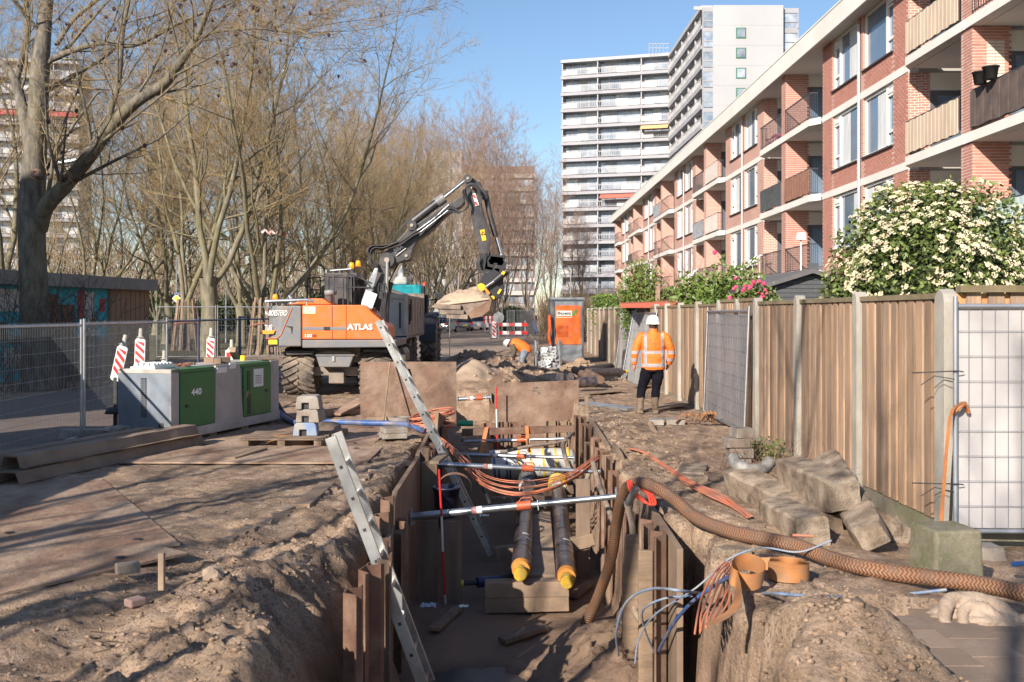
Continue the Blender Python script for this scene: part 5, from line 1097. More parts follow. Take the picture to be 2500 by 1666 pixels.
sd = MB(); nn = 12; vs = [(lerp(tx0+.07, tx1-.07, i/nn), lerp(ty0+.08, ty1, j/nn), tz1-.15+.42*math.sin(math.pi*i/nn)**.8*math.sin(math.pi*j/nn)**.6+.05*noise.noise(Vector((i*.5, j*.5, 3)))) for i in range(nn+1) for j in range(nn+1)]
sd.add(vs, [(i*(nn+1)+j, (i+1)*(nn+1)+j, (i+1)*(nn+1)+j+1, i*(nn+1)+j+1) for i in range(nn) for j in range(nn)], True); tag(sd.build('sand_heap', SAND), 'heap of sand in the pale dump trailer', 'sand')
TEAL = mat('teal_paint', (.0, .30, .34), (.0, .25, .30), .4, scale=1)
tc = thing('tractor', 'teal tractor with large tyres coupled in front of the dump trailer', 'tractor', (-3.5, 36.5, 0))
m_ = MB(); m_.bb(-4.6, -2.98, 34.3, 36.6, 1.2, 2.84); m_.bb(-4.1, -3.3, 36.6, 39.4, 1.1, 2.1); m_.build('body', TEAL, tc, bevel=.08)
m_ = MB(); m_.box((-3.85, 35.2, 2.98), (.7, 1.2, .28)); m_.build('roof', TRW, tc, bevel=.08); m_ = MB(); m_.lathe([(0, .5), (.05, .45), (.13, 0)], Matrix.Translation((-3.75, 34.8, 3.1)), 10); m_.build('roof_cone', WHITE, tc)
m_ = MB(); m_.bb(-4.5, -3.15, 34.22, 34.29, 1.9, 2.3); m_.build('rear_window', GLASS, tc)
m_ = MB(); m_.tube([(-2.9, 35.4, 1.0), (-2.9, 35.4, 2.5)], .07, 8); m_.tube([(-2.9, 35.4, 2.3), (-2.5, 35.4, 2.35)], .02, 6); m_.build('exhaust_stack', BLACKM, tc)
m_ = MB(); m_.box((-2.45, 35.4, 2.32), (.28, .06, .5)); m_.build('mirror', BLACKM, tc)
m_ = MB(); m_.lathe([(0, .15), (.05, .13), (.06, 0)], Matrix.Translation((-2.95, 35.2, 2.82)), 10); m_.build('beacon', mat('red_beacon', (.7, .06, .02), None, .3), tc); MB().cyl((-2.95, 35.2, 2.4), (-2.95, 35.2, 2.82), .02, n=5).build('beacon_stem', BLACKM, tc)
for xw in (-2.75, -4.8): wheel((xw, 34.9, .88), .88, .5, tc, nl=22); wheel((xw+.1*(1 if xw < -4 else -1), 38.6, .62), .62, .4, tc, nl=18)
for xw in (-2.75, -4.8):
    m_ = MB(); pts = [(xw, 34.9+1.0*math.cos(a), .88+1.0*math.sin(a)) for a in [math.pi*k/10 for k in range(11)]]; vs = [(x+dx, y, z) for x, y, z in pts for dx in (-.28, .28)]
    m_.add(vs, [(2*i, 2*i+1, 2*i+3, 2*i+2) for i in range(10)]); m_.build('mudguard', BLACKM, tc)
# ---------------------------------------------------------------- pump set with green doors
gA = Vector((-4.70, 13.9, 0)); gM = Matrix.Translation(gA) @ Matrix.Rotation(math.atan2(.963, .27), 4, 'Z')   # local x along the long side, local y away to the left
GCON = mat('pale_casing', (.46, .43, .40), (.38, .36, .34), .8, scale=3, bump=.15, dirt=(.3, .25, .2), dscale=2.5, damt=.5); GGRN = mat('green_door_paint', (.01, .16, .045), (.008, .13, .04), .4, scale=2, dirt=(.1, .16, .08), dscale=4, damt=.3)
GEND = mat('blue_grey_end', (.16, .19, .24), (.2, .23, .27), .7, scale=3, dirt=(.1, .11, .13), dscale=1.6, damt=.7)
gt = thing('pump_generator', 'low concrete-grey generator with two green doors, the nearer numbered 440', 'generator', gA)
def gb(x0, x1, y0, y1, z0, z1, name, m, par=None, bev=.008):
    mb = MB(); mb.box(((x0+x1)/2, (y0+y1)/2, (z0+z1)/2), (x1-x0, y1-y0, z1-z0), M=gM); return mb.build(name, m, par or gt, bevel=bev)
GW = .87
gb(0.012, 3.05, .03, GW, .1, 1.0, 'casing', GCON); gb(0, 3.06, -.02, .06, .06, .2, 'base_frame', GCON); gb(0, 3.06, GW-.04, GW+.02, .06, .2, 'base_frame', GCON)
gb(0, .19, 0, .03, .2, 1.06, 'corner_panel', GCON); gb(2.78, 3.06, 0, .03, .2, 1.06, 'corner_panel', GCON)
mb = MB(); mb.prism([(1.10, .2), (1.9, .2), (1.80, 1.06), (1.12, 1.06)], gM @ Matrix.Translation((0, -.005, 0)), .04); mb.build('middle_panel', GCON, gt, fix=True)
d1 = gb(.20, 1.085, -.015, .02, .205, .99, 'door', GGRN); d2 = gb(1.91, 2.765, -.015, .02, .205, .99, 'door', GGRN)
gb(.2, 1.09, .0, .3, .99, 1.05, 'green_lid', GGRN); gb(1.83, 2.77, .0, .3, .99, 1.05, 'green_lid', GGRN)
gb(0, 3.06, .3, GW, 1.0, 1.055, 'lid', GCON); gb(-.005, .19, 0, GW, 1.0, 1.06, 'lid', GCON)
gb(0, .012, 0, GW, .1, 1.0, 'end_plate', GEND)
def gtext(s, x, z, w, h, m, par, nm='lettering', bold=.02):
    c = bpy.data.curves.new(nm, 'FONT'); c.body = s; c.size = 1; c.offset = bold; c.resolution_u = 3; o_ = bpy.data.objects.new(nm, c); me = bpy.data.meshes.new_from_object(o_); bpy.data.objects.remove(o_); bpy.data.curves.remove(c)
    xv = [v.co.x for v in me.vertices]; yv = [v.co.y for v in me.vertices]
    me.transform(gM @ Matrix.Translation((x, -.019, z)) @ Matrix.Rotation(R(90), 4, 'X') @ Matrix.Diagonal((w/(max(xv)-min(xv)), h/(max(yv)-min(yv)), 1, 1)) @ Matrix.Translation((-min(xv), -min(yv), 0))); me.materials.append(m); return link(nm, me, par, True)
gtext('440', .46, .66, .26, .10, WL_, d1, bold=.03)
st_ = gb(2.2, 2.5, -.022, -.014, .66, .95, 'notice', WHITE, d2, 0); gtext('Vi GERMANI', 2.22, .885, .22, .035, BL_, st_)
m_ = MB()
for k in range(5): m_.box((2.34, -.025, .84-.03*k), (.2-.02*(k % 2), .003, .008), M=gM)
m_.build('print_lines', BL_, st_)
for (x0, x1, z0, z1) in ((2.0, 2.1, .62, .93), (2.02, 2.12, .24, .56)):
    g = gb(x0, x1, -.02, -.013, z0, z1, 'vent', BLACK, d2, 0); m_ = MB()
    for k in range(12): m_.box(((x0+x1)/2, -.024, z0+.01+(z1-z0)*k/12), (x1-x0, .006, .006), M=gM)
    m_.build('vent_slats', GGRN, g, kind='stuff')
g = gb(-.006, .0, .40, .49, .38, .94, 'vent', BLACK, None, 0); m_ = MB()
for k in range(18): m_.box((-.009, .445, .39+.54*k/18), (.004, .09, .006), M=gM)
for k in range(3): m_.box((-.009, .42+.025*k, .66), (.004, .005, .56), M=gM)
m_.build('vent_grid', GEND, g, kind='stuff')
gb(-.006, .0, .12, .2, .22, .31, 'socket', BLACK)
gb(.0+.32, .38, -.03, -.014, .5, .54, 'latch', BLACK, d1, 0); gb(2.58, 2.64, -.03, -.014, .56, .6, 'latch', BLACK, d2, 0)
gb(1.93, 2.02, -.025, -.014, .52, .60, 'lock_plate', PLANK, d2, 0)
for x in (.15, 1.0, 1.9, 2.85): gb(x, x+.2, .02, GW-.02, -.03, .07, 'skid', TIMB)
gb(1.5, 1.68, -.012, .01, .99, 1.08, 'bracket', WHITE)
gb(1.13, 1.4, -.022, -.005, .94, 1.03, 'plate_label', WHITE)
def GP(x, y, z): return gM @ Vector((x, y, z))
# things on its lid
eg = thing('white_tray', 'white knobbly tray of cups on the near end of the generator lid', 'tray', GP(.3, .5, 1.06)); m_ = MB(); m_.box((.3, .5, 1.075), (.5, .4, .03), M=gM); m_.build('base', WHITE, eg)
for i in range(6):
    for j in range(4): m_ = MB(); m_.box((.1+i*.08, .36+j*.09, 1.115), (.06, .07, .05), M=gM, taper=.75); m_.build('cup', WHITE, eg)
g = thing('work_gloves', 'dark crumpled work gloves on the generator lid', 'gloves', GP(.85, .4, 1.06)); m_ = MB(); m_.blob(GP(.8, .4, 1.08), .06, .8, 2, 1, (1.6, .8, .5)); m_.blob(GP(.93, .35, 1.085), .05, .9, 2, 2, (1.5, .8, .6)); m_.build('fabric', mat('glove', (.05, .06, .05), (.3, .1, .06), .9, scale=20), g)
for k, (x, y, z, rz, l) in enumerate([(1.75, .35, 1.10, .5, 'short timber offcut beside the white bracket on the generator lid'), (2.0, .45, 1.1, -.6, 'short timber offcut lying flat in the middle of the generator lid'), (2.15, .3, 1.20, .3, 'timber offcut propped on top of another on the generator lid'), (1.95, .6, 1.10, 1.1, 'hindmost short timber offcut on the generator lid')]):
    m_ = MB(); m_.box((x, y, z), (.28, .1, .09), rz=rz, ry=(.5 if k == 2 else 0), M=gM); tag(m_.build('timber_offcut', TIMB, bevel=.006), l, 'wood block', 'offcuts on the generator')
m_ = MB(); m_.lathe([(0, .09), (.045, .085), (.05, 0)], Matrix.Translation(GP(2.75, .5, 1.055)), 12); tag(m_.build('yellow_cap', YELL), 'small yellow cap standing on the far end of the generator', 'cap')
m_ = MB(); m_.box(GP(1.35, .6, 1.075), (.16, .1, .03)); tag(m_.build('wood_chip', TIMB), 'thin wood chip below the tallest striped beacon', 'wood chip')
# striped beacons
def beacon(px, py, Y, lab, hpx=105, wpx=26, lean=0., rz=0., tri=False):
    s = Y/F; base = P(px, py, Y); h = hpx*s; w = wpx*s; t = thing('traffic_beacon', lab, 'beacon', base, rz, 'red and white striped beacons'); M = Matrix.Translation(base) @ Matrix.Rotation(rz, 4, 'Z') @ Matrix.Rotation(lean, 4, 'Y')
    m_ = MB(); m_.prism([(-w/2, .03), (-w/2+.03, 0), (w/2-.03, 0), (w/2, .03), (w/2, h-.05), (w*.2, h), (-w*.2, h), (-w/2, h-.05)], M, .03); b_ = m_.build('board', WHITE, t, fix=True)
    m_ = MB(); 
    if tri: m_.prism([(-w*.42, h-.08), (w*.42, h-.08), (-w*.42, h*.25)], M @ Matrix.Translation((0, -.006, 0)), .004)
    else:
        n_ = 4; st = (h-.08)/n_
        for k in range(n_):
            z0 = .05+k*st; dz = w*.75
            l_ = [(-w*.42, min(h-.06, z0+dz+st*.0)), (w*.42, z0), (w*.42, z0+st*.5), (-w*.42, min(h-.06, z0+dz+st*.5))]
            l_ = [(a, max(.02, min(h-.05, b))) for a, b in l_]; m_.prism(l_, M @ Matrix.Translation((0, -.006, 0)), .004)
    m_.build('red_stripes', REDP, b_)
    m_ = MB(); m_.lathe([(0, .16), (.03, .15), (.035, .02), (.07, 0)], M @ Matrix.Translation((0, .015, h)), 10); m_.build('top_knob', mat('knob', (.4, .38, .33), None, .6), t)
    m_ = MB(); m_.lathe([(0, .0), (w*1.0, .0), (w*.8, .08), (w*.5, .1), (0, .1)], Matrix.Translation((base.x, base.y+.02, max(-.02, base.z-.5) if base.z > .3 else 0)), 12); m_.build('foot', BLACK, t)
    m_ = MB(); m_.bar(base+Vector((0, .02, .05)), (base.x, base.y+.02, 0.0 if base.z > .1 else -.02), .05); m_.build('stem', BLACK, t)
beacon(281, 930, 15.2, 'leaning striped beacon in front of the mesh fence at the generator corner', 90, 26, lean=.22)
beacon(340, 908, 17.2, 'upright striped beacon just right of the leaning one', 84, 25, lean=.03)
beacon(512, 890, 17.8, 'tall striped beacon standing alone behind the middle of the generator', 68, 19, lean=.04)
beacon(565, 888, 18.4, 'short beacon with a red triangle behind the green doors', 38, 29, tri=True)
beacon(400, 905, 18.0, 'low striped beacon half hidden behind the fence post', 28, 14)
# ---------------------------------------------------------------- old steel waling bundle, pallets, fence feet
ml = MB(); rr_ = random.Random(2)
wt = []
for k, (a, b, zz) in enumerate([((-6.1, 10.9), (-4.95, 14.3), .0), ((-5.75, 10.6), (-4.75, 14.2), .02), ((-5.4, 10.75), (-4.4, 14.0), .0), ((-5.9, 10.7), (-4.95, 13.7), .14), ((-5.45, 10.9), (-4.45, 13.95), .15)]):
    a = Vector((a[0], a[1], zz+.02)); b = Vector((b[0], b[1], zz+.02)); u = (b-a).normalized(); v = Vector((-u.y, u.x, 0)); prf = [(-.21, 0), (-.15, .0), (-.10, .12), (.10, .12), (.15, 0), (.21, 0)]
    m_ = MB(); nn = 14; vs = []
    for i in range(nn+1):
        p = a.lerp(b, i/nn)
        for s, z in prf+[(x_*.93, z_-.018) for x_, z_ in prf[::-1]]: vs.append(p+v*(s*(1+.06*math.sin(i*1.3+k)))+Vector((0, 0, z+.012*noise.noise(Vector((i*.7, s*9, k))))))
    K = 12; m_.add(vs, [(i*K+j, i*K+(j+1) % K, (i+1)*K+(j+1) % K, (i+1)*K+j) for i in range(nn) for j in range(K)]); m_.add(vs[:K], [(0, 1, 10, 11), (1, 2, 9, 10), (2, 3, 8, 9), (3, 4, 7, 8), (4, 5, 6, 7)])
    lb = ['trench sheet on the ground nearest the mesh fence, left of the pile', 'dusty trench sheet in the middle of the lower layer', 'dusty trench sheet along the sand side of the pile', 'upper trench sheet on the fence side of the pile', 'topmost trench sheet, running up to the generator'][k]
    tag(m_.build('trench_sheet', mat('clay_caked_sheet', (.25, .18, .13), (.17, .12, .09), .9, scale=3, bump=.5, dirt=(.33, .25, .18), dscale=2), fix=True), lb, 'trench sheet', 'pile of folded trench sheets beside the mesh fence')
def stone(x, y, r, lab, sq=(1.3, .9, .6), z=None, seed=1, m=CONC, name='broken_kerb', cat='stone', group=None, rz=0.):
    z = gz(x, y) if z is None else z; m_ = MB(); m_.blob((x, y, z+r*sq[2]*.6), r, .7, 2, seed, sq, M=Matrix.Rotation(rz, 4, 'Z').to_3x3()); return tag(m_.build(name, m), lab, cat, group)
stone(-5.5, 14.0, .14, 'larger grey broken stone at the foot of the generator end', seed=4, z=0.15); stone(-5.28, 14.2, .11, 'smaller grey broken stone touching the generator end', seed=9, z=.0)
pal = thing('pallet', 'flat low pallet under the stacked fence feet', 'pallet', G(690, 1085)); c = G(705, 1083)
for k in range(5): m_ = MB(); m_.box((c.x, c.y-.4+k*.2, .115), (1.15, .14, .022), rz=.02); m_.build('slat', RUSTD if 0 else mat('old_pallet', (.16, .11, .08), (.25, .18, .13), .9, scale=4, bump=.5), pal)
for k in (-.5, 0, .5): m_ = MB(); m_.box((c.x+k, c.y, .05), (.1, .95, .10)); m_.build('bearer', PLANK, pal)
m_ = MB(); m_.blob((c.x+.05, c.y-.1, .05), .22, .6, 2, 3, (1.5, 1, .4)); tag(m_.build('rust_sand', mat('rust_sand', (.35, .15, .05), (.3, .17, .1), .95, scale=8)), 'small patch of rust coloured sand by the pallet', 'sand')
BLC = mat('blue_painted_concrete', (.12, .25, .50), (.35, .33, .30), .8, scale=4)
ft = MB()
def footblock(x, y, z, m, lab, rz=0.):
    t = thing('fence_foot', lab, 'fence foot', (x, y, z), 0, 'stacked concrete fence feet'); m_ = MB(); M = Matrix.Translation((x, y, z)) @ Matrix.Rotation(rz, 4, 'Z')
    m_.prism([(-.17, 0), (-.08, 0), (-.08, .09), (.02, .09), (.02, 0), (.17, 0), (.15, .16), (.12, .185), (-.12, .185), (-.15, .16)], M @ Matrix.Translation((0, -.17, 0)), .36); m_.build('block', m, t, fix=True, bevel=.012)
    m_ = MB(); m_.box((-.03, -.11, .045), (.09, .02, .08), M=M); m_.build('slot', BLACK, t)
c = P(748, 1075, 14.1); footblock(c.x, 14.1, .128, BLC, 'blue painted fence foot at the bottom of the stack', .1); footblock(c.x+.06, 14.12, .315, CONC, 'middle grey fence foot in the stack', -.1); footblock(c.x+.04, 14.1, .502, CONC, 'topmost grey fence foot in the stack', .05)
def slab(px, py, Y, sz, lab, z=0., rz=0., m=CONC, name='paving_block', grp=None, cat='block', tilt=0.):
    p = P(px, py, Y); m_ = MB(); m_.box((p.x, Y, z+sz[2]/2), sz, rz=rz, rx=tilt); return tag(m_.build(name, m, bevel=.01), lab, cat, grp)
slab(960, 1070, 14.5, (.36, .3, .075), 'lower of the two concrete slabs on the rusty plate', .035, .3); slab(962, 1060, 14.5, (.35, .28, .075), 'upper of the two concrete slabs on the rusty plate', .112, .4)
for k, lb in enumerate(('lower round concrete ring behind the two slabs', 'upper round concrete ring behind the two slabs')):
    m_ = MB(); m_.lathe([(.12, 0), (.19, 0), (.19, .075), (.12, .075), (.12, 0)], Matrix.Translation((P(978, 0, 16.3).x, 16.3, .0+k*.078)), 20, False); tag(m_.build('concrete_ring', CONC), lb, 'ring')
m_ = MB(); m_.lathe([(0, .03), (.24, .03), (.24, 0), (0, 0)], Matrix.Translation((P(795, 0, 14.9).x, 14.9, .1)) @ Matrix.Rotation(.35, 4, 'X'), 20); m_.build('x', TIMB) if 0 else tag(m_.build('wooden_disc', TIMB), 'round wooden cable reel side leaning behind the fence feet', 'reel end')
def boardpx(a, b, w, h, lab, m=TIMB, za=0., zb=0., name='timber_board', grp=None, cat='board', Ya=None, Yb=None):
    A_ = P(a[0], a[1], Ya) if Ya else G(a[0], a[1], za); B_ = P(b[0], b[1], Yb) if Yb else G(b[0], b[1], zb); m_ = MB(); m_.bar(A_, B_, w, h); return tag(m_.build(name, m, bevel=.006), lab, cat, grp)
boardpx((735, 1238), (800, 1183), .17, .055, 'loose timber board on the sand between the two ladders', za=.02, zb=.03)
boardpx((820, 1058), (840, 1052), .14, .08, 'stubby timber end by the cable reel side', za=.05, zb=.05)
boardpx((815, 1012), (890, 975), .3, .04, 'long slanting board behind the upright steel plate', za=.05, zb=.25, m=RUSTP)
boardpx((780, 1010), (888, 1000), .4, .1, 'low steel beam lying before the excavator wheels', za=.06, zb=.06, m=RUSTP)
boardpx((395, 1350), (395, 1441), .04, .04, 'thin upright wooden stake beside the near road plate', Ya=6.62, Yb=6.62, name='stake', cat='stake')
slab(312, 1390, 6.98, (.16, .09, .07), 'loose brick lying near the edge of the near road plate', .03, .5, CONC, 'loose_brick', None, 'brick'); slab(330, 1460, 6.4, (.11, .09, .05), 'pinkish half brick in the sand below the thin stake', -.03, .9, mat('pink_brick', (.36, .24, .2), None, .9), 'loose_brick', None, 'brick')
# torn paving row between plates and cut
rr_ = random.Random(8)
kerbs = thing('paving_edge', 'row of broken old paving blocks along the edge of the road plates', 'paving', (-1.9, 10, 0))
for k in range(26):
    t_ = k/25; x = lerp(-2.35, -1.25, t_)+rr_.uniform(-.06, .06); y = lerp(8.4, 12.3, t_)+rr_.uniform(-.1, .1); m_ = MB(); m_.box((x, y, gz(x, y)-.01), (.16, .1, .07), rz=rr_.uniform(-.5, 1.2), rx=rr_.uniform(-.25, .25), ry=rr_.uniform(-.2, .2)); m_.build('paving_block', mat('muddy_block', (.30, .22, .17), (.2, .15, .115), .9, scale=6, bump=.5, rand=.2), kerbs, bevel=.008)
stone(-2.0, 6.75, .07, 'round pale clod above the dark hollow near the frame bottom', (1, 1, 1), seed=12, m=SAND, cat='clod', name='clod'); stone(-1.35, 5.35, .06, 'round clod of earth on the lower edge beside the sheet piles', (1.2, 1, .9), seed=14, m=CLAY, cat='clod', name='clod')
# broom and blue hose on the ground, orange coil
br_ = thing('broom', 'broom with long thin handle leaning on the upright steel plate', 'broom', G(937, 1040)); a = P(937, 1026, 16.2); m_ = MB(); m_.tube([a, P(952, 885, 16.85)], .014, 6); m_.build('handle', TIMB, br_); m_ = MB(); m_.box(G(930, 1040)+Vector((0, 0, .12)), (.44, .08, .05)); m_.build('head', TIMB, br_)
m_ = MB()
for k in range(40): x = G(930, 1040).x-.21+k*.0107; m_.tube([(x, G(930, 1040).y, .1), (x+random.uniform(-.02, .02), G(930, 1040).y-.02, .0)], .006, 3)
m_.build('bristles', mat('bristle', (.16, .11, .09), None, .9), br_, kind='stuff')
tag(MB().tube(spline([P(672, 1000, 17.2), G(700, 1022, .07), G(735, 1035, .06), G(790, 1030, .06), G(900, 1033, .06), G(985, 1036, .06), G(1030, 1050, .06)], 8), .045, 8).build('blue_hose', BLUE), 'thick blue hose lying from the generator to the orange cable coil', 'hose')
tag(MB().tube(spline([P(668, 975, 17.5), G(690, 1010, .1), G(712, 1024, .06), G(745, 1045, .05)], 8), .06, 8).build('black_hose', BLACK), 'thick black suction hose at the far end of the generator', 'hose')
tag(MB().tube([G(810, 1026, .09), G(930, 1027, .09)], .02, 6).build('broomstick', TIMB), 'loose wooden stick lying along the blue hose', 'stick')
co_ = thing('cable_coil', 'loose coil of orange conduit by the upright steel plate', 'cable coil', G(1050, 1050)); c = G(1055, 1048)
for k in range(14):
    a0 = random.uniform(0, 6); rx = .30+.05*random.random(); ry = .42+.1*random.random(); ox = random.uniform(-.05, .05)
    MB().tube([(c.x+ox+rx*math.cos(a)+.03*math.sin(3*a+k), c.y+ry*math.sin(a)*.8, .03+.012*k+.03*math.sin(a+k)+.12*(math.cos(a)*.5+.5)*(k > 6)) for a in [a0+i*6.2/20 for i in range(21)]], .011, 5).build('cable', CABLE, co_)
# ---------------------------------------------------------------- trench lining
def profile_sheet(x, y, top, bot, w=.34, d=.07, ang=0., m=RUST, lab='', grp='rusty sheet piles of the trench', name='sheet_pile', lean=0.):
    """one folded steel sheet standing upright; ang turns its face"""
    pr = [(-w/2, -d/2), (-w*.32, -d/2), (-w*.16, d/2), (w*.16, d/2), (w*.32, -d/2), (w/2, -d/2)]
    M = Matrix.Translation((x, y, 0)) @ Matrix.Rotation(ang, 4, 'Z') @ Matrix.Rotation(lean, 4, 'X'); zs = [bot, bot+(top-bot)*.5, top]; vs = []; th = .012; loop = pr+[(a, b+th) for a, b in pr[::-1]]; K = 12
    for z in zs:
        for a, b in loop: vs.append(M @ Vector((a, b, z+(.012*noise.noise(Vector((a*20, x*9, y))) if z == top else 0))))
    mb = MB(); mb.add(vs, [(i*K+j, i*K+(j+1) % K, (i+1)*K+(j+1) % K, (i+1)*K+j) for i in range(2) for j in range(K)]); mb.add(vs[-K:], [(0, 1, 10, 11), (1, 2, 9, 10), (2, 3, 8, 9), (3, 4, 7, 8), (4, 5, 6, 7)])
    o = mb.build(name, m, fix=True); 
    if lab: tag(o, lab, 'sheet pile', grp)
    return o
LW, RW = -1.10, 1.24
rl = random.Random(6)
left_labs = {}
def lab_side(side, k): return '%s sheet pile in the %s wall of the trench' % (['nearest', 'second nearest', 'third', 'fourth', 'fifth', 'sixth', 'seventh', 'eighth', 'ninth', 'tenth', 'eleventh', 'twelfth', 'thirteenth', 'fourteenth', 'fifteenth', 'sixteenth', 'seventeenth', 'eighteenth', 'nineteenth', 'twentieth'][k], side)
# near left cluster, standing free of the bank
profile_sheet(-1.02, 6.55, .02, -2, .30, .09, R(90), lab='foremost short rust-red sheet pile left of the near ladder')
profile_sheet(-.97, 6.95, .07, -2, .34, .09, R(75), lab='taller rust-red sheet pile just behind the foremost one')
profile_sheet(-.90, 7.3, .06, -2, .3, .09, R(95), RUSTD, 'dark sheet pile behind the foot of the near ladder')
for k, (x, y, z) in enumerate([(-1.16, 9.05, .02), (-1.14, 9.4, .1)]): profile_sheet(x, y, z, -2, .34, .09, R(80+10*k), RUST if k == 0 else RUSTD, ['rust-red sheet pile standing outside the left plank wall', 'dark sheet pile standing behind it at the left plank wall'][k])
k = 0
for y, top, m in [(7.75, -.1, 'p'), (8.15, -.05, 'p'), (8.55, -.1, 'p'), (9.55, -.25, 's'), (9.9, -.2, 's'), (12.9, .12, 's'), (13.3, .02, 's'), (13.8, .05, 's'), (14.2, .1, 's'), (15.3, .1, 's'), (15.7, .0, 's'), (16.1, .05, 's'), (16.5, -.05, 's')]:
    profile_sheet(LW+.05+rl.uniform(-.02, .02), y, top, -2, .36, .10, R(90)+rl.uniform(-.05, .05), RUSTD if k % 2 else RUST, lab_side('left', k)); k += 1
# large plank-like steel plates along both walls, slanted top edges
def wallplate(x, ys_, tops, lab, m=PLANK, th=.05, bot=-1.8, out=0.):
    mb = MB(); k = len(ys_); vs = []
    for dx in (0, th):
        for y, z in zip(ys_, tops): vs += [(x+dx+out*(y-ys_[0]), y, bot), (x+dx+out*(y-ys_[0]), y, z)]
    n_ = 2*k; fs = []
    for i in range(k-1):
        a = 2*i; fs += [(a, a+2, a+3, a+1), (n_+a, n_+a+1, n_+a+3, n_+a+2), (a+1, a+3, n_+a+3, n_+a+1)]
    fs += [(0, 1, n_+1, n_), (n_-2, 2*n_-2, 2*n_-1, n_-1)]; mb.add(vs, fs); return tag(mb.build('trench_plate', m, fix=True), lab, 'trench plate', 'flat plates lining the trench')
TPL = mat('trench_plate_steel', (.30, .21, .145), (.22, .145, .10), .85, scale=1.6, bump=.35, bscale=28, dirt=(.17, .12, .09), dscale=1.3, damt=.8, stretch=(1, 1, .5))
wallplate(LW-.06, [9.75, 10.0, 12.6], [-.05, .06, .05], 'long flat plate with a slanting top in the left trench wall', TPL)
wallplate(LW-.02, [7.4, 9.3], [-.5, -.15], 'low plate between the near sheet piles on the left', TPL)
wallplate(LW-.08, [12.7, 14.7], [.05, .12], 'flat plate behind the upper ladder in the left wall', TPL)
wallplate(LW-.0, [14.75, 15.1, 16.8], [.05, .35, .10], 'narrow pointed plate at the far end of the left wall', TPL)
wallplate(RW+.10, [7.9, 9.6, 10.1], [-.02, .02, .05], 'flat plate behind the brown suction hose in the right wall', TPL)
wallplate(RW+.16, [10.15, 12.6, 13.4], [-.35, .08, .10], 'slanting plate at the middle of the right trench wall', TPL)
wallplate(RW+.10, [13.5, 16.4], [.05, .12], 'flat plate behind the cable bundle in the right wall', TPL)
k = 0
for y, top in [(8.35, -.0), (8.75, .02), (10.3, -.2), (10.75, .0), (11.5, .02), (12.4, .08), (13.0, .05), (13.6, .0), (14.3, .05), (15.0, -.1), (15.6, .1), (16.2, .05), (16.9, .1), (17.5, .05)]:
    profile_sheet(RW+rl.uniform(-.03, .03), y, top, -2, .34, .10, R(-90)+rl.uniform(-.08, .08), RUST if k % 3 else RUSTD, lab_side('right', k)); k += 1
# posts and boards inside
def post(x, y, z0, z1, w, d, lab, m=TIMB, rz=0., name='timber_post', grp='upright timbers in the trench', lx=0.):
    mb = MB(); mb.bar((x, y, z0), (x+lx, y, z1), w, d, Vector((0, 1, 0))); return tag(mb.build(name, m, bevel=.006), lab, 'timber', grp)
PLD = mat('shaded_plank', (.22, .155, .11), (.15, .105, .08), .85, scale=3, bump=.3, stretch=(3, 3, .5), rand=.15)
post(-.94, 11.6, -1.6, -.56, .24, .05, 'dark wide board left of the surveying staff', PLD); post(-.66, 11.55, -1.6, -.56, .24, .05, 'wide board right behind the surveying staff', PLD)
post(-.98, 12.4, -1.6, .0, .2, .05, 'tall board under the left end of the middle strut', PLD); post(.95, 12.6, -1.6, -.25, .18, .06, 'tall board behind the right pipe', PLD); post(1.12, 9.2, -1.6, -.2, .16, .07, 'pale leaning post beside the suction hose', PLANK, lx=.04); post(1.16, 8.4, -1.6, -.15, .12, .05, 'narrow post at the near right corner of the trench', PLANK)
# far end: sheets and the plate with cut-out
def holeplate(px0, px1, y, ztop, zbot, hole, lab, th=.03, tilt=0., tl=0.):
    """upright steel plate facing the viewer with a lifting hole cut right through"""
    x0, x1 = X_at(px0, y), X_at(px1, y); bm = bmesh.new(); hx, hz, hw, hh_ = hole
    H_ = [(hx-hw, hz-hh_), (hx-hw*.35, hz-hh_), (hx-hw*.2, hz-hh_*.3), (hx+hw*.3, hz-hh_*.3), (hx+hw*.45, hz-hh_), (hx+hw, hz-hh_), (hx+hw*.5, hz+hh_), (hx-hw*.5, hz+hh_)]
    O_ = [(x0, zbot), (hx-hw*.35, zbot), (hx-hw*.2, zbot), (hx+hw*.3, zbot), (x1, zbot), (x1, hz), (x1, ztop+tl), (x0, ztop)]
    O_ = [(x0, zbot), (lerp(x0, x1, .35), zbot), (lerp(x0, x1, .45), zbot), (lerp(x0, x1, .55), zbot), (lerp(x0, x1, .65), zbot), (x1, zbot), (x1, ztop+tl), (x0, ztop)]
    mb = MB(); n_ = 8; vs = [(a, y+tilt*(b-zbot), b) for a, b in O_]+[(a, y+tilt*(b-zbot), b) for a, b in H_]+[(a, y+th+tilt*(b-zbot), b) for a, b in O_]+[(a, y+th+tilt*(b-zbot), b) for a, b in H_]
    fs = []
    for i in range(n_): j = (i+1) % n_; fs += [(i, j, 8+j, 8+i), (16+i, 24+i, 24+j, 16+j), (i, 16+i, 16+j, j), (8+i, 8+j, 24+j, 24+i)]
    mb.add(vs, fs); return tag(mb.build('steel_plate', PLT, fix=True), lab, 'steel plate', 'upright steel plates beside the trench')
PLT = mat('upright_plate', (.21, .125, .085), (.12, .072, .052), .8, scale=1.3, bump=1.3, bscale=9, dirt=(.28, .20, .15), dscale=2.2, damt=.8, c3=(.20, .115, .08))
holeplate(880, 1114, 17.0, 1.02, -.08, (X_at(996, 17), .84, .075, .06), 'large clay-crusted steel plate standing upright beside the excavator wheels')
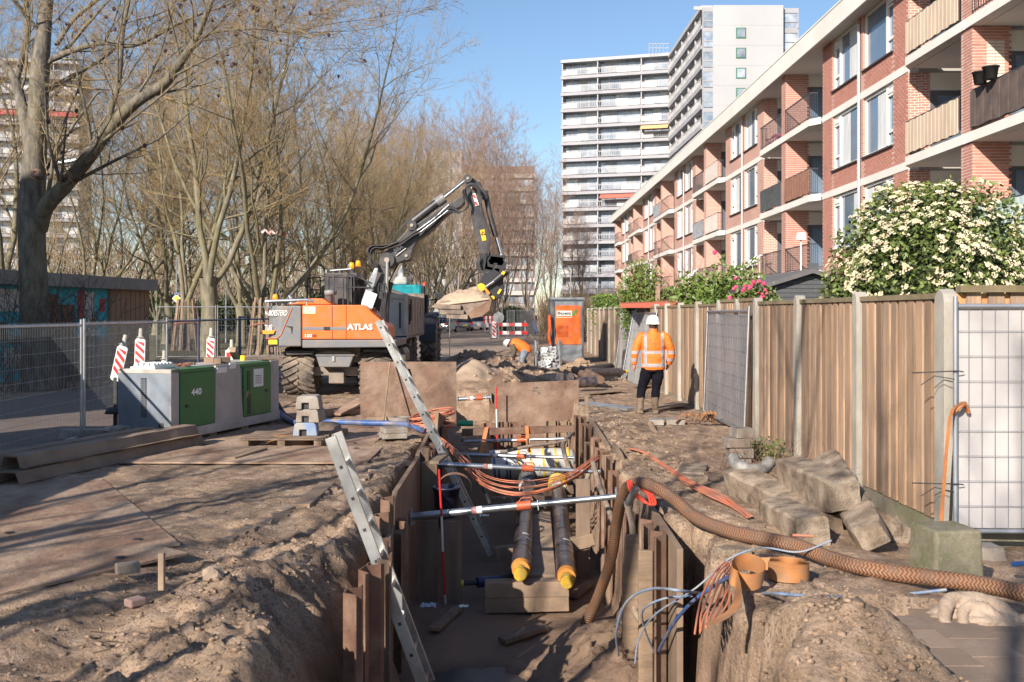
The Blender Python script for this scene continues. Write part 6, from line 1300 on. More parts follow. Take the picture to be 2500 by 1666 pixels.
holeplate(1207, 1413, 20.4, .40, -1.6, (X_at(1308, 20.4), .26, .10, .075), 'wide rusty steel plate with a cut-out closing the far end of the trench', tl=.08)
mb = MB(); mb.prism([(X_at(1194, 21), -1.0), (X_at(1228, 22.2), -1.0), (X_at(1228, 22.2), .62), (X_at(1194, 21), .42)], Matrix.Translation((0, 21.1, 0)) @ Matrix.Rotation(.0, 4, 'Z'), .03); tag(mb.build('steel_plate', RUSTD, fix=True), 'narrow dark steel plate standing behind the left edge of the wide one', 'steel plate')
for k, (px, w, ztop, m) in enumerate([(1193, .3, -.38, RUST), (1228, .3, -.36, RUSTD), (1254, .3, -.36, RUST), (1345, .3, -.34, PLANK), (1372, .3, -.34, PLANK), (1398, .3, -.32, PLANK)]):
    profile_sheet(X_at(px, 20.2), 20.22, ztop, -2, w, .08, 0, m, ['rust-red', 'dark', 'reddish', 'pale', 'pale middle', 'pale right-hand'][k]+' sheet pile before the wide plate at the far trench end', 'sheet piles at the far trench end')
for k, (px, y, z0, z1) in enumerate([(1432, 18.0, -.5, .35), (1415, 18.3, -1.0, -.1), (1425, 17.2, -1, -.05)]): post(X_at(px, y), y, z0, z1, .07, .07, ['pointed stake standing right of the wide plate', 'short post right of the wide plate', 'short thick post at the right end of the rusty beam'][k], PLANK)
b0 = P(1128, 1056, 17.5); b1 = P(1425, 1046, 17.5); mb = MB(); mb.bar(b0, b1, .1, .12); bm_ = tag(mb.build('steel_beam', RUST, bevel=.008), 'rusty square beam laid across the far part of the trench', 'beam')
def struct_strut(a, b, Ya, Yb, lab, r=.030, col=None, sticker=.3, collar=.52):
    A_, B_ = P(a[0], a[1], Ya), P(b[0], b[1], Yb); t = thing('trench_strut', lab, 'strut', A_, 0, 'steel struts across the trench'); L_ = (B_-A_).length; u = (B_-A_).normalized()
    m_ = MB(); m_.cyl(A_, A_+u*L_*.56, r*1.15, n=12); m_.build('outer_tube', GALV, t); m_ = MB(); m_.cyl(A_+u*L_*.56, B_, r*.92, n=12); m_.build('inner_tube', GALV, t)
    m_ = MB(); m_.cyl(A_+u*L_*collar, A_+u*(L_*collar+.16), r*1.45, n=12); c_ = A_+u*(L_*collar+.1); m_.tube([c_+u*-.08+Vector((0, 0, r*1.4)), c_+u*-.05+Vector((0, 0, r*1.4+.035)), c_+u*.05+Vector((0, 0, r*1.4+.035)), c_+u*.08+Vector((0, 0, r*1.4))], .007, 5); m_.build('collar', mat('collar_red', (.50, .11, .04), (.36, .08, .035), .5, scale=10), t)
    m_ = MB(); m_.tube([A_+u*(L_*collar+.23)+Vector((0, -.02, .05)), A_+u*(L_*collar+.24)+Vector((0, -.04, -.06))], .009, 6); m_.build('locking_pin', GALV, t)
    m_ = MB(); m_.cyl(A_+u*L_*sticker, A_+u*(L_*sticker+.06), r*1.19, n=12); m_.build('red_label', mat('faded_red_label', (.5, .1, .08), (.6, .4, .36), .6, scale=30), t); m_ = MB(); m_.cyl(A_+u*(L_*sticker+.06), A_+u*(L_*sticker+.12), r*1.19, n=12); m_.build('white_label', WHITE, t)
    for q_, s_ in ((A_, 1), (B_, -1)): m_ = MB(); m_.bar(q_, q_+u*s_*.02, .14, .18); m_.build('end_plate', GALV, t)
struct_strut((1003, 1262), (1508, 1212), 11.2, 10.9, 'nearest trench strut, tilted up to the suction hose', .036)
struct_strut((1052, 1133), (1478, 1153), 13.1, 13.1, 'second trench strut, with the cable bundle slung below it')
struct_strut((1110, 1110), (1405, 1118), 17.0, 16.6, 'third trench strut, just above the white pipe')
struct_strut((1132, 1079), (1385, 1071), 18.8, 18.4, 'pale strut hung under the rusty beam')
struct_strut((1116, 975), (1200, 970), 21.0, 21.0, 'short strut left of the wide plate at ground level', .035)
def strap(pts, w, lab, m=STRAP):
    mb = MB(); vs = []
    for p in pts: vs += [Vector(p)-Vector((w/2, 0, 0)), Vector(p)+Vector((w/2, 0, 0))]
    mb.add(vs, [(2*i, 2*i+1, 2*i+3, 2*i+2) for i in range(len(pts)-1)]); return tag(mb.build('lashing_strap', m), lab, 'strap', 'orange lashing straps over the beam')
strap([P(1187, 1043, 17.55), P(1188, 1043, 17.42), P(1186, 1053, 17.41), P(1180, 1080, 17.3), P(1174, 1112, 17.2)], .07, 'left orange strap hanging from the rusty beam'); strap([P(1285, 1040, 17.55), P(1286, 1040, 17.42), P(1287, 1052, 17.41), P(1288, 1080, 17.2), P(1292, 1105, 17.0)], .06, 'right orange strap hanging from the rusty beam')
# ---------------------------------------------------------------- insulated pipes
PIPE = mat('black_casing_pipe', (.022, .02, .032), (.05, .042, .055), .28, scale=7, dirt=(.16, .12, .09), dscale=11, damt=.6); FOAM = mat('orange_foam', (.60, .26, .05), (.5, .2, .04), .9, scale=12, bump=.3); PW = mat('white_wrapped_pipe', (.68, .68, .66), (.55, .55, .54), .5, scale=3, dirt=(.35, .3, .25), dscale=4)
for k, (px, py, fx_, fy_) in enumerate([(1272, 1386, 1290, 1160), (1383, 1404, 1360, 1165)]):
    a = P(px, py, 11.2); b = P(fx_, fy_, 17.4); t = thing('insulated_pipe', ['left black district heating pipe with yellow end cap', 'right black district heating pipe with yellow end cap'][k], 'pipe', a, 0, 'pair of insulated pipes in the trench')
    u = (b-a).normalized(); m_ = MB(); m_.tube([a+u*(a-b).length*f for f in (0, .2, .4, .6, .8, 1)], .115, 18); co1 = m_.build('casing', PIPE, t)
    m_ = MB(); m_.tube([a-u*.10, a-u*.001], [.100, .112], 18); m_.build('insulation', FOAM, t)
    m_ = MB(); m_.cyl(a-u*.24, a-u*.09, .062, n=16); m_.build('steel_pipe', RUSTD, t)
    m_ = MB(); m_.cyl(a-u*.30, a-u*.17, .074, n=18); m_.cyl(a-u*.315, a-u*.30, .062, n=18); m_.build('end_cap', mat('scuffed_cap', (.62, .40, .02), (.50, .32, .03), .55, scale=14, dirt=(.25, .17, .08), dscale=12, damt=.6), t)
    for f, wd in ((.10, .03), (.3, .02), (.42, .03), (.55, .02)): m_ = MB(); c_ = a+u*(b-a).length*f; m_.tube([c_, c_+u*wd], .1165, 18, cap=False); m_.build('band', BLACK, t)
    for f, ang in ((.16, 1.9), (.19, 1.5), (.06, 2.3), (.5, 1.7)):
        c_ = a+u*(b-a).length*f; s_, w_ = basis(u); vs = []
        for i in range(5):
            an = ang+i*.18
            for d_ in (0, .055): vs.append(c_+u*d_+(s_*-math.cos(an)+w_*math.sin(an))*.1175)
        m_ = MB(); m_.add(vs, [(2*i, 2*i+2, 2*i+3, 2*i+1) for i in range(4)]); m_.build('white_label', WHITE, t)
    # lashed white sleeve
    c0 = a+u*(b-a).length*.80; m_ = MB(); m_.tube([c0, c0+u*.5, c0+u*1.1], [.14, .155, .15], 18); sl_ = m_.build('sleeve', PW, t)
    m_ = MB()
    for i in range(7): c_ = c0+u*(.06+i*.13); m_.tube([c_+(Vector((math.cos(q_)*.158, 0, math.sin(q_)*.158))) for q_ in [j*math.pi/8 for j in range(9)]], .009, 4)
    m_.build('wire_lashing', YELL if k else BLACK, sl_)
wp = thing('white_pipe', 'thick white wrapped pipe with yellow bands crossing the trench', 'pipe', P(1150, 1140, 17.9)); a = P(1138, 1138, 18.0); b = P(1392, 1128, 18.0); u = (b-a).normalized()
m_ = MB(); m_.tube([a, a+u*.1, b-u*.25, b-u*.05, b+u*.02+Vector((0, 0, -.1))], [.24, .265, .265, .25, .15], 20); m_.build('casing', PW, wp)
for k in range(8): c_ = a+u*(.28+k*.22); m_ = MB(); m_.tube([c_, c_+u*.035], .2685, 20, cap=False); m_.build('band', YELL if k > 2 else BLUE, wp)
for k in range(5): c_ = a+u*(.2+k*.2); m_ = MB(); m_.tube([c_+Vector((math.cos(q_)*.0, -math.cos(q_)*.272, -math.sin(q_)*.272)) for q_ in [j*math.pi/12 for j in range(10)]], .014, 5); m_.build('dark_band', BLACK, wp)
bp_ = thing('branch_pipe', 'small blue-black branch pipe with elbow under the left insulated pipe', 'pipe', P(1130, 1422, 11.6)); pts = [P(1128, 1424, 11.6), P(1165, 1422, 11.6)]
m_ = MB(); m_.tube(pts, .03, 10); m_.build('pipe', BLACK, bp_); m_ = MB(); m_.tube([P(1165, 1422, 11.6), P(1222, 1418, 11.7)], .062, 12); m_.build('sleeve', mat('navy_plastic', (.02, .03, .10), None, .4), bp_); m_ = MB(); m_.tube(spline([P(1222, 1418, 11.7), P(1245, 1408, 11.8), P(1275, 1370, 12.0)], 5), .055, 10); m_.build('elbow', BLACK, bp_); m_ = MB(); c_ = P(1126, 1424, 11.6); m_.tube([c_, c_+Vector((.03, 0, 0))], .036, 10); m_.build('end_cap', YELL, bp_)
# timbers under and between the pipes
def beam(a, b, Ya, Yb, w, h, lab, m=TIMB):
    mb = MB(); mb.bar(P(*a, Ya), P(*b, Yb), w, h); return tag(mb.build('timber_beam', m, bevel=.008), lab, 'timber', 'timbers in the trench')
beam((1184, 1437), (1388, 1433), 11.15, 11.15, .2, .17, 'upper timber of the stack in front of the pipe ends'); beam((1184, 1474), (1388, 1468), 11.16, 11.16, .2, .17, 'lower timber of the stack in front of the pipe ends')
beam((1308, 1412), (1302, 1262), 11.35, 14.2, .18, .08, 'long timber between the pipes, on the left'); beam((1340, 1412), (1330, 1256), 11.35, 14.2, .16, .08, 'long timber between the pipes, on the right')
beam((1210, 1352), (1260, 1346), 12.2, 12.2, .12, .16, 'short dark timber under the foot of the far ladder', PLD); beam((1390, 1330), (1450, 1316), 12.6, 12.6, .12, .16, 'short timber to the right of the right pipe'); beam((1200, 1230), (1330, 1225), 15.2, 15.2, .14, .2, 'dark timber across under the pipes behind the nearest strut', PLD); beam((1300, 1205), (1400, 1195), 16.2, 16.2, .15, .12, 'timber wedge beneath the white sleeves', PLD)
gp_ = tag(MB().tube([P(1118, 1034, 18.6), P(1155, 1034, 18.6)], .055, 14).build('green_pipe', mat('green_plastic', (.03, .32, .16), None, .4)), 'short green plastic pipe at the far left of the trench', 'pipe')
# surveying staff, bucket, paper
sf = thing('ranging_pole', 'thin red and white ranging pole leaning in the trench', 'pole', P(1088, 1475, 11.2)); z_ = [(1072, 1147), (1078, 1260), (1081, 1346), (1086, 1452), (1088, 1475)]
for i, m in enumerate((REDP, WHITE, REDP, WHITE)): MB().tube([P(*z_[i], 10.9+.1*i), P(*z_[i+1], 11.0+.1*i)], .013, 8).build('pole_section', m, sf)
sf2 = thing('ranging_pole', 'red and white ranging pole before the wide plate at the far end', 'pole', P(1212, 1110, 20.0)); z_ = [(1212, 945), (1212, 999), (1213, 1050), (1213, 1105)]
for i, m in enumerate((REDP, WHITE, REDP)): MB().tube([P(*z_[i], 20.05), P(*z_[i+1], 20.05)], .015, 8).build('pole_section', m, sf2)
bk_ = thing('bucket', 'dark plastic bucket with a belt draped over its rim', 'bucket', P(1092, 1265, 11.6)); c_ = P(1090, 1262, 11.8); m_ = MB(); m_.lathe([(.0, 0), (.11, 0), (.16, .34), (.17, .34), (.17, .36), (.15, .36), (.14, .02)], Matrix.Translation(c_), 20); m_.build('body', mat('dark_blue_plastic', (.02, .025, .05), None, .4), bk_)
m_ = MB(); vs = []; c2 = c_+Vector((.1, -.1, .36))
for i in range(15):
    a = i/14*math.pi*1.15-.2; vs += [c2+Vector((-.2*math.cos(a), 0, .16*math.sin(a))), c2+Vector((-.2*math.cos(a), .09, .16*math.sin(a)+.01))]
m_.add(vs, [(2*i, 2*i+1, 2*i+3, 2*i+2) for i in range(14)]); tag(m_.build('leather_belt', mat('belt', (.30, .17, .10), (.2, .11, .07), .7, scale=6)), 'brown band looped over the dark bucket', 'belt')
def crumple(c, r, m, lab, name='paper', cat='paper', seed=1):
    mb = MB(); nn = 8; vs = [(c.x+(i/nn-.5)*r*2, c.y+(j/nn-.5)*r*1.6, c.z+.02+r*.35*noise.noise(Vector((i*.7+seed, j*.7, seed)))) for i in range(nn+1) for j in range(nn+1)]
    mb.add(vs, [(i*9+j, (i+1)*9+j, (i+1)*9+j+1, i*9+j+1) for i in range(nn) for j in range(nn)]); return tag(mb.build(name, m), lab, cat)
crumple(P(1046, 1482, 10.4), .08, mat('paper_blue_print', (.65, .68, .72), (.2, .3, .5), .8, scale=50), 'crumpled white paper with blue print on the trench floor')
crumple(P(1132, 1484, 10.6), .05, WHITE, 'small white scrap on the trench floor', seed=3); crumple(P(1182, 1262, 12.8), .06, WHITE, 'white scrap below the far ladder', seed=5)
# ---------------------------------------------------------------- ladders
def ladder(a, b, Y, lab, gap=.34, hole0=.1, pitch=.26, w=.075):
    """leaning ladder: near rail traced from the photo at distance Y, rungs run away from the viewer"""
    A_, B_ = P(a[0], a[1], Y), P(b[0], b[1], Y); t = thing('ladder', lab, 'ladder', B_, 0, 'aluminium ladders in the trench'); u = (B_-A_).normalized(); n_ = u.cross(Vector((0, 1, 0))).normalized(); L_ = (B_-A_).length
    for k, dy in enumerate((0, gap)):
        for o, wd, dp in ((0, w, .006), ):
            m_ = MB(); off = Vector((0, dy, 0))
            m_.bar(A_+off, B_+off, w, .008, Vector((0, 1, 0))); s_ = 1 if k == 0 else -1
            for e in (-1, 1): m_.bar(A_+off+n_*(e*w/2)+Vector((0, s_*.012, 0)), B_+off+n_*(e*w/2)+Vector((0, s_*.012, 0)), .006, .03, Vector((0, 1, 0)))
            m_.build('rail', ALU, t)
    d = hole0
    while d < L_-.05:
        c_ = A_+u*d; m_ = MB(); m_.bar(c_+Vector((0, .005, 0)), c_+Vector((0, gap, 0)), .032, .032, u); m_.build('rung', ALU, t)
        m_ = MB(); m_.bar(c_+Vector((0, -.0062, 0)), c_+Vector((0, -.0045, 0)), .024, .024, u); m_.build('rung_end', BLACK, t); d += pitch
    return t
ladder((922, 784), (1198, 1356), 13.4, 'far ladder rising from the pipes past the orange hood', gap=.36)
ladder((806, 1068), (1042, 1700), 7.3, 'near ladder leaning out of the lower left of the trench', gap=.30, hole0=.235, pitch=.245, w=.075)
# ---------------------------------------------------------------- cables and hoses
cb_ = thing('cable_bundle', 'bundle of orange conduits sagging across the trench under the second strut', 'cable bundle', P(1290, 1185, 12.6)); rr_ = random.Random(12)
way = [G(1045, 1052, .08), P(1090, 1085, 14.6), P(1135, 1130, 13.6), P(1180, 1172, 12.9), P(1250, 1192, 12.6), P(1330, 1185, 12.6), P(1400, 1160, 12.9), P(1450, 1125, 13.3), P(1500, 1101, 13.8), P(1560, 1122, 13.0), P(1620, 1150, 11.9), P(1680, 1195, 10.6), P(1740, 1215, 9.9), P(1790, 1250, 9.4), P(1830, 1292, 8.8)]
for k in range(11):
    a = rr_.uniform(0, 6.28); spd = [.02, .03, .05, .07, .09, .08, .05, .04, .03, .02, .02, .05, .08, .04, .03]
    pts = []
    for i, p in enumerate(way):
        q_ = Vector(p)+Vector((math.cos(a+i*.35)*spd[i], math.sin(a)*spd[i]*.6, (math.sin(a+i*.35)*spd[i]) if i < 9 else abs(math.sin(a+i*.4))*spd[i]*.5))
        if i >= 9: q_.z = max(q_.z, gz(q_.x, q_.y)+.04)
        pts.append(q_)
    MB().tube(spline(pts, 5), .0068, 5).build('cable', CABLE, cb_)
MB().tube([P(1568, 1125, 12.9), P(1572, 1128, 12.9)], .05, 8).build('black_tape', BLACK, cb_)
hs_m = bpy.data.materials.new('braided_hose'); hs_m.use_nodes = True; n = hs_m.node_tree; L = n.links.new; b = n.nodes['Principled BSDF']; b.inputs['Roughness'].default_value = .6
tc = n.nodes.new('ShaderNodeUVMap'); mp = n.nodes.new('ShaderNodeMapping'); L(tc.outputs[0], mp.inputs[0]); sx = n.nodes.new('ShaderNodeSeparateXYZ'); L(mp.outputs[0], sx.inputs[0])
def _mth(op, a, bb=None):
    m_ = n.nodes.new('ShaderNodeMath'); m_.operation = op
    for i, v in enumerate((a, bb)):
        if v is None: continue
        if isinstance(v, (int, float)): m_.inputs[i].default_value = v
        else: L(v, m_.inputs[i])
    return m_.outputs[0]
w1 = _mth('SINE', _mth('ADD', _mth('MULTIPLY', sx.outputs[0], 6.2832*22), _mth('MULTIPLY', _mth('PINGPONG', sx.outputs[1], .0625), 6.2832*10))); rp = _mth('MULTIPLY_ADD', w1, .5); 
mr = n.nodes.new('ShaderNodeMapRange'); mr.inputs[1].default_value = -1; mr.inputs[2].default_value = 1; L(w1, mr.inputs[0])
mx = n.nodes.new('ShaderNodeMix'); mx.data_type = 'RGBA'; mx.inputs[6].default_value = (.12, .055, .03, 1); mx.inputs[7].default_value = (.30, .15, .08, 1); L(mr.outputs[0], mx.inputs[0])
nz = n.nodes.new('ShaderNodeTexNoise'); nz.inputs['Scale'].default_value = 9; nz.inputs['Detail'].default_value = 6; gg = n.nodes.new('ShaderNodeNewGeometry'); L(gg.outputs['Position'], nz.inputs[0]); r2 = n.nodes.new('ShaderNodeMapRange'); r2.inputs[1].default_value = .42; r2.inputs[2].default_value = .62; L(nz.outputs[0], r2.inputs[0]); m3 = n.nodes.new('ShaderNodeMix'); m3.data_type = 'RGBA'; L(r2.outputs[0], m3.inputs[0]); L(mx.outputs[2], m3.inputs[6]); m3.inputs[7].default_value = (.17, .10, .065, 1); L(m3.outputs[2], b.inputs['Base Color'])
bp = n.nodes.new('ShaderNodeBump'); bp.inputs['Strength'].default_value = .9; bp.inputs['Distance'].default_value = .006; L(mr.outputs[0], bp.inputs['Height']); L(bp.outputs[0], b.inputs['Normal'])
def uvtube(pts, r, nm, m, lab, cat, n_=20, rep=.10):
    mb = MB(); mb.tube(pts, r, n_, cap=False); me = mb.mesh(nm); uv = me.uv_layers.new(name='UVMap'); d = [0]
    for i in range(1, len(pts)): d.append(d[-1]+(pts[i]-pts[i-1]).length)
    for pl in me.polygons:
        i = pl.index//n_; j = pl.index % n_
        for li, (a_, b_) in zip(pl.loop_indices, ((i, j), (i, j+1), (i+1, j+1), (i+1, j))): uv.data[li].uv = (d[a_]/rep*.16, b_/n_)
    me.materials.append(m); return tag(link(nm, me), lab, cat)
hp = [P(1428, 1522, 10.5), P(1455, 1470, 10.4), P(1490, 1370, 10.1), P(1505, 1280, 9.8), P(1520, 1212, 9.45), P(1545, 1183, 9.3), P(1585, 1184, 9.1), P(1640, 1215, 8.85), P(1700, 1265, 8.5), P(1790, 1300, 8.05), P(1880, 1318, 7.7), P(1950, 1335, 7.5), P(2040, 1368, 7.15), P(2150, 1394, 6.85), P(2280, 1412, 6.65), P(2400, 1428, 6.5), P(2540, 1458, 6.2)]
uvtube(spline([Vector(p) for p in hp], 8), .056, 'suction_hose', hs_m, 'thick brown braided suction hose climbing out of the trench and over the paving', 'hose')
cl_ = thing('ratchet_clamp', 'grey clamp and red strap holding the hose at the trench edge', 'clamp', P(1550, 1200, 9.2)); m_ = MB(); m_.bar(P(1532, 1232, 9.15), P(1555, 1190, 9.05), .06, .05); m_.build('clamp_body', CONC, cl_, bevel=.01)
for k in range(3): MB().tube(spline([P(1532+k*4, 1175, 9.25), P(1540+k*5, 1200, 9.1), P(1570+k*3, 1225, 9.05), P(1600-k*6, 1232, 9.0), P(1590-k*5, 1205, 9.1), P(1560, 1192, 9.15)], 5), .012, 5).build('red_strap', mat('red_strap', (.6, .06, .03), None, .7), cl_)
DC = mat('clay_cable', (.32, .25, .19), (.2, .15, .12), .9, scale=8, bump=.3)
def cabl(l, r, lab, m=DC, name='cable', grp=None):
    return tag(MB().tube(spline([P(x, y, Y) for x, y, Y in l], 7), r, 7).build(name, m), lab, 'cable', grp)
cabl([(1222, 1105, 16.2), (1290, 1090, 16.0), (1345, 1083, 15.8), (1385, 1075, 15.5)], .028, 'clay coated cable under the pale strut')
cabl([(1395, 1060, 16), (1375, 1085, 15.5), (1385, 1130, 14.8), (1405, 1175, 14), (1425, 1185, 13.8), (1440, 1150, 14)], .035, 'thick clay coated cable looping down the right wall')
cabl([(1448, 1130, 12.4), (1465, 1190, 11.8), (1488, 1250, 11.2), (1500, 1280, 10.8)], .034, 'thick muddy cable running down behind the suction hose')
cabl([(1530, 1225, 9.4), (1545, 1300, 9.3), (1540, 1400, 9.3), (1545, 1480, 9.2), (1580, 1530, 9.0), (1660, 1590, 8.8)], .033, 'rust-brown pipe dropping along the near right corner')
cabl([(1140, 1110, 15), (1165, 1160, 13.6), (1190, 1215, 12.8), (1200, 1240, 12.6)], .022, 'black cable hanging beside the white pipe', BLACK)
def drp(px, py, up=.02):
    """point on the ground under a photo position, as (px, py, distance)"""
    z = 0.
    for _ in range(6): p = G(px, py, z+up); z = gz(p.x, p.y)
    return (px, py, p.y)
BLG = mat('blue_grey_cable', (.13, .22, .38), (.30, .30, .30), .6, scale=8)
cabl([(1510, 1600, 8.6), (1505, 1540, 8.2), (1530, 1470, 7.9), (1590, 1438, 7.6), (1680, 1445, 7.1)]+[drp(a_, b_, .085) for a_, b_ in ((1760, 1455), (1820, 1452), (1880, 1449), (1940, 1453), (2000, 1456), (2070, 1458), (2140, 1456), (2220, 1450), (2310, 1440))], .011, 'long blue cable arching over the trench edge and across the paving', BLG)
cabl([(1602, 1600, 8.3), (1640, 1530, 7.8), (1690, 1470, 7.3), (1760, 1420, 7.0), (1800, 1400, 7.1)], .014, 'bright blue cable rising to the tape rolls', BLUE)
cabl([(1598, 1595, 8.4), (1575, 1540, 8.2), (1570, 1490, 7.9), (1620, 1462, 7.7), (1690, 1455, 7.5)], .009, 'thin grey cable loop at the corner of the trench', BLG)
cabl([(1550, 1620, 8.0), (1560, 1560, 8.0), (1600, 1500, 7.8), (1700, 1435, 7.4), (1780, 1365, 7.5), (1860, 1338, 7.45), (1950, 1348, 7.3), (2030, 1320, 7.3)], .007, 'thin blue-grey wire running up across the brown hose', BLG)
oc = thing('cable_bundle', 'bundle of orange conduits hanging over the bank beside the orange tape', 'cable bundle', G(1740, 1400)); 
for k in range(9): MB().tube(spline([P(1770+k*6, 1372+k*2, 7.4), P(1742+k*7, 1400+k*4, 7.15-.02*k), P(1716+k*8+5*(k % 3), 1450+k*3, 6.9-.03*(k % 4)), P(1704+k*8, 1495+4*(k % 3), 6.72), P(1696+k*7+6*(k % 2), 1548-k*5, 6.55)], 6), .0075, 5).build('cable', CABLE, oc)
m_ = MB(); m_.tube([P(1432, 1545, 9.9), P(1448, 1585, 9.5)], .05, 14, cap=False); m_.tube([P(1433, 1547, 9.88), P(1448, 1585, 9.48)], .042, 14, cap=False); tag(m_.build('pipe_stub', PIPE), 'short open black pipe stub in the mud below the hose', 'pipe')
tag(MB().tube([P(1300, 1010, 19), P(1302, 1011, 19)], .02, 5).build('peg', RUSTD), 'tiny peg on the far plate', 'peg') if 0 else None
# ---------------------------------------------------------------- right-hand bank: concrete posts, block, rolls
OLDC = mat('old_concrete', (.30, .23, .17), (.42, .34, .265), .95, scale=4.5, bump=.9, bscale=60, dirt=(.10, .075, .058), dscale=5, damt=.85, spec=.15)
def cbeam(a, b, w, h, lab, taper=0.9, rnd=False, roll=0.):
    a = Vector(a); b = Vector(b); u = (b-a).normalized(); s, up = basis(u); c_, s_ = math.cos(roll), math.sin(roll); s, up = s*c_+up*s_, up*c_-s*s_
    pr = [(-.5, -.5), (0, -.5), (.5, -.5), (.5, 0), (.5, .42), (.42, .5), (.1, .5), (-.2, .5), (-.42, .5), (-.5, .42), (-.5, 0)]; mb = MB(); N = 22; vs = []; K = len(pr)
    for i in range(N):
        f = i/(N-1); k = 1-(1-taper)*f; e = (1-.25*(abs(2*f-1))**10) if not rnd else (1-.45*max(0, f-.8)*5*max(0, f-.8)*5*.6)
        for x, z in pr:
            p = a.lerp(b, f)+s*(x*w*k*e)+up*(z*h*k*e); vs.append(p+noise.noise_vector(p*5)*.012+noise.noise_vector(p*19)*.010)
    mb.add(vs, [(i*K+j, i*K+(j+1) % K, (i+1)*K+(j+1) % K, (i+1)*K+j) for i in range(N-1) for j in range(K)]); mb.add(vs[:K], [tuple(range(K))[::-1]]); mb.add(vs[-K:], [tuple(range(K))])
    return tag(mb.build('concrete_post', OLDC, fix=True), lab, 'concrete post', 'heap of old concrete posts by the board fence')
cbeam(P(2030, 1288, 8.55), P(1790, 1165, 10.3), .30, .28, 'long lower concrete post at the left of the heap', .95, roll=.2)
cbeam(P(2070, 1212, 8.4), P(1920, 1147, 9.6), .30, .30, 'square concrete post lying on top of the long one', .95, roll=.15)
cbeam(P(2128, 1312, 7.95), P(2020, 1120, 10.4), .30, .26, 'long concrete post leaning up against the board fence', .85, roll=.5)
cbeam(P(1985, 1300, 7.95), P(1880, 1240, 9.0), .27, .24, 'round-ended concrete stub nearest the brown hose', 1., True, roll=.1)
stone(3.42, 8.75, .14, 'rough stone wedged behind the leaning concrete post', (1, .8, .8), seed=21, m=OLDC, name='rubble_stone')
c = G(2330, 1400, -.03); m_ = MB(); m_.box((3.12, 7.1, .15), (.37, .37, .37), rz=.12, taper=.93); tag(m_.build('concrete_block', mat('mossy_concrete', (.17, .15, .10), (.10, .11, .04), .95, scale=6, bump=.5, bscale=70, c3=(.22, .19, .14), dirt=(.25, .22, .18), dscale=2), bevel=.02), 'square mossy concrete block below the white sheeted panel', 'concrete block')
# ribbon rolls
TAPE = mat('orange_tape', (.50, .21, .07), (.38, .16, .06), .6, scale=4, dirt=(.28, .17, .10), dscale=7, damt=.8)
rc = G(1925, 1425, 0); rc.z = gz(rc.x, rc.y)+.01; t = thing('tape_roll', 'tight roll of wide orange warning tape lying on its side', 'tape roll', rc)
m_ = MB(); vs = []; n_ = 100
for i in range(n_): a = i*.25; r = .075+.0026*i/2.5+.018*i/n_; 
spir = [(rc.x+(.065+.07*i/90)*math.cos(i*.42), rc.y+(.065+.07*i/90)*math.sin(i*.42)) for i in range(91)]
vs = [];
for x, y in spir: vs += [(x, y, rc.z), (x, y, rc.z+.115)]
m_.add(vs, [(2*i, 2*i+2, 2*i+3, 2*i+1) for i in range(90)], True); m_.build('winding', TAPE, t); MB().lathe([(.062, .0), (.137, .0), (.137, .10), (.062, .10), (.062, 0)], Matrix.Translation(rc), 40, False).build('core', TAPE, t)
def ribbon(pts, w, up, lab, k=8, name='tape_ribbon', m=TAPE):
    pts = spline(pts, k); ups = spline(up, k) if len(up) == (len(pts)-1)//k+1 else [Vector(up[0])]*len(pts); mb = MB(); vs = []
    for p, q_ in zip(pts, ups): q_ = Vector(q_).normalized()*w/2; vs += [p-q_, p+q_]
    mb.add(vs, [(2*i, 2*i+1, 2*i+3, 2*i+2) for i in range(len(pts)-1)], True); return tag(mb.build(name, m), lab, 'tape')
R0 = G(1820, 1420, .08)
pts = []; ups = []
for i in range(15):
    a = -2.5+i*.45; pts.append(R0+Vector((.115*math.cos(a), .09*math.sin(a)-.006*i, .05+.05*math.sin(a)))); ups.append(Vector((.1, -.25, 1)))
pts += [G(1795, 1480, .06), G(1765, 1515, .03), G(1725, 1535, .04)]; ups += [Vector((.5, -.3, .6)), Vector((.6, -.8, .3)), Vector((.2, -1, .3))]
ribbon([Vector(p)+Vector((0, 0, .02)) for p in pts], .12, ups, 'loosely curled orange tape beside the tight roll, its tail on the bank', 4)
ribbon([rc+Vector((-.1, .09, .06)), rc+Vector((-.2, .1, .06)), R0+Vector((.05, .08, .08))], .11, [(0, 0, 1)]*3, 'short stretch of orange tape joining the two rolls', 5)
for k in range(4):
    b0 = G(1700, 1035, .03); a = k*1.3; ribbon([b0+Vector((-.35+.15*k, .0, .02)), b0+Vector((-.2+.12*k, .1*math.sin(a), .16)), b0+Vector((0+.08*k, .05, .03)), b0+Vector((.15+.06*k, -.05*math.cos(a), .19)), b0+Vector((.32-.02*k, .06, .02))], .11, [(0, 1, .3*math.sin(a)), (.2, 1, .3), (0, 1, -.2), (-.2, 1, .4), (0, 1, .1)], ['left fold', 'second fold', 'third fold', 'right fold'][k]+' of the orange ribbon heap by the worker', 5)
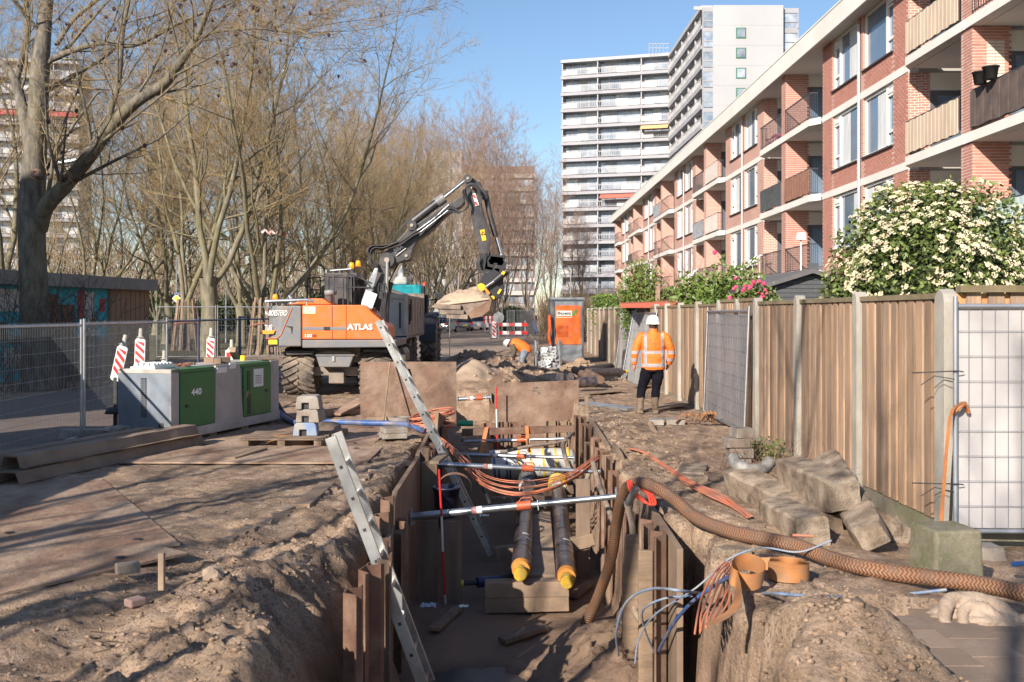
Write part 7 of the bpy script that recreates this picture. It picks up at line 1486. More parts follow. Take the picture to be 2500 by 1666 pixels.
# loose slabs, bricks, hose elbow
slab(1790, 1360, 7.65, (.24, .16, .05), 'thin grey slab lying just behind the tape rolls', 0, .2, OLDC); slab(1885, 1340, 7.85, (.3, .12, .05), 'dark flat slab below the concrete stub', -.02, .15, OLDC)
slab(1690, 1150, 11.6, (.32, .7, .05), 'flat stone slab beside the orange conduit bundle', .0, -.25, OLDC); slab(1700, 1172, 10.9, (.22, .14, .07), 'small square stone below the flat slab', .0, .2, OLDC)
slab(1602, 1040, 16.6, (.24, .4, .09), 'left one of two loose paving slabs by the orange ribbon', .0, -.1, CONC); slab(1648, 1040, 16.6, (.3, .4, .09), 'right one of two loose paving slabs by the orange ribbon', .0, -.1, CONC)
for k, (dx, dz, l) in enumerate([(0, 0, 'lowest course'), (.02, .13, 'second course'), (-.03, .26, 'third course'), (.05, .38, 'top piece')]): slab(1802, 1080, 12.6, (.3-.05*(k == 3), .25, .12), l+' of the stone pile at the fence foot', dz-.1, .1*k-.1, CONC, 'rubble_block', 'stacked rubble blocks', 'block').location.x = dx
tag(MB().tube(spline([P(1790, 1118, 10.3), P(1800, 1135, 10.2), P(1830, 1148, 10.1), P(1862, 1146, 10.2), P(1880, 1128, 10.3)], 6), .065, 14).build('hose_elbow', mat('grey_hose', (.12, .12, .12), (.32, .3, .27), .7, scale=9)), 'bent grey plastic pipe elbow above the long concrete post', 'pipe')
tag(MB().tube([P(1935, 1307, 7.7), P(1985, 1309, 7.7)], .012, 6).build('pipe_offcut', CABLE), 'short orange pipe offcut under the concrete posts', 'pipe'); tag(MB().tube([G(1972, 1466, .02), G(2060, 1468, .02)], .012, 6).build('cable_offcut', CABLE), 'red cable offcut lying on the paving under the blue cable', 'cable')
tag(MB().tube([P(1588, 1035, 16.2), P(1598, 1055, 15.7), P(1618, 1075, 15.1)], .05, 8).build('old_root', PLANK), 'old root stub lying by the two loose slabs', 'root')
tag(MB().tube([G(2472, 1378, .02), G(2520, 1374, .02)], .02, 8).build('blue_pipe', BLUE), 'end of a blue pipe at the right frame edge', 'pipe')
boardpx((1432, 985), (1545, 1000), .3, .05, 'long grey ladder-like plank lying before the worker', za=.05, zb=.05, m=ALU, name='scaffold_plank'); boardpx((1550, 1002), (1655, 985), .6, .03, 'flat sheet of plywood beside the worker boots', za=.03, zb=.04, m=TIMB, name='plywood_sheet')
# dry stems along the fence foot
rd = random.Random(31); m_ = MB()
for k in range(90):
    x = rd.uniform(2.5, 3.6); y = rd.uniform(9.6, 13.2); p = Vector((x, y, gz(x, y))); d = Vector((rd.uniform(-.8, .8), rd.uniform(-.8, .8), rd.uniform(.3, 1.3))).normalized(); pts = [p]
    for j in range(4): d = (d+Vector((rd.uniform(-.4, .4), rd.uniform(-.4, .4), rd.uniform(-.35, .2)))).normalized(); p = p+d*rd.uniform(.06, .2); pts.append(p)
    m_.tube(pts, [.004, .0035, .003, .0025, .002], 3, cap=False)
tag(m_.build('dry_brambles', mat('bramble', (.22, .12, .08), (.3, .19, .12), .9, scale=5), kind='stuff'), 'tangle of dry brown bramble stems at the fence foot', 'brambles')
m_ = MB(); leafmass(m_, 200, lambda r: Vector((3.4+r.gauss(0, .12), 13.0+r.gauss(0, .25), .04+abs(r.gauss(0, .07)))), .045, rd); 
for k in range(60): x = 3.35+rd.gauss(0, .12); y = 13.1+rd.gauss(0, .3); m_.tube([(x, y, gz(x, y)), (x+rd.uniform(-.06, .06), y+rd.uniform(-.05, .05), gz(x, y)+rd.uniform(.1, .28))], [.005, .001], 3, cap=False)
m_.build('grass', LEAFG, kind='stuff')
# pipes and bricks further back
def pipepx(a, b, Ya, Yb, r, lab, m=PIPE, cap=True):
    A_, B_ = P(*a, Ya), P(*b, Yb); t = thing('spare_pipe', lab, 'pipe', A_, 0, 'spare insulated pipes lying beyond the trench'); MB().tube([A_, B_], r, 14).build('casing', m, t)
    if cap: u = (B_-A_).normalized(); MB().tube([B_, B_+u*.25], r*.4, 10).build('inner_pipe', RUST, t); MB().tube([B_+u*.2, B_+u*.27], r*.45, 10).build('end_cap', YELL, t)
    return t
pipepx((1422, 905), (1490, 895), 27.0, 29.0, .10, 'black pipe with yellow cap lying behind the others'); pipepx((1440, 910), (1515, 908), 26, 27, .11, 'black pipe end with rusty core pointing to the pale mesh panels'); pipepx((1402, 903), (1452, 930), 27.0, 23.8, .10, 'brown striped spare pipe, left of the pair', RUSTD, False); pipepx((1420, 902), (1466, 928), 27.0, 23.8, .10, 'brown striped spare pipe, right of the pair', RUSTD, False)
pipepx((1408, 935), (1455, 932), 22.5, 22.6, .12, 'short black pipe lying just behind the wide plate', PIPE, False)
for k in range(2): tag(MB().tube([P(1367+25*k, 921, 24), P(1369+25*k, 920, 24.6)], .10, 16).build('pipe_end', PIPE), ['left', 'right'][k]+' round dark pipe end peeping over the wide plate', 'pipe')
boardpx((1395, 960), (1500, 950), 1.0, .02, 'sheet of brown board lying right of the wide plate', za=.06, zb=.08, m=PLANK, name='board_sheet'); boardpx((1345, 918), (1400, 905), .9, .02, 'cardboard sheet in front of the brick heap', za=.06, zb=.10, m=PLANK, name='board_sheet')
rd = random.Random(3); pb = thing('brick_heap', 'heap of loose yellow-brown paving bricks at the foot of the orange cabinet', 'brick heap', (2.3, 30, 0)); bb_ = MB(); bb_.box((0, 0, 0), (.21, .105, .07)); bme2 = bb_.mesh('brick'); BRP = mat('paving_brick', (.34, .24, .16), (.25, .18, .13), .9, scale=4, rand=.2); bme2.materials.append(BRP)
for k in range(120):
    a = rd.uniform(0, 6.28); r = abs(rd.gauss(0, .55)); x = X_at(1418, 30)+r*math.cos(a)*1.1; y = 30+r*math.sin(a); z = .04+max(0, .45-.5*r)*rd.random()**.5; o = link('brick', bme2, pb); o.matrix_basis = Matrix.Translation((x, y, z)) @ Matrix.Rotation(rd.uniform(-.3, .3), 4, 'Z') @ Matrix.Rotation(rd.uniform(-.15, .15), 4, 'X')
# ---------------------------------------------------------------- people
def fuse(mb, vox, it=6, name='body'):
    """weld overlapping shapes into one continuous smooth surface"""
    me = mb.mesh('tmp'); o = bpy.data.objects.new('tmp', me); COL.objects.link(o)
    r = o.modifiers.new('r', 'REMESH'); r.mode = 'VOXEL'; r.voxel_size = vox; r.use_smooth_shade = True
    s = o.modifiers.new('s', 'SMOOTH'); s.iterations = it; s.factor = .5
    dg = bpy.context.evaluated_depsgraph_get(); me2 = bpy.data.meshes.new_from_object(o.evaluated_get(dg), depsgraph=dg); me2.name = name
    bpy.data.objects.remove(o); bpy.data.meshes.remove(me); me2.polygons.foreach_set('use_smooth', [True]*len(me2.polygons)); return me2
def loft(mb, rings, n=20):
    """rings: (centre, rx, ry, axis tilt about X) closed at both ends"""
    vs = []
    for c, rx, ry in rings:
        for j in range(n): a = 2*math.pi*j/n; vs.append((c[0]+rx*math.cos(a), c[1]+ry*math.sin(a), c[2]))
    k = len(rings); mb.add(vs, [(i*n+j, i*n+(j+1) % n, (i+1)*n+(j+1) % n, (i+1)*n+j) for i in range(k-1) for j in range(n)]); mb.add(vs[:n], [tuple(range(n))[::-1]]); mb.add(vs[-n:], [tuple(range(n))])
def limb(mb, pts, rs, n=12): 
    sp = spline(pts, 4); k = len(pts); mb.tube(sp, [rs[min(int(i/4), k-2)]+(rs[min(int(i/4)+1, k-1)]-rs[min(int(i/4), k-2)])*((i/4)-min(int(i/4), k-2)) for i in range(len(sp))], n)
def hand(mb, w, d, side):
    """palm and five unequal bent fingers from wrist w along d"""
    w = Vector(w); d = Vector(d).normalized(); s = Vector((0, 1, 0))-d*d.y; s.normalize(); c = d.cross(s)
    limb(mb, [w-d*.02, w+d*.04, w+d*.085], [.026, .036, .032], 10)
    for k, (o, l) in enumerate(((-.028, .062), (-.010, .072), (.010, .068), (.027, .054))):
        b = w+d*.075+s*o; limb(mb, [b, b+d*l*.5+c*side*.01, b+d*l*.85+c*side*.03], [.0105, .0095, .008], 7)
    b = w+d*.02-s*.03; limb(mb, [b, b+d*.035-s*.022, b+d*.065-s*.022+c*side*.015], [.013, .011, .009], 7)
SKIN = mat('skin', (.45, .24, .17), (.4, .2, .14), .55, scale=10); HAIR = mat('brown_hair', (.09, .05, .03), (.05, .03, .02), .8, scale=40)
HELM = mat('helmet_white', (.82, .82, .80), (.78, .78, .76), .3, scale=4); BOOT = mat('muddy_boot', (.10, .07, .05), (.22, .16, .11), .85, scale=9); NAVY = mat('dark_trousers', (.006, .006, .010), (.010, .010, .015), .95, spec=.1, scale=8, bump=.5, bscale=12)
def jacket_mat():
    m = bpy.data.materials.new('hi_vis_jacket'); m.use_nodes = True; n = m.node_tree; L = n.links.new; b = n.nodes['Principled BSDF']; b.inputs['Roughness'].default_value = .65
    tc = n.nodes.new('ShaderNodeTexCoord'); s = n.nodes.new('ShaderNodeSeparateXYZ'); L(tc.outputs['Object'], s.inputs[0])
    def mt(op, *a):
        x = n.nodes.new('ShaderNodeMath'); x.operation = op
        for i, v in enumerate(a):
            if isinstance(v, (int, float)): x.inputs[i].default_value = v
            else: L(v, x.inputs[i])
        return x.outputs[0]
    X_, Z_ = s.outputs[0], s.outputs[2]; ax = mt('ABSOLUTE', X_); arm = mt('GREATER_THAN', ax, .245); tor = mt('SUBTRACT', 1, arm)
    def band(v, c, h): return mt('LESS_THAN', mt('ABSOLUTE', mt('SUBTRACT', v, c)), h)
    hb = mt('MULTIPLY', mt('MAXIMUM', band(Z_, 1.125, .025), band(Z_, .885, .03)), tor); vb = mt('MULTIPLY', mt('MULTIPLY', band(ax, .155, .026), tor), mt('LESS_THAN', mt('ABSOLUTE', mt('SUBTRACT', Z_, 1.17)), .30))
    ab = mt('MULTIPLY', mt('MAXIMUM', band(Z_, 1.12, .028), band(Z_, .98, .028)), arm); f = mt('MAXIMUM', mt('MAXIMUM', hb, vb), ab)
    nz = n.nodes.new('ShaderNodeTexNoise'); nz.inputs['Scale'].default_value = 5; L(tc.outputs['Object'], nz.inputs[0]); mx = n.nodes.new('ShaderNodeMix'); mx.data_type = 'RGBA'; L(nz.outputs[0], mx.inputs[0]); mx.inputs[6].default_value = (.95, .22, .02, 1); mx.inputs[7].default_value = (.80, .14, .02, 1)
    m2 = n.nodes.new('ShaderNodeMix'); m2.data_type = 'RGBA'; L(f, m2.inputs[0]); L(mx.outputs[2], m2.inputs[6]); m2.inputs[7].default_value = (.36, .34, .36, 1); L(m2.outputs[2], b.inputs['Base Color'])
    bp = n.nodes.new('ShaderNodeBump'); bp.inputs['Strength'].default_value = .6; bp.inputs['Distance'].default_value = .03; n3 = n.nodes.new('ShaderNodeTexNoise'); n3.inputs['Scale'].default_value = 9; L(tc.outputs['Object'], n3.inputs[0]); L(n3.outputs[0], bp.inputs['Height']); L(bp.outputs[0], b.inputs['Normal'])
    return m
wz = gz(2.67, 18.3)
w1_ = thing('person', 'standing worker in white helmet, orange reflective jacket and black trousers seen from behind', 'person', (2.67, 18.3, wz))
def wbuild(me, name, m, par=w1_): me.materials.append(m) if not me.materials else None; return link(name, me, par, False)
mb = MB()
loft(mb, [((0, 0, .84), .15, .10), ((0, 0, .95), .16, .105), ((0, 0, 1.1), .145, .095), ((0, 0, 1.3), .175, .105), ((0, 0, 1.42), .17, .09), ((0, 0, 1.47), .08, .06), ((0, .01, 1.52), .055, .055)])
loft(mb, [((0, .015, 1.49), .055, .055), ((0, .02, 1.56), .062, .075), ((0, .02, 1.63), .076, .095), ((0, .015, 1.69), .074, .092), ((0, .01, 1.74), .05, .065)])
mb.blob((0, .115, 1.605), .018, .1, 1, 1, (1, 1.2, 1.4)); mb.blob((-.078, .015, 1.61), .022, .1, 1, 1, (.5, .8, 1.4)); mb.blob((.078, .015, 1.61), .022, .1, 1, 1, (.5, .8, 1.4))
for s in (-1, 1):
    el_, wr_ = ((-.325, -.01, 1.13), (-.345, .03, .885)) if s < 0 else ((.325, .0, 1.10), (.30, .14, .90))
    limb(mb, [(s*.16, 0, 1.42), (s*.23, 0, 1.38), el_, wr_], [.06, .055, .042, .028]); hand(mb, wr_, Vector(wr_)-Vector(el_)+Vector((0, 0, -.05)), -s)
LG = {-1: [(-.09, 0, .92), (-.145, .02, .66), (-.20, .03, .46), (-.232, 0, .10)], 1: [(.09, 0, .92), (.085, .02, .66), (.06, .035, .46), (.035, 0, .10)]}
for s in (-1, 1): limb(mb, LG[s], [.09, .08, .058, .042]); a = Vector(LG[s][-1]); limb(mb, [a, a+Vector((0, .02, -.06)), a+Vector((s*.03, .15, -.08))], [.042, .045, .03])
wbuild(fuse(mb, .011, 4, 'body'), 'body', SKIN)
mb = MB(); loft(mb, [((0, 0, .80), .205, .135), ((0, 0, .86), .222, .15), ((0, 0, .95), .215, .15), ((0, 0, 1.1), .21, .145), ((0, 0, 1.25), .235, .15), ((0, 0, 1.38), .235, .135), ((0, 0, 1.455), .16, .10), ((0, .005, 1.50), .085, .08), ((0, .01, 1.545), .08, .08)])
limb(mb, [(-.15, 0, 1.42), (-.235, 0, 1.385), (-.33, -.01, 1.13), (-.35, .03, .90)], [.09, .085, .072, .056], 14); limb(mb, [(.15, 0, 1.42), (.235, 0, 1.385), (.335, .0, 1.10), (.305, .13, .91)], [.09, .085, .072, .056], 14)
me = fuse(mb, .012, 3, 'jacket')
for v in me.vertices: v.co += v.normal*.012*noise.noise(Vector((v.co.x*7, v.co.y*7, v.co.z*11)))
wbuild(me, 'jacket', jacket_mat()); lett_p = None
mb = MB(); loft(mb, [((0, 0, .76), .165, .125), ((0, 0, .86), .18, .13), ((0, 0, .93), .17, .12)])
for s in (-1, 1): a = LG[s]; limb(mb, [a[0], a[1], a[2], (a[3][0], 0, .26)], [.115, .105, .085, .078], 14)
me = fuse(mb, .013, 3, 'trousers')
for v in me.vertices: v.co += v.normal*.012*noise.noise(Vector((v.co.x*9, v.co.y*9, v.co.z*13)))
wbuild(me, 'trousers', NAVY)
for s in (-1, 1):
    mb = MB(); a = Vector(LG[s][-1]); limb(mb, [a+Vector((0, 0, .20)), a+Vector((0, 0, .08)), a+Vector((0, .0, -.02))], [.075, .062, .058], 14); limb(mb, [a+Vector((0, -.035, -.05)), a+Vector((s*.01, .06, -.045)), a+Vector((s*.04, .17, -.06))], [.052, .052, .045], 12); mb.box((a.x+s*.02, a.y+.05, .015), (.1, .28, .03), rz=-s*.15); wbuild(fuse(mb, .011, 3, 'boot'), 'boot', BOOT)
mb = MB(); Mh = Matrix.Translation((0, .0, 1.665)) @ Matrix.Rotation(.1, 4, 'X'); mb.lathe([(.148, -.012), (.134, .0), (.130, .04), (.112, .09), (.075, .125), (.03, .138), (0, .14)], Mh @ Matrix.Diagonal((.93, 1.08, 1.02, 1)), 28); mb.lathe([(.148, -.012), (.12, -.02), (.125, .04)], Mh @ Matrix.Diagonal((.93, 1.08, 1, 1)), 28); mb.bar(Mh @ Vector((0, -.11, .085)), Mh @ Vector((0, .11, .095)), .03, .08); me = mb.mesh('helmet'); wbuild(me, 'helmet', HELM)
mb = MB(); loft(mb, [((0, -.005, 1.565), .06, .07), ((0, -.005, 1.60), .08, .09), ((0, 0, 1.68), .083, .10)]); wbuild(fuse(mb, .012, 2, 'hair'), 'hair', HAIR)
# print across the shoulders
# crouching worker further back, head to the left
z2 = gz(X_at(1280, 31), 31.0); w2_ = thing('person', 'small bent-over worker with white helmet and orange vest shovelling beyond the trench', 'person', (X_at(1280, 31), 31.0, z2)); ko = z2*0
def W2(px, py, dy=0.): return Vector(((px-1280)/78.4, dy, (914-py)/78.4-z2*.9))
mb = MB(); limb(mb, [W2(1283, 860), W2(1270, 850), W2(1252, 846)], [.15, .15, .16], 14); limb(mb, [W2(1252, 846), W2(1246, 845)], [.07, .06]); limb(mb, [W2(1247, 846), W2(1241, 846), W2(1236, 848)], [.09, .105, .09], 14)
for s in (-.1, .1): limb(mb, [W2(1283, 862, s), W2(1276, 880, s*1.4), W2(1277+s*40, 892, s*1.6), W2(1279+s*60, 910, s*1.6)], [.10, .085, .06, .045]); limb(mb, [W2(1279+s*60, 911, s*1.6), W2(1270+s*60, 913, s*1.6)], [.05, .035])
for s in (-.17, .17): wr = W2(1253+s*20, 880, s*.5); limb(mb, [W2(1251, 848, s), W2(1256, 865, s*1.1), wr], [.06, .045, .03]); hand(mb, wr, (-.2, -s*.3, -1), 1 if s > 0 else -1)
me = fuse(mb, .014, 3, 'body'); me.materials.append(SKIN); link('body', me, w2_, False)
mb = MB(); limb(mb, [W2(1284, 864), W2(1284, 860), W2(1270, 850), W2(1253, 846), W2(1249, 846)], [.165, .18, .18, .18, .10], 16); me = fuse(mb, .016, 3, 'vest'); me.materials.append(mat('orange_vest', (.95, .20, .02), (.85, .15, .02), .7, scale=6)); link('vest', me, w2_, False)
mb = MB()
for s in (-.17, .17): limb(mb, [W2(1250, 847, s*.9), W2(1256, 865, s*1.1), W2(1253+s*18, 878, s*.6)], [.085, .068, .05])
me = fuse(mb, .014, 2, 'sleeves'); me.materials.append(mat('olive_sleeve', (.10, .085, .06), None, .85)); link('sleeves', me, w2_, False)
mb = MB()
for s in (-.1, .1): limb(mb, [W2(1283, 862, s), W2(1276, 880, s*1.4), W2(1277+s*40, 892, s*1.6), W2(1279+s*60, 906, s*1.6)], [.135, .105, .085, .08])
me = fuse(mb, .015, 2, 'jeans'); me.materials.append(mat('faded_jeans', (.20, .25, .31), (.08, .08, .09), .85, scale=4)); link('jeans', me, w2_, False)
mb = MB()
for s in (-.1, .1): limb(mb, [W2(1280+s*60, 904, s*1.6), W2(1279+s*60, 911, s*1.6), W2(1269+s*60, 912.5, s*1.6)], [.075, .065, .05])
me = fuse(mb, .014, 2, 'boots'); me.materials.append(BOOT); link('boots', me, w2_, False)
mb = MB(); mb.lathe([(.165, -.01), (.14, .0), (.13, .05), (.10, .10), (.05, .13), (0, .14)], Matrix.Translation(W2(1239, 845)) @ Matrix.Rotation(R(-62), 4, 'Y'), 22); me = mb.mesh('helmet'); me.materials.append(HELM); link('helmet', me, w2_, False)
sh = thing('shovel', 'shovel held upright by the bent-over worker', 'shovel', W2(1254, 908)+Vector((X_at(1280, 31), 31, z2)))
o_ = Vector((X_at(1280, 31), 31, z2)); MB().tube([W2(1256, 868)+o_, W2(1253, 903)+o_], .018, 6).build('handle', TIMB, sh); MB().box(W2(1252, 907)+o_, (.05, .2, .22)).build('blade', RUSTD, sh)
# ---------------------------------------------------------------- mural kiosk
kA, kB = Vector((-13.75, 24.5, 0)), Vector((-12.4, 34.2, 0)); ku = (kB-kA).normalized(); kn = Vector((ku.y, -ku.x, 0)); kL = (kB-kA).length
ks = thing('kiosk', 'low flat-roofed kiosk with a colourful mural behind the mesh fence', 'kiosk', kA)
def kb(s0, s1, z0, z1, o0, o1, name, m, par=None):
    mb = MB(); c = kA+ku*(s0+s1)/2+kn*(o0+o1)/2; mb.box((c.x, c.y, (z0+z1)/2), (s1-s0, abs(o1-o0), z1-z0), rz=math.atan2(ku.y, ku.x)); return mb.build(name, m, par or ks)
TEALM = mat('mural_teal', (.02, .38, .45), (.02, .30, .38), .7, scale=2); MBR = mat('mural_brown', (.18, .10, .06), None, .8); MPL = mat('mural_pale', (.55, .52, .47), (.45, .42, .38), .8, scale=5); MRD = mat('mural_red', (.42, .06, .05), None, .8); MOC = mat('mural_ochre', (.35, .22, .09), None, .8); KWD = mat('kiosk_wood', (.30, .19, .11), (.24, .15, .09), .8, scale=2, stretch=(4, 4, .4))
wal = kb(0, kL-.0, 0, 2.62, -4, 0, 'wall', TEALM); kb(-.3, kL+.25, 2.62, 3.0, -4.3, .28, 'roof', mat('kiosk_fascia', (.28, .26, .23), (.2, .19, .17), .8, scale=1.5)); 
kb(kL-2.5, kL+.02, 0, 2.62, .0, .06, 'timber_cladding', KWD); kb(kL+.0, kL+.05, 0, 2.62, -4, .06, 'timber_cladding', KWD)
for k in range(8): kb(kL-2.45+k*.31, kL-2.41+k*.31, .05, 2.6, .06, .075, 'cover_strip', KWD)
ms = [(0, 1.6, 0, 2.6, MPL), (.3, 1.2, .9, 1.5, MOC), (1.9, 3.2, 1.9, 2.5, MPL), (2.1, 3.0, .4, .9, MPL), (3.9, 4.6, .8, 2.4, MBR), (4.7, 5.4, .9, 2.1, MBR), (5.6, 5.9, 1.7, 2.55, MRD), (5.95, 6.1, 1.7, 2.5, MPL), (6.15, 6.5, .2, 2.5, MPL), (6.2, 6.6, 1.5, 1.7, MOC), (5.6, 6.6, 1.05, 1.3, MPL), (6.3, 6.9, 0.1, .8, MRD), (6.8, 7.1, 1.9, 2.3, MRD), (5.2, 6.2, .3, .9, MPL), (1.7, 2.2, 1.1, 1.6, BL_), (2.4, 3.6, 1.0, 1.25, BL_)]
for a in ms: kb(a[0], a[1], a[2], a[3], 0, .012+.003*(ms.index(a) % 4), 'mural_panel', a[4], wal)
for s in (4.25, 5.05):
    mb = MB(); pp = []
    for i in range(14): an = i*2*math.pi/14; r = .55 if i % 2 else .42; q_ = kA+ku*(s+r*.8*math.cos(an))+kn*.03; pp.append((q_.x, q_.y, 1.3+r*1.6*math.sin(an)))
    mb.add(pp+[(x+kn.x*.01, y+kn.y*.01, z) for x, y, z in pp], [tuple(range(14)), tuple(range(14, 28))]+[(i, (i+1) % 14, (i+1) % 14+14, i+14) for i in range(14)]); mb.build('mural_shape', MBR, wal)
for s in (6.95, 7.9):
    mb = MB(); q0, q1, q2 = [kA+ku*(s+d)+kn*.085 for d in (-.1, .1, 0)]; mb.add([(q0.x, q0.y, 1.45), (q1.x, q1.y, 1.45), (q2.x, q2.y, 1.68)], [(0, 1, 2)]); mb.build('warning_triangle', YELL, wal)
mb = MB(); mb.box((-11.9, 27.5, .6), (1.5, .6, 1.2)); tag(mb.build('utility_box', mat('utility_grey', (.13, .13, .14), None, .7), bevel=.02), 'dark grey utility cabinet before the kiosk, behind the mesh fence', 'cabinet')
# ---------------------------------------------------------------- rental cabinet
ht = thing('rental_cabinet', 'tall galvanised cabinet with orange Boels door beside the board fence', 'cabinet', (2.25, 36.6, 0)); x0, x1 = X_at(1353, 36.6), X_at(1420, 36.6); zt = P(0, 728, 36.6).z
for xa, xb in ((x0-.14, x0), (x1, x1+.07)): mb = MB(); mb.bb(xa, xb, 36.55, 38.2, -.05, zt); mb.build('side_frame', mat('grey_frame', (.16, .17, .18), (.1, .1, .11), .5, metal=.4, scale=4), ht, bevel=.01)
mb = MB(); mb.bb(x0, x1, 36.62, 38.2, 0, zt-.08); mb.build('housing', GALV, ht); mb = MB(); mb.bb(x0-.16, x1+.09, 36.5, 38.25, zt-.06, zt+.02); mb.build('top', GALV, ht)
dz0, dz1 = P(0, 841, 36.58).z, P(0, 746, 36.58).z; mb = MB(); mb.bb(x0+.04, x1-.04, 36.585, 36.62, dz0, dz1); dr = mb.build('orange_door', ORANGE, ht)
mb = MB(); a, b = P(1359, 776, 36.58), P(1396, 759, 36.58); mb.bb(a.x, b.x, 36.572, 36.584, a.z, b.z); lg = mb.build('logo_plate', WHITE, dr); mb = MB(); mb.bb(a.x+.02, b.x-.02, 36.566, 36.571, a.z+.02, a.z+.07); mb.build('logo_stripe', ORANGE, lg)
lett('Boels', 1361, 769, 36.57, 8, 33, BL_, lg, bold=.02, o=.006); mb = MB(); c_ = P(1403, 764, 36.575); mb.add([(c_.x+.09*math.cos(t_)*1.0+.03*math.sin(t_), 36.575, c_.z+.11*math.sin(t_)+.05*math.cos(t_)) for t_ in [i*math.pi/6 for i in range(12)]], [tuple(range(12))[::-1]]); mb.build('leaf_mark', mat('leaf_logo', (.08, .28, .06), None, .5), dr)
for k in range(9): mb = MB(); a, b = P(1360, 796+k*3.1, 36.58), P(1387, 797.2+k*3.1, 36.58); mb.bb(a.x, b.x, 36.578, 36.584, b.z, a.z); mb.build('vent_slot', mat('slot', (.25, .05, .01), None, .8), dr)
ob = mat('orange_netting', (.7, .12, .03), None, .8); tag(MB().tube(spline([P(1341, 770, 36.4), P(1343, 800, 36.3), P(1340, 820, 36.3), P(1344, 842, 36.3)], 5), .06, 6).build('orange_netting', ob), 'strip of orange netting hanging down the left edge of the orange cabinet', 'netting')
# prop rack
rk = thing('prop_rack', 'galvanised stillage of white strut feet before the orange cabinet', 'rack', (X_at(1338, 31.5), 31.5, 0)); Yk = 31.5
xa, xb = X_at(1308, Yk), X_at(1366, Yk)
for x in (xa, xb):
    for y in (31.2, 32.2): MB().cyl((x, y, -.05), (x, y, .98), .035, n=8).build('post', GALV, rk)
mb = MB(); 
for z in (.12,): mb.bar((xa, 31.2, z), (xb, 31.2, z), .05); mb.bar((xa, 32.2, z), (xb, 32.2, z), .05); mb.bar((xa, 31.2, z), (xa, 32.2, z), .05); mb.bar((xb, 31.2, z), (xb, 32.2, z), .05)
mb.build('base_frame', GALV, rk); rd = random.Random(8)
mb = MB(); mb.box((0, 0, 0), (.15, .012, .15)); mb.bar((-.07, .0, .05), (-.07, .14, .05), .012, .05); mb.bar((.07, .0, -.05), (.07, .14, -.05), .012, .05); pm1 = mb.mesh('strut_foot'); pm1.materials.append(mat('pale_zinc', (.58, .59, .60), (.48, .49, .5), .5, metal=.3, scale=9, rand=.15)); mb = MB(); mb.tube([(0, -.008, 0), (0, -.0065, 0)], .026, 8); pm2 = mb.mesh('bolt_hole'); pm2.materials.append(BLACK)
for k in range(46):
    t = link('strut_foot', pm1); x = rd.uniform(xa+.08, xb-.08); z = .2+.10*(k//8)+rd.uniform(-.03, .03); 
    t.matrix_basis = Matrix.Translation((x, 31.25+rd.uniform(0, .12)+.05*(k % 5), z)) @ Matrix.Rotation(rd.uniform(-.7, .7), 4, 'Z') @ Matrix.Rotation(rd.uniform(-.6, .6), 4, 'Y') @ Matrix.Rotation(rd.uniform(-.35, .35), 4, 'X'); tag(t, 'white metal strut foot with bolt hole heaped in the stillage', 'strut foot', 'strut feet in the stillage'); h_ = link('bolt_hole', pm2, t, False)
slab(1338, 852, 33.5, (.9, .5, .18), 'timber crate behind the stillage', .15, .0, PLANK, 'crate', None, 'crate'); mb = MB(); mb.tube([(X_at(1325, 33.4)+.25*math.cos(a/10*6.28), 33.4+.15*math.sin(a/10*6.28), .42+.03*math.sin(a)) for a in range(11)], .04, 6); tag(mb.build('orange_hose', ob), 'small orange hose coil lying on the crate behind the stillage', 'hose')
# ---------------------------------------------------------------- road ends: signs, barriers, bins, cars
rs_ = thing('round_sign', 'grey back of a round road sign beyond the raised bucket', 'road sign', (X_at(1217, 66), 66, 0)); MB().cyl((X_at(1218, 66), 66, 0), (X_at(1218, 66), 66, 2.0), .04, n=8).build('post', GALV, rs_); m_ = MB(); c_ = P(1217, 776, 65.95); m_.cyl((c_.x, 65.93, c_.z), (c_.x, 65.97, c_.z), .37, n=24); m_.build('disc', mat('sign_back', (.36, .36, .37), None, .5, metal=.3), rs_)
beacon(1206, 826, 70, 'red and white beacon beside the round sign across the street', 41, 11)
for k, (xa_, xb_, ys_, l) in enumerate([(1212, 1288, (793, 813), 'red and white barrier boards across the street behind the worker'), (1180, 1204, (776, 786), 'farther red and white barrier under the bucket')]):
    Yb_ = 74 if k == 0 else 88; t = thing('road_barrier', l, 'barrier', (X_at(xa_, Yb_), Yb_, 0), 0, 'red and white road barriers')
    for yb_ in ys_:
        n_ = 5; 
        for i in range(n_): m_ = MB(); a, b = P(lerp(xa_, xb_, i/n_), yb_+4, Yb_), P(lerp(xa_, xb_, (i+1)/n_), yb_-4, Yb_); m_.bb(a.x, b.x, Yb_, Yb_+.05, a.z, b.z); m_.build('red_board' if i % 2 == 0 else 'white_board', REDP if i % 2 == 0 else WHITE, t)
    for x_ in (xa_+4, xb_-6): m_ = MB(); a = P(x_, 0, Yb_); m_.bb(a.x-.04, a.x+.04, Yb_+.06, Yb_+.14, 0, 1.3); m_.build('post', GALV, t)
for k, (px, Y_, l) in enumerate([(1238, 68, 'stack of upright mesh panels left of the dark earth heap'), (1262, 80, 'white mesh panel with a tarp behind the barrier boards'), (1272, 80, 'narrow mesh panel beside the tarp panel')]):
    a = X_at(px, Y_); heras('mesh_fence', l, (a, Y_), (a+.5+.9*(k > 0), Y_+1.5), .05, 2.0, wires=(.12, .25), sheet=(None, SHT, None)[k], wr=.006, hr=.006, group='mesh panels at the end of the works')
heras('mesh_fence', 'long open mesh panel between the barrier boards and the orange cabinet', (X_at(1245, 84), 84), (X_at(1340, 84), 84), .05, 2.1, wires=(.2, .4), wr=.005, hr=.005, group='mesh panels at the end of the works')
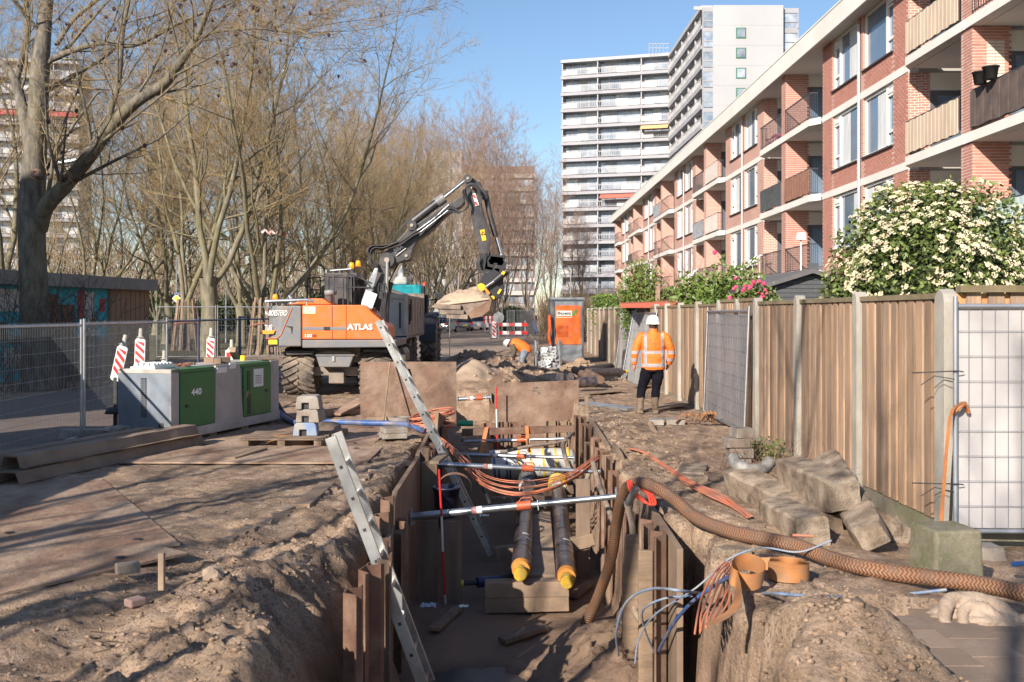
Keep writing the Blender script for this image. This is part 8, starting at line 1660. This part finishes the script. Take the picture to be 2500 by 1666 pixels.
BINS = [(1306, 92, BLUE, 'blue wheelie bin left of the green one'), (1321, 92, mat('bin_green', (.06, .22, .08), None, .5), 'green wheelie bin between two blue ones'), (1331, 97, BLUE, 'farther blue wheelie bin behind the green one'), (1338, 90, _mats['bin_green'], 'green wheelie bin half hidden by the orange cabinet')]
for px, Y_, m, l in BINS:
    c_ = (X_at(px, Y_), Y_, 0); t = thing('wheelie_bin', l, 'bin', c_, 0, 'wheelie bins by the road'); m_ = MB(); m_.box((c_[0], Y_, .55), (.42, .5, .95), taper=1.2); m_.build('body', m, t, bevel=.02); m_ = MB(); m_.box((c_[0], Y_-.02, 1.07), (.56, .62, .07)); m_.build('lid', m, t, bevel=.02); m_ = MB(); m_.cyl((c_[0]-.25, Y_+.2, .1), (c_[0]+.25, Y_+.2, .1), .1, n=12); m_.build('wheel', BLACK, t)
def car(x, y, rz, m, lab, light=True, sc=1.):
    t = thing('parked_car', lab, 'car', (x, y, 0), rz, 'parked cars'); L_, W_ = 4.1*sc, 1.76
    # side profile, local x forward
    pr = [(-2.0, .35), (-2.05, .62), (-1.98, .92), (-1.75, 1.02), (-.9, 1.05), (.9, 1.0), (1.5, .92), (1.95, .75), (2.05, .5), (2.0, .28), (-1.9, .25)]
    mb = MB(); N = len(pr); vs = []
    for s, k in ((-1, .93), (-1, 1), (1, 1), (1, .93)):
        yy = s*(W_/2)*(1 if k == 1 else 1); inset = .0 if k == 1 else .06
        for a, z in pr: vs.append((a*(1 if k == 1 else .97), s*(W_/2-(0.06 if k == 1 else 0)) if k == 1 else s*W_/2, .62+(z-.62)*(1 if k == 1 else .9)))
    order = [1, 0, 3, 2]; vs2 = []
    for o_ in order: vs2 += vs[o_*N:(o_+1)*N]
    fs = [(i*N+j, i*N+(j+1) % N, (i+1)*N+(j+1) % N, (i+1)*N+j) for i in range(3) for j in range(N)]+[tuple(range(N))[::-1], tuple(range(3*N, 4*N))]
    mb.add(vs2, fs); body = mb.build('body', m, t, world=False, fix=True, bevel=.03)
    gp_ = [(-1.88, 1.0), (-1.55, 1.42), (-1.1, 1.50), (.2, 1.48), (1.1, .98)]; mb = MB(); vs = [(a, s*(W_/2-.08-(z-1)*.32), z) for s in (-1, 1) for a, z in gp_]; n5 = 5
    mb.add(vs, [tuple(range(5)), tuple(range(9, 4, -1))]+[(i, i+5, i+6, i+1) for i in range(4)]+[(4, 9, 5, 0)]); mb.build('glasshouse', mat('car_glass', (.02, .025, .03), None, .08), t, world=False, fix=True)
    mb = MB(); mb.add([(a, s*(W_/2-.09-(z-1)*.32), z+.012) for s in (-1, 1) for a, z in gp_[1:4]], [(0, 3, 4, 1), (1, 4, 5, 2)]); 
    for s in (-1, 1):
        for a, b in ((gp_[0], gp_[1]), (gp_[3], gp_[4]), ((-.6, 1.02), (-.6, 1.49)), (gp_[1], gp_[2]), (gp_[2], gp_[3])): mb.bar((a[0], s*(W_/2-.07-(a[1]-1)*.32), a[1]), (b[0], s*(W_/2-.07-(b[1]-1)*.32), b[1]), .05, .06)
    mb.build('roof', m, t, world=False)
    for s in (-1, 1):
        for a in (-1.28, 1.28):
            mb = MB(); mb.cyl((a, s*(W_/2-.2), .31), (a, s*(W_/2+.01), .31), .31, n=18); w_ = mb.build('wheel', BLACK, t, world=False); mb = MB(); mb.cyl((a, s*(W_/2), .31), (a, s*(W_/2+.02), .31), .19, n=12); mb.build('rim', GALV, w_, world=False)
        mb = MB(); mb.box((-2.0, s*.7, .84), (.1, .28, .2)); mb.build('tail_light', REDP, t, world=False); mb = MB(); mb.box((1.98, s*.65, .68), (.12, .3, .13)); mb.build('headlight', WHITE, t, world=False)
    mb = MB(); mb.box((-2.06, 0, .62), (.02, .5, .11)); mb.build('number_plate', YELL, t, world=False); mb = MB(); mb.box((-2.04, 0, .36), (.08, 1.4, .14)); mb.build('bumper', BLACK, t, world=False)
    return t
SILV = mat('silver_car_paint', (.42, .43, .47), (.40, .41, .45), .25, metal=.5, scale=1); GREYC = mat('grey_car_paint', (.24, .25, .28), None, .25, metal=.5); WHC = mat('white_car_paint', (.70, .70, .70), None, .3)
car(X_at(1084, 94), 95, R(78), SILV, 'silver hatchback seen from behind, nearest of the parked cars'); car(X_at(1127, 101), 102, R(100), GREYC, 'grey estate car between the two pale parked cars'); car(X_at(1163, 108), 109, R(-75), WHC, 'white car parked farthest, facing the camera under the bucket'); car(X_at(1312, 118), 118, R(20), WHC, 'white car behind the bins, left of the orange cabinet')
vn = thing('white_van', 'white van behind the parked cars, left of the bucket', 'van', (X_at(1060, 106), 108, 0)); c_ = X_at(1058, 106); m_ = MB(); m_.bb(c_-1.4, c_+1.0, 106, 110.5, .35, 2.3); m_.build('body', WHC, vn, bevel=.15); m_ = MB(); m_.bb(c_-1.2, c_-.3, 105.96, 105.99, 1.3, 2.0); m_.bb(c_-.1, c_+.8, 105.96, 105.99, 1.3, 2.0); m_.build('rear_window', GLASS, vn)
for s in (-1.2, .8): m_ = MB(); m_.cyl((c_+s-.1, 107, .33), (c_+s+.12, 107, .33), .33, n=14); m_.build('wheel', BLACK, vn)
# lamps, poles, signs
def lamppost(px, Y_, h, lab, arm=1.2, head=True, r=.06):
    x = X_at(px, Y_); t = thing('street_lamp', lab, 'street lamp', (x, Y_, 0), 0, 'street lamps'); MB().tube([(x, Y_, -.05), (x, Y_, h)], [r, r*.6], 8).build('pole', GALV, t)
    if head:
        MB().tube([(x, Y_, h), (x+arm*.35, Y_, h+.07)], .03, 6).build('arm', GALV, t); m_ = MB(); m_.box((x+arm*.7, Y_, h+.14), (abs(arm)*.75, .3, .09), ry=-.16*(1 if arm > 0 else -1)); m_.build('lamp_head', GALV, t, bevel=.02)
lamppost(92, 31, 6.4, 'street lamp whose flat head shows between trunk and fork of the big tree', 1.2); lamppost(1393, 96, 6.0, 'white curved street lamp before the foot of the high-rise', -1.4, r=.08); lamppost(1226, 86, 5.8, 'street lamp pole right behind the bucket', .8); lamppost(1093, 100, 6.8, 'thin pole rising left of the bucket sand', .1, False); lamppost(552, 62, 6, 'thin grey pole between the thick grey trunk and the staked tree', .1, False); lamppost(675, 60, 7.5, 'thin pole among the stems of the staked tree', .1, False)
ts = thing('traffic_sign', 'yellow diamond priority sign with blue name plate on a thin pole', 'road sign', (X_at(431, 56), 56, 0)); x = X_at(431, 56); MB().cyl((x, 56, 0), (x, 56, 5.0), .035, n=6).build('pole', GALV, ts); m_ = MB(); c_ = P(431, 729, 55.95); m_.box(c_, (.34, .03, .34), ry=R(45)); d_ = m_.build('diamond', WHITE, ts); m_ = MB(); m_.box(c_-Vector((0, .03, 0)), (.24, .02, .24), ry=R(45)); m_.build('diamond_centre', YELL, d_); m_ = MB(); c_ = P(432, 718, 55.95); m_.box(c_, (.30, .03, .16)); m_.build('name_plate', BLUE, ts)
for px, py, Y_, l in ((472, 783, 20.15, 'small blue name plate clipped on the short tube panel'), (595, 775, 24.0, 'small blue name plate clipped on the panel by the staked tree')):
    m_ = MB(); c_ = P(px, py, Y_); m_.box(c_, (.13, .02, .045)); tag(m_.build('name_tag', BLUE), l, 'name plate')
m_ = MB()
for k in range(9): m_.bar(P(632+k*8, 562+(6 if k % 2 else -3)+k*1.2, 43.5), P(640+k*8, 562+(6 if k % 2 == 0 else -3)+k*1.2, 43.5), .04, .07)
tag(m_.build('barrier_tape', mat('red_white_tape', (.6, .05, .05), (.7, .68, .66), .6, scale=2)), 'fluttering red and white tape high in the staked tree', 'tape')
# ---------------------------------------------------------------- gardens
sd_ = thing('garden_shed', 'dark grey garden shed with low gable behind the board fence', 'shed', (5.9, 20, 0)); m_ = MB(); za = P(0, 658, 19.5).z
pl_ = [(P(1850, 0, 19.8).x, 0), (P(2120, 0, 19.8).x, 0), (P(2120, 0, 19.8).x, P(0, 706, 19.8).z-.05), (P(1985, 0, 19.8).x, P(0, 664, 19.8).z-.05), (P(1850, 0, 19.8).x, P(0, 706, 19.8).z-.05)]
SHD = mat('shed_paint', (.075, .08, .09), (.095, .10, .11), .7, scale=2); m_.prism(pl_, Matrix.Translation((0, 19.8, 0)), 3.0); m_.build('wall', SHD, sd_, fix=True)
for k in range(14): z = 1.7+k*.085; m_ = MB(); w_ = 1.35-max(0, (z-2.3)/.36)*1.1; m_.box((P(1985, 0, 19.8).x, 19.785, z), (max(.2, w_*1.6), .02, .075), rx=.12); m_.build('siding_board', SHD, sd_)
for s, a, b in ((1, (1985, 656), (2135, 702)), (-1, (1985, 656), (1838, 702))): m_ = MB(); A_, B_ = P(*a, 19.6), P(*b, 19.6); m_.add([A_, B_, B_+Vector((0, 3.6, 0)), A_+Vector((0, 3.6, 0)), A_-Vector((0, 0, .09)), B_-Vector((0, 0, .09)), B_+Vector((0, 3.6, -.09)), A_+Vector((0, 3.6, -.09))], [(0, 1, 2, 3), (7, 6, 5, 4), (0, 4, 5, 1), (1, 5, 6, 2), (3, 2, 6, 7), (0, 3, 7, 4)]); m_.build('roof', mat('shed_roof', (.10, .10, .11), (.13, .12, .12), .8, scale=3), sd_, fix=True)
sf_ = MB(); sf_.add([P(1515, 742, 26), P(1700, 736, 26), P(1720, 728, 30), P(1600, 731, 32), P(1515, 737, 32)], [(0, 1, 2, 3, 4)]); sf_.add([P(1515, 742, 26), P(1700, 736, 26), P(1700, 752, 26), P(1515, 752, 26)], [(3, 2, 1, 0)]); tag(sf_.build('red_roof', mat('red_roofing', (.42, .10, .06), (.36, .09, .06), .8, scale=3)), 'low red shed roof just above the far part of the board fence', 'roof')
for px, Y_, y0, y1, l in ((1516, 34, 693, 748, 'bare wooden garden post at the left end of the hedge'), (1605, 29, 690, 745, 'bare wooden garden post in front of the hedge')): a, b = P(px, y0, Y_), P(px, y1, Y_); m_ = MB(); m_.bar((a.x, Y_, 0), a, .13); tag(m_.build('garden_post', TIMB), l, 'post')
def shrub(c, r, n, sz, m, lab, name='garden_shrub', seed=0, hollow=.3, grp=None, cat='shrub'):
    t = thing(name, lab, cat, (c[0], c[1], 0), 0, grp); rd = random.Random(seed); m_ = MB(); leafmass(m_, n, ell(c, r, hollow), sz, rd); m_.build('foliage', m, t)
    m_ = MB()
    for k in range(5): m_.tube([(c[0]+.05*k-.1, c[1], -.05), (c[0]+rd.uniform(-.5, .5)*r[0], c[1]+rd.uniform(-.4, .4)*r[1], c[2]+r[2]*.3)], [.03, .012], 5, cap=False)
    m_.build('stem', BARKD, t); return t, rd
# white flowering bush
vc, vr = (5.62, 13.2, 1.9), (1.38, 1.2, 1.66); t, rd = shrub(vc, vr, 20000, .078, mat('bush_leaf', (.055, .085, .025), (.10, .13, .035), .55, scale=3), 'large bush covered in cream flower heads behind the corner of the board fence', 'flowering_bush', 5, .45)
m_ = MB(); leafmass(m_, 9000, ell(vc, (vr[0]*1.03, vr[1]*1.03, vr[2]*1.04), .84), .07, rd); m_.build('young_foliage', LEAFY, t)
inr = MB(); inr.blob(vc, 1.0, .35, 3, 5, (vr[0]*.72, vr[1]*.72, vr[2]*.76)); inr.build('inner_shade', mat('bush_shade_core', (.018, .028, .012), (.03, .045, .018), .95, scale=9), t)  # dark core stands in for the shade inside the bush
fm = []
FLW = mat('cream_flower', (.66, .58, .42), (.55, .46, .30), .8, scale=30, rand=.12)
for v in range(4):
    q = MB(); r_ = random.Random(v)
    for k in range(16):
        a = r_.uniform(0, 6.28); rr2 = .045*math.sqrt(r_.random()); p = Vector((rr2*math.cos(a), rr2*math.sin(a), .012-rr2*rr2*6)); s = .013; q.add([p+Vector((s, 0, 0)), p+Vector((0, s, .003)), p-Vector((s, 0, 0)), p-Vector((0, s, .003)), p+Vector((0, 0, .008))], [(0, 1, 4), (1, 2, 4), (2, 3, 4), (3, 0, 4)])
    me = q.mesh('flower_head'); me.materials.append(FLW); fm.append(me)
fl_ = []
for k in range(3800):
    v = Vector((rd.gauss(0, 1), rd.gauss(0, 1), rd.gauss(0, 1))).normalized()
    if v.y > .35 or v.z < -.45: continue
    if noise.noise(v*3.1)+.9*noise.noise(v*6) < rd.uniform(-.28, .16): continue
    kf = 1.0*(1+.22*noise.noise(v*2.3+Vector(vc)))*rd.uniform(.90, 1.05); p = Vector(vc)+Vector((v.x*vr[0], v.y*vr[1], v.z*vr[2]))*kf; fl_.append((p, v))
fl_.sort(key=lambda q_: abs(q_[0].x-5.8)+q_[0].y*.3)
st_ = MB()
for i, (p, v) in enumerate(fl_):
    q4 = (v+Vector((0, -.2, .5))).normalized().to_track_quat('Z', 'Y').to_matrix().to_4x4(); M = Matrix.Translation(p) @ q4 @ Matrix.Diagonal((rd.uniform(.65, 1.3),)*3+(1,))
    if i < 300: o = link('flower_head', fm[i % 4], t); o.matrix_basis = M
    else:
        me = fm[i % 4]; st_.add([M @ w.co for w in me.vertices], [tuple(pl.vertices) for pl in me.polygons])
st_.build('flower_heads', FLW, t, kind='stuff')
shrub((3.95, 29.5, 2.1), (.75, .8, 1.35), 3600, .11, LEAFG, 'round bright green shrub behind the fence left of the worker helmet', seed=1, grp='garden shrubs')
shrub((5.0, 22.0, 2.2), (.9, .7, .75), 1800, .12, LEAFG, 'loose laurel with upright shoots behind the fence right of the worker', seed=2, grp='garden shrubs', hollow=.1); shrub((4.45, 24.0, 2.15), (.6, .6, .75), 1200, .12, LEAFG, 'small laurel behind the fence between worker and pink camellia', seed=3, grp='garden shrubs', hollow=.1)
t, rd = shrub((4.45, 18.0, 2.0), (.5, .45, .45), 1300, .09, LEAFY, 'camellia with pink blossoms behind the fence beside the dark shed', seed=4, grp='garden shrubs', hollow=.1)
PNK = mat('pink_blossom', (.62, .03, .13), (.7, .1, .2), .7, scale=20)
for k in range(22): m_ = MB(); m_.blob((4.42+rd.gauss(0, .25), 17.6+rd.uniform(-.15, .2), 2.25+rd.gauss(0, .14)), rd.uniform(.025, .045), .7, 1, k); m_.build('blossom', PNK, t)
for k in range(6):
    m_ = MB(); x = 4.5+k*.28; y = 22+.2*k; h = 2.9+.35*math.sin(k*2.2); m_.tube([(x, y, 2), (x+.05, y, h)], [.015, .006], 4, cap=False); rdd = random.Random(k); leafmass(m_, 46, lambda r: Vector((x+r.gauss(0, .06), y+r.gauss(0, .06), r.uniform(2.4, h))), .09, rdd); tag(m_.build('leafy_shoot', LEAFG), 'leafy upright shoot above the laurel, '+['leftmost', 'second from the left', 'third from the left', 'fourth from the left', 'fifth from the left', 'rightmost'][k], 'shoot')
hd = thing('garden_hedge', 'clipped green hedge above the far part of the board fence', 'hedge', (4.8, 34, 0)); m_ = MB(); rd = random.Random(2); leafmass(m_, 14000, lambda r: Vector((lerp(3.98, 6.6, (q_ := r.random()))+r.gauss(0, .18), lerp(44, 27, q_)+r.gauss(0, .2), lerp(.6, 2.62+.05*noise.noise(Vector((q_*9, 0, 0))), r.random()**.6))), .13, rd); m_.build('foliage', LEAFG, hd)
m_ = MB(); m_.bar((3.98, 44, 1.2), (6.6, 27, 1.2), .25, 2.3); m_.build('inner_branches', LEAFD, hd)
# bare reddish garden shrubs
for k, (px, Y_, h, l) in enumerate([(1620, 36, 4.6, 'thin bare reddish shrub in front of the far windows'), (1575, 44, 4.0, 'bare shrub at the far end of the gardens'), (1660, 33, 3.6, 'small bare shrub behind the worker')]):
    x = X_at(px, Y_); rd = random.Random(k); m_ = MB()
    for j in range(26):
        p = Vector((x+rd.uniform(-.2, .2), Y_+rd.uniform(-.2, .2), 0)); d = Vector((rd.uniform(-.45, .45), rd.uniform(-.3, .3), 1)).normalized(); pts = [p]
        for q_ in range(6): d = (d+Vector((rd.uniform(-.15, .15), rd.uniform(-.1, .1), .05))).normalized(); p = p+d*h/6*rd.uniform(.6, 1.05); pts.append(p)
        m_.tube(pts, [.02, .017, .014, .011, .008, .006, .004], 3, cap=False)
        for q_ in range(2, 7):
            for z_ in range(2): m_.tube([pts[q_], pts[q_]+Vector((rd.uniform(-.35, .35), rd.uniform(-.2, .2), rd.uniform(.1, .5)))], [.006, .003], 3, cap=False)
    t = thing('bare_shrub', l, 'shrub', (x, Y_, 0), 0, 'bare garden shrubs'); m_.build('stem', mat('reddish_twig', (.28, .15, .10), (.22, .13, .09), .9), t)
# brushwood mass at the street end
rd = random.Random(77); m_ = MB()
for k in range(5200):
    x = rd.uniform(2.2, 13) if k % 4 else rd.uniform(-4, 3); Y_ = rd.uniform(62, 74) if k % 4 else rd.uniform(112, 122); p = Vector((x, Y_, rd.uniform(0, 1.8))); m_.tube([p, p+Vector((rd.uniform(-.6, .6), 0, rd.uniform(.6, 2.2)))], [.02, .008], 3, cap=False)
m_.build('brushwood', mat('brushwood', (.28, .20, .14), (.22, .17, .10), .95, scale=.5), kind='stuff')
# outdoor stairs of the flats
for k, (Y_, l) in enumerate([(43.0, 'nearest white garden stair up to the balcony'), (57.5, 'middle white garden stair up to the balcony'), (72.5, 'farthest white garden stair up to the balcony')]):
    t = thing('garden_stair', l, 'stair', (10.3, Y_, 0), 0, 'white stairs to the raised balconies')
    for s in (0, .8):
        m_ = MB(); m_.bar((8.4, Y_+s, 1.2), (10.9, Y_+s, 3.4), .04, .16); m_.build('stringer', WHITE, t); m_ = MB(); m_.tube([(8.4, Y_+s, 2.1), (10.9, Y_+s, 4.35), (11.0, Y_+s, 4.35)], .025, 6)
        for i in range(9): x_ = 8.4+i*.31; z_ = 1.2+i*.273; m_.tube([(x_, Y_+s, z_), (x_, Y_+s, z_+.92)], .012, 4)
        m_.build('handrail', WHITE, t)
    for i in range(11): m_ = MB(); m_.bb(8.5+i*.23, 8.75+i*.23, Y_, Y_+.8, 1.22+i*.2, 1.26+i*.2); m_.build('tread', WHITE, t)
    m_ = MB(); m_.cyl((8.35, Y_, 0), (8.35, Y_, 2.9), .07, n=8); m_.build('post', WHITE, t)
# ---------------------------------------------------------------- debris on the banks
rd = random.Random(44)
for k, (a, b, w, h, l, m) in enumerate([((1455, 1000), (1430, 960), .1, .05, 'short plank end between the wide plate and the worker', TIMB), ((1180, 905), (1225, 885), .2, .08, 'tilted block of timber in front of the bent-over worker', TIMB), ((1120, 880), (1180, 870), .25, .05, 'flat plank on the sand left of the bent-over worker', PLANK), ((1085, 1110), (1060, 1130), .12, .04, 'small board on the bank beside the cable coil', TIMB), ((1835, 1205), (1880, 1222), .1, .05, 'brick sized stone under the long post', OLDC), ((560, 1120), (640, 1095), .16, .03, 'thin plank lying below the pallet', PLANK), ((1500, 948), (1590, 940), .3, .03, 'plywood offcut behind the long grey plank', PLANK)]): boardpx(a, b, w, h, l, m, .03, .05)
m_ = MB()
for k in range(420):
    z_ = rd.choice((0, 0, 1, 2))
    if z_ == 0: x, y = rd.uniform(1.6, 3.5), rd.uniform(8, 22)
    elif z_ == 1: x, y = rd.uniform(-4.8, -1.4), rd.uniform(5, 14)
    else: x, y = rd.uniform(-2, 3), rd.uniform(22, 38)
    p = Vector((x, y, gz(x, y)+.008)); a = rd.uniform(0, 6.28); L_ = rd.uniform(.03, .22); m_.tube([p, p+Vector((math.cos(a)*L_*.5, math.sin(a)*L_*.5, .01)), p+Vector((math.cos(a+.3)*L_, math.sin(a+.3)*L_, .0))], [.004, .004, .002], 3, cap=False)
m_.build('twig_litter', mat('litter', (.12, .08, .055), (.2, .14, .09), .95, scale=5), kind='stuff')
m_ = MB()
for k in range(700):
    x, y = (rd.gauss(-.2, 1.2), rd.uniform(24, 36)) if k % 3 else (rd.gauss(1.75, .3), rd.uniform(11, 18)); r = rd.choice((.02, .03, .05, .08))*(1 if k % 3 else .5); m_.blob((x, y, gz(x, y)+r*.2), r, 1.2, 1, k, (1.2, .9, .7))
m_.build('earth_lumps', gm, kind='stuff')
# pale sand dumped between the upright plates and the excavator
for (cx_, cy_, rx_, ry_, hh_, lb, s_) in ((X_at(1152, 25.5), 25.5, 1.0, 2.1, .28, 'pale smooth sand mound between the two upright steel plates', 1), (X_at(1335, 26.5), 26.5, .9, .9, .15, 'low patch of pale sand just behind the wide plate', 2), (X_at(1185, 34), 34.5, 1.6, 1.8, .32, 'pale sand heap left of the bent-over worker', 3)):
    n_ = 30; vs = []
    for i in range(n_+1):
        for j in range(n_+1):
            u, v = i/n_*2-1, j/n_*2-1; r = math.sqrt(u*u+v*v); k = max(0, 1-r); x, y = cx_+u*rx_, cy_+v*ry_; vs.append((x, y, gz(x, y)-.08+(hh_*(k**.85)+.05*noise.noise(Vector((x*3, y*3, s_)))+.02*noise.noise(Vector((x*11, y*11, s_)))) if k > 0 else gz(x, y)-.1))
    m_ = MB(); m_.add(vs, [(i*(n_+1)+j, (i+1)*(n_+1)+j, (i+1)*(n_+1)+j+1, i*(n_+1)+j+1) for i in range(n_) for j in range(n_)], True); tag(m_.build('sand_pile', SAND), lb, 'sand')
# crumpled filter cloth, lower right
c0 = G(2385, 1515, -.05); c0.z = gz(c0.x, c0.y)-.03; s_ = c0.y/F
def CP(x, y, up=0., dy=0.): return Vector(((x-2385)*s_, dy, (1515-y)*s_*.92+up))
m_ = MB(); m_.blob(Vector((.0, .05, .02)), .23, .5, 3, 5, (1.2, .75, .5)); m_.blob(Vector((.17, -.02, .02)), .17, .6, 3, 8, (1.25, .7, .45))
for pts, r in (([CP(2292, 1522, 0, -.10), CP(2300, 1470, 0, -.03), CP(2320, 1447, 0, .03), CP(2365, 1442, 0, .06), CP(2420, 1452, 0, .05), CP(2462, 1478, 0, .0), CP(2484, 1515, 0, -.05)], (.035, .04, .045, .05, .055, .05, .04)),
               ([CP(2335, 1520, 0, -.13), CP(2340, 1475, 0, -.05), CP(2362, 1455, 0, 0), CP(2400, 1462, 0, -.02), CP(2440, 1500, 0, -.09), CP(2478, 1540, 0, -.12)], (.025, .032, .035, .04, .045, .045)),
               ([CP(2392, 1480, 0, -.06), CP(2370, 1478, 0, -.05), CP(2372, 1496, 0, -.08), CP(2400, 1510, 0, -.12), CP(2440, 1532, 0, -.14)], (.02, .022, .025, .035, .035)),
               ([CP(2288, 1530, 0, -.12), CP(2320, 1532, 0, -.14), CP(2370, 1530, 0, -.16), CP(2420, 1545, 0, -.17), CP(2470, 1552, 0, -.17)], (.03, .035, .03, .035, .03))): limb(m_, pts, r, 12)
me = fuse(m_, .009, 3, 'cloth_heap')
for v in me.vertices: n_ = noise.noise(Vector((v.co.x*16, v.co.y*16, v.co.z*30))); v.co += v.normal*(.010*n_+.006*noise.noise(v.co*55))
me.materials.append(mat('grey_beige_cloth', (.40, .31, .24), (.28, .21, .16), .95, scale=7, bump=.5, bscale=90)); o_ = link('cloth_heap', me); o_.location = c0; tag(o_, 'crumpled beige filter cloth heaped at the right frame edge', 'cloth')
for k, (a, b, w, h, l) in enumerate([((1060, 1540), (1120, 1480), .12, .04, 'short plank on the trench floor below the ranging pole'), ((1225, 1560), (1330, 1530), .14, .05, 'plank lying flat on the trench floor before the timber stack'), ((1020, 1330), (1050, 1290), .1, .05, 'plank end against the left trench wall'), ((1400, 1460), (1440, 1420), .12, .05, 'stub of plank at the foot of the brown hose')]):
    A_, B_ = G(a[0], a[1], FLOOR+.05), G(b[0], b[1], FLOOR+.08); A_.z = gz(A_.x, A_.y)+.05; B_.z = gz(B_.x, B_.y)+.05; m_ = MB(); m_.bar(A_, B_, w, h); tag(m_.build('timber_board', PLD, bevel=.005), l, 'board')
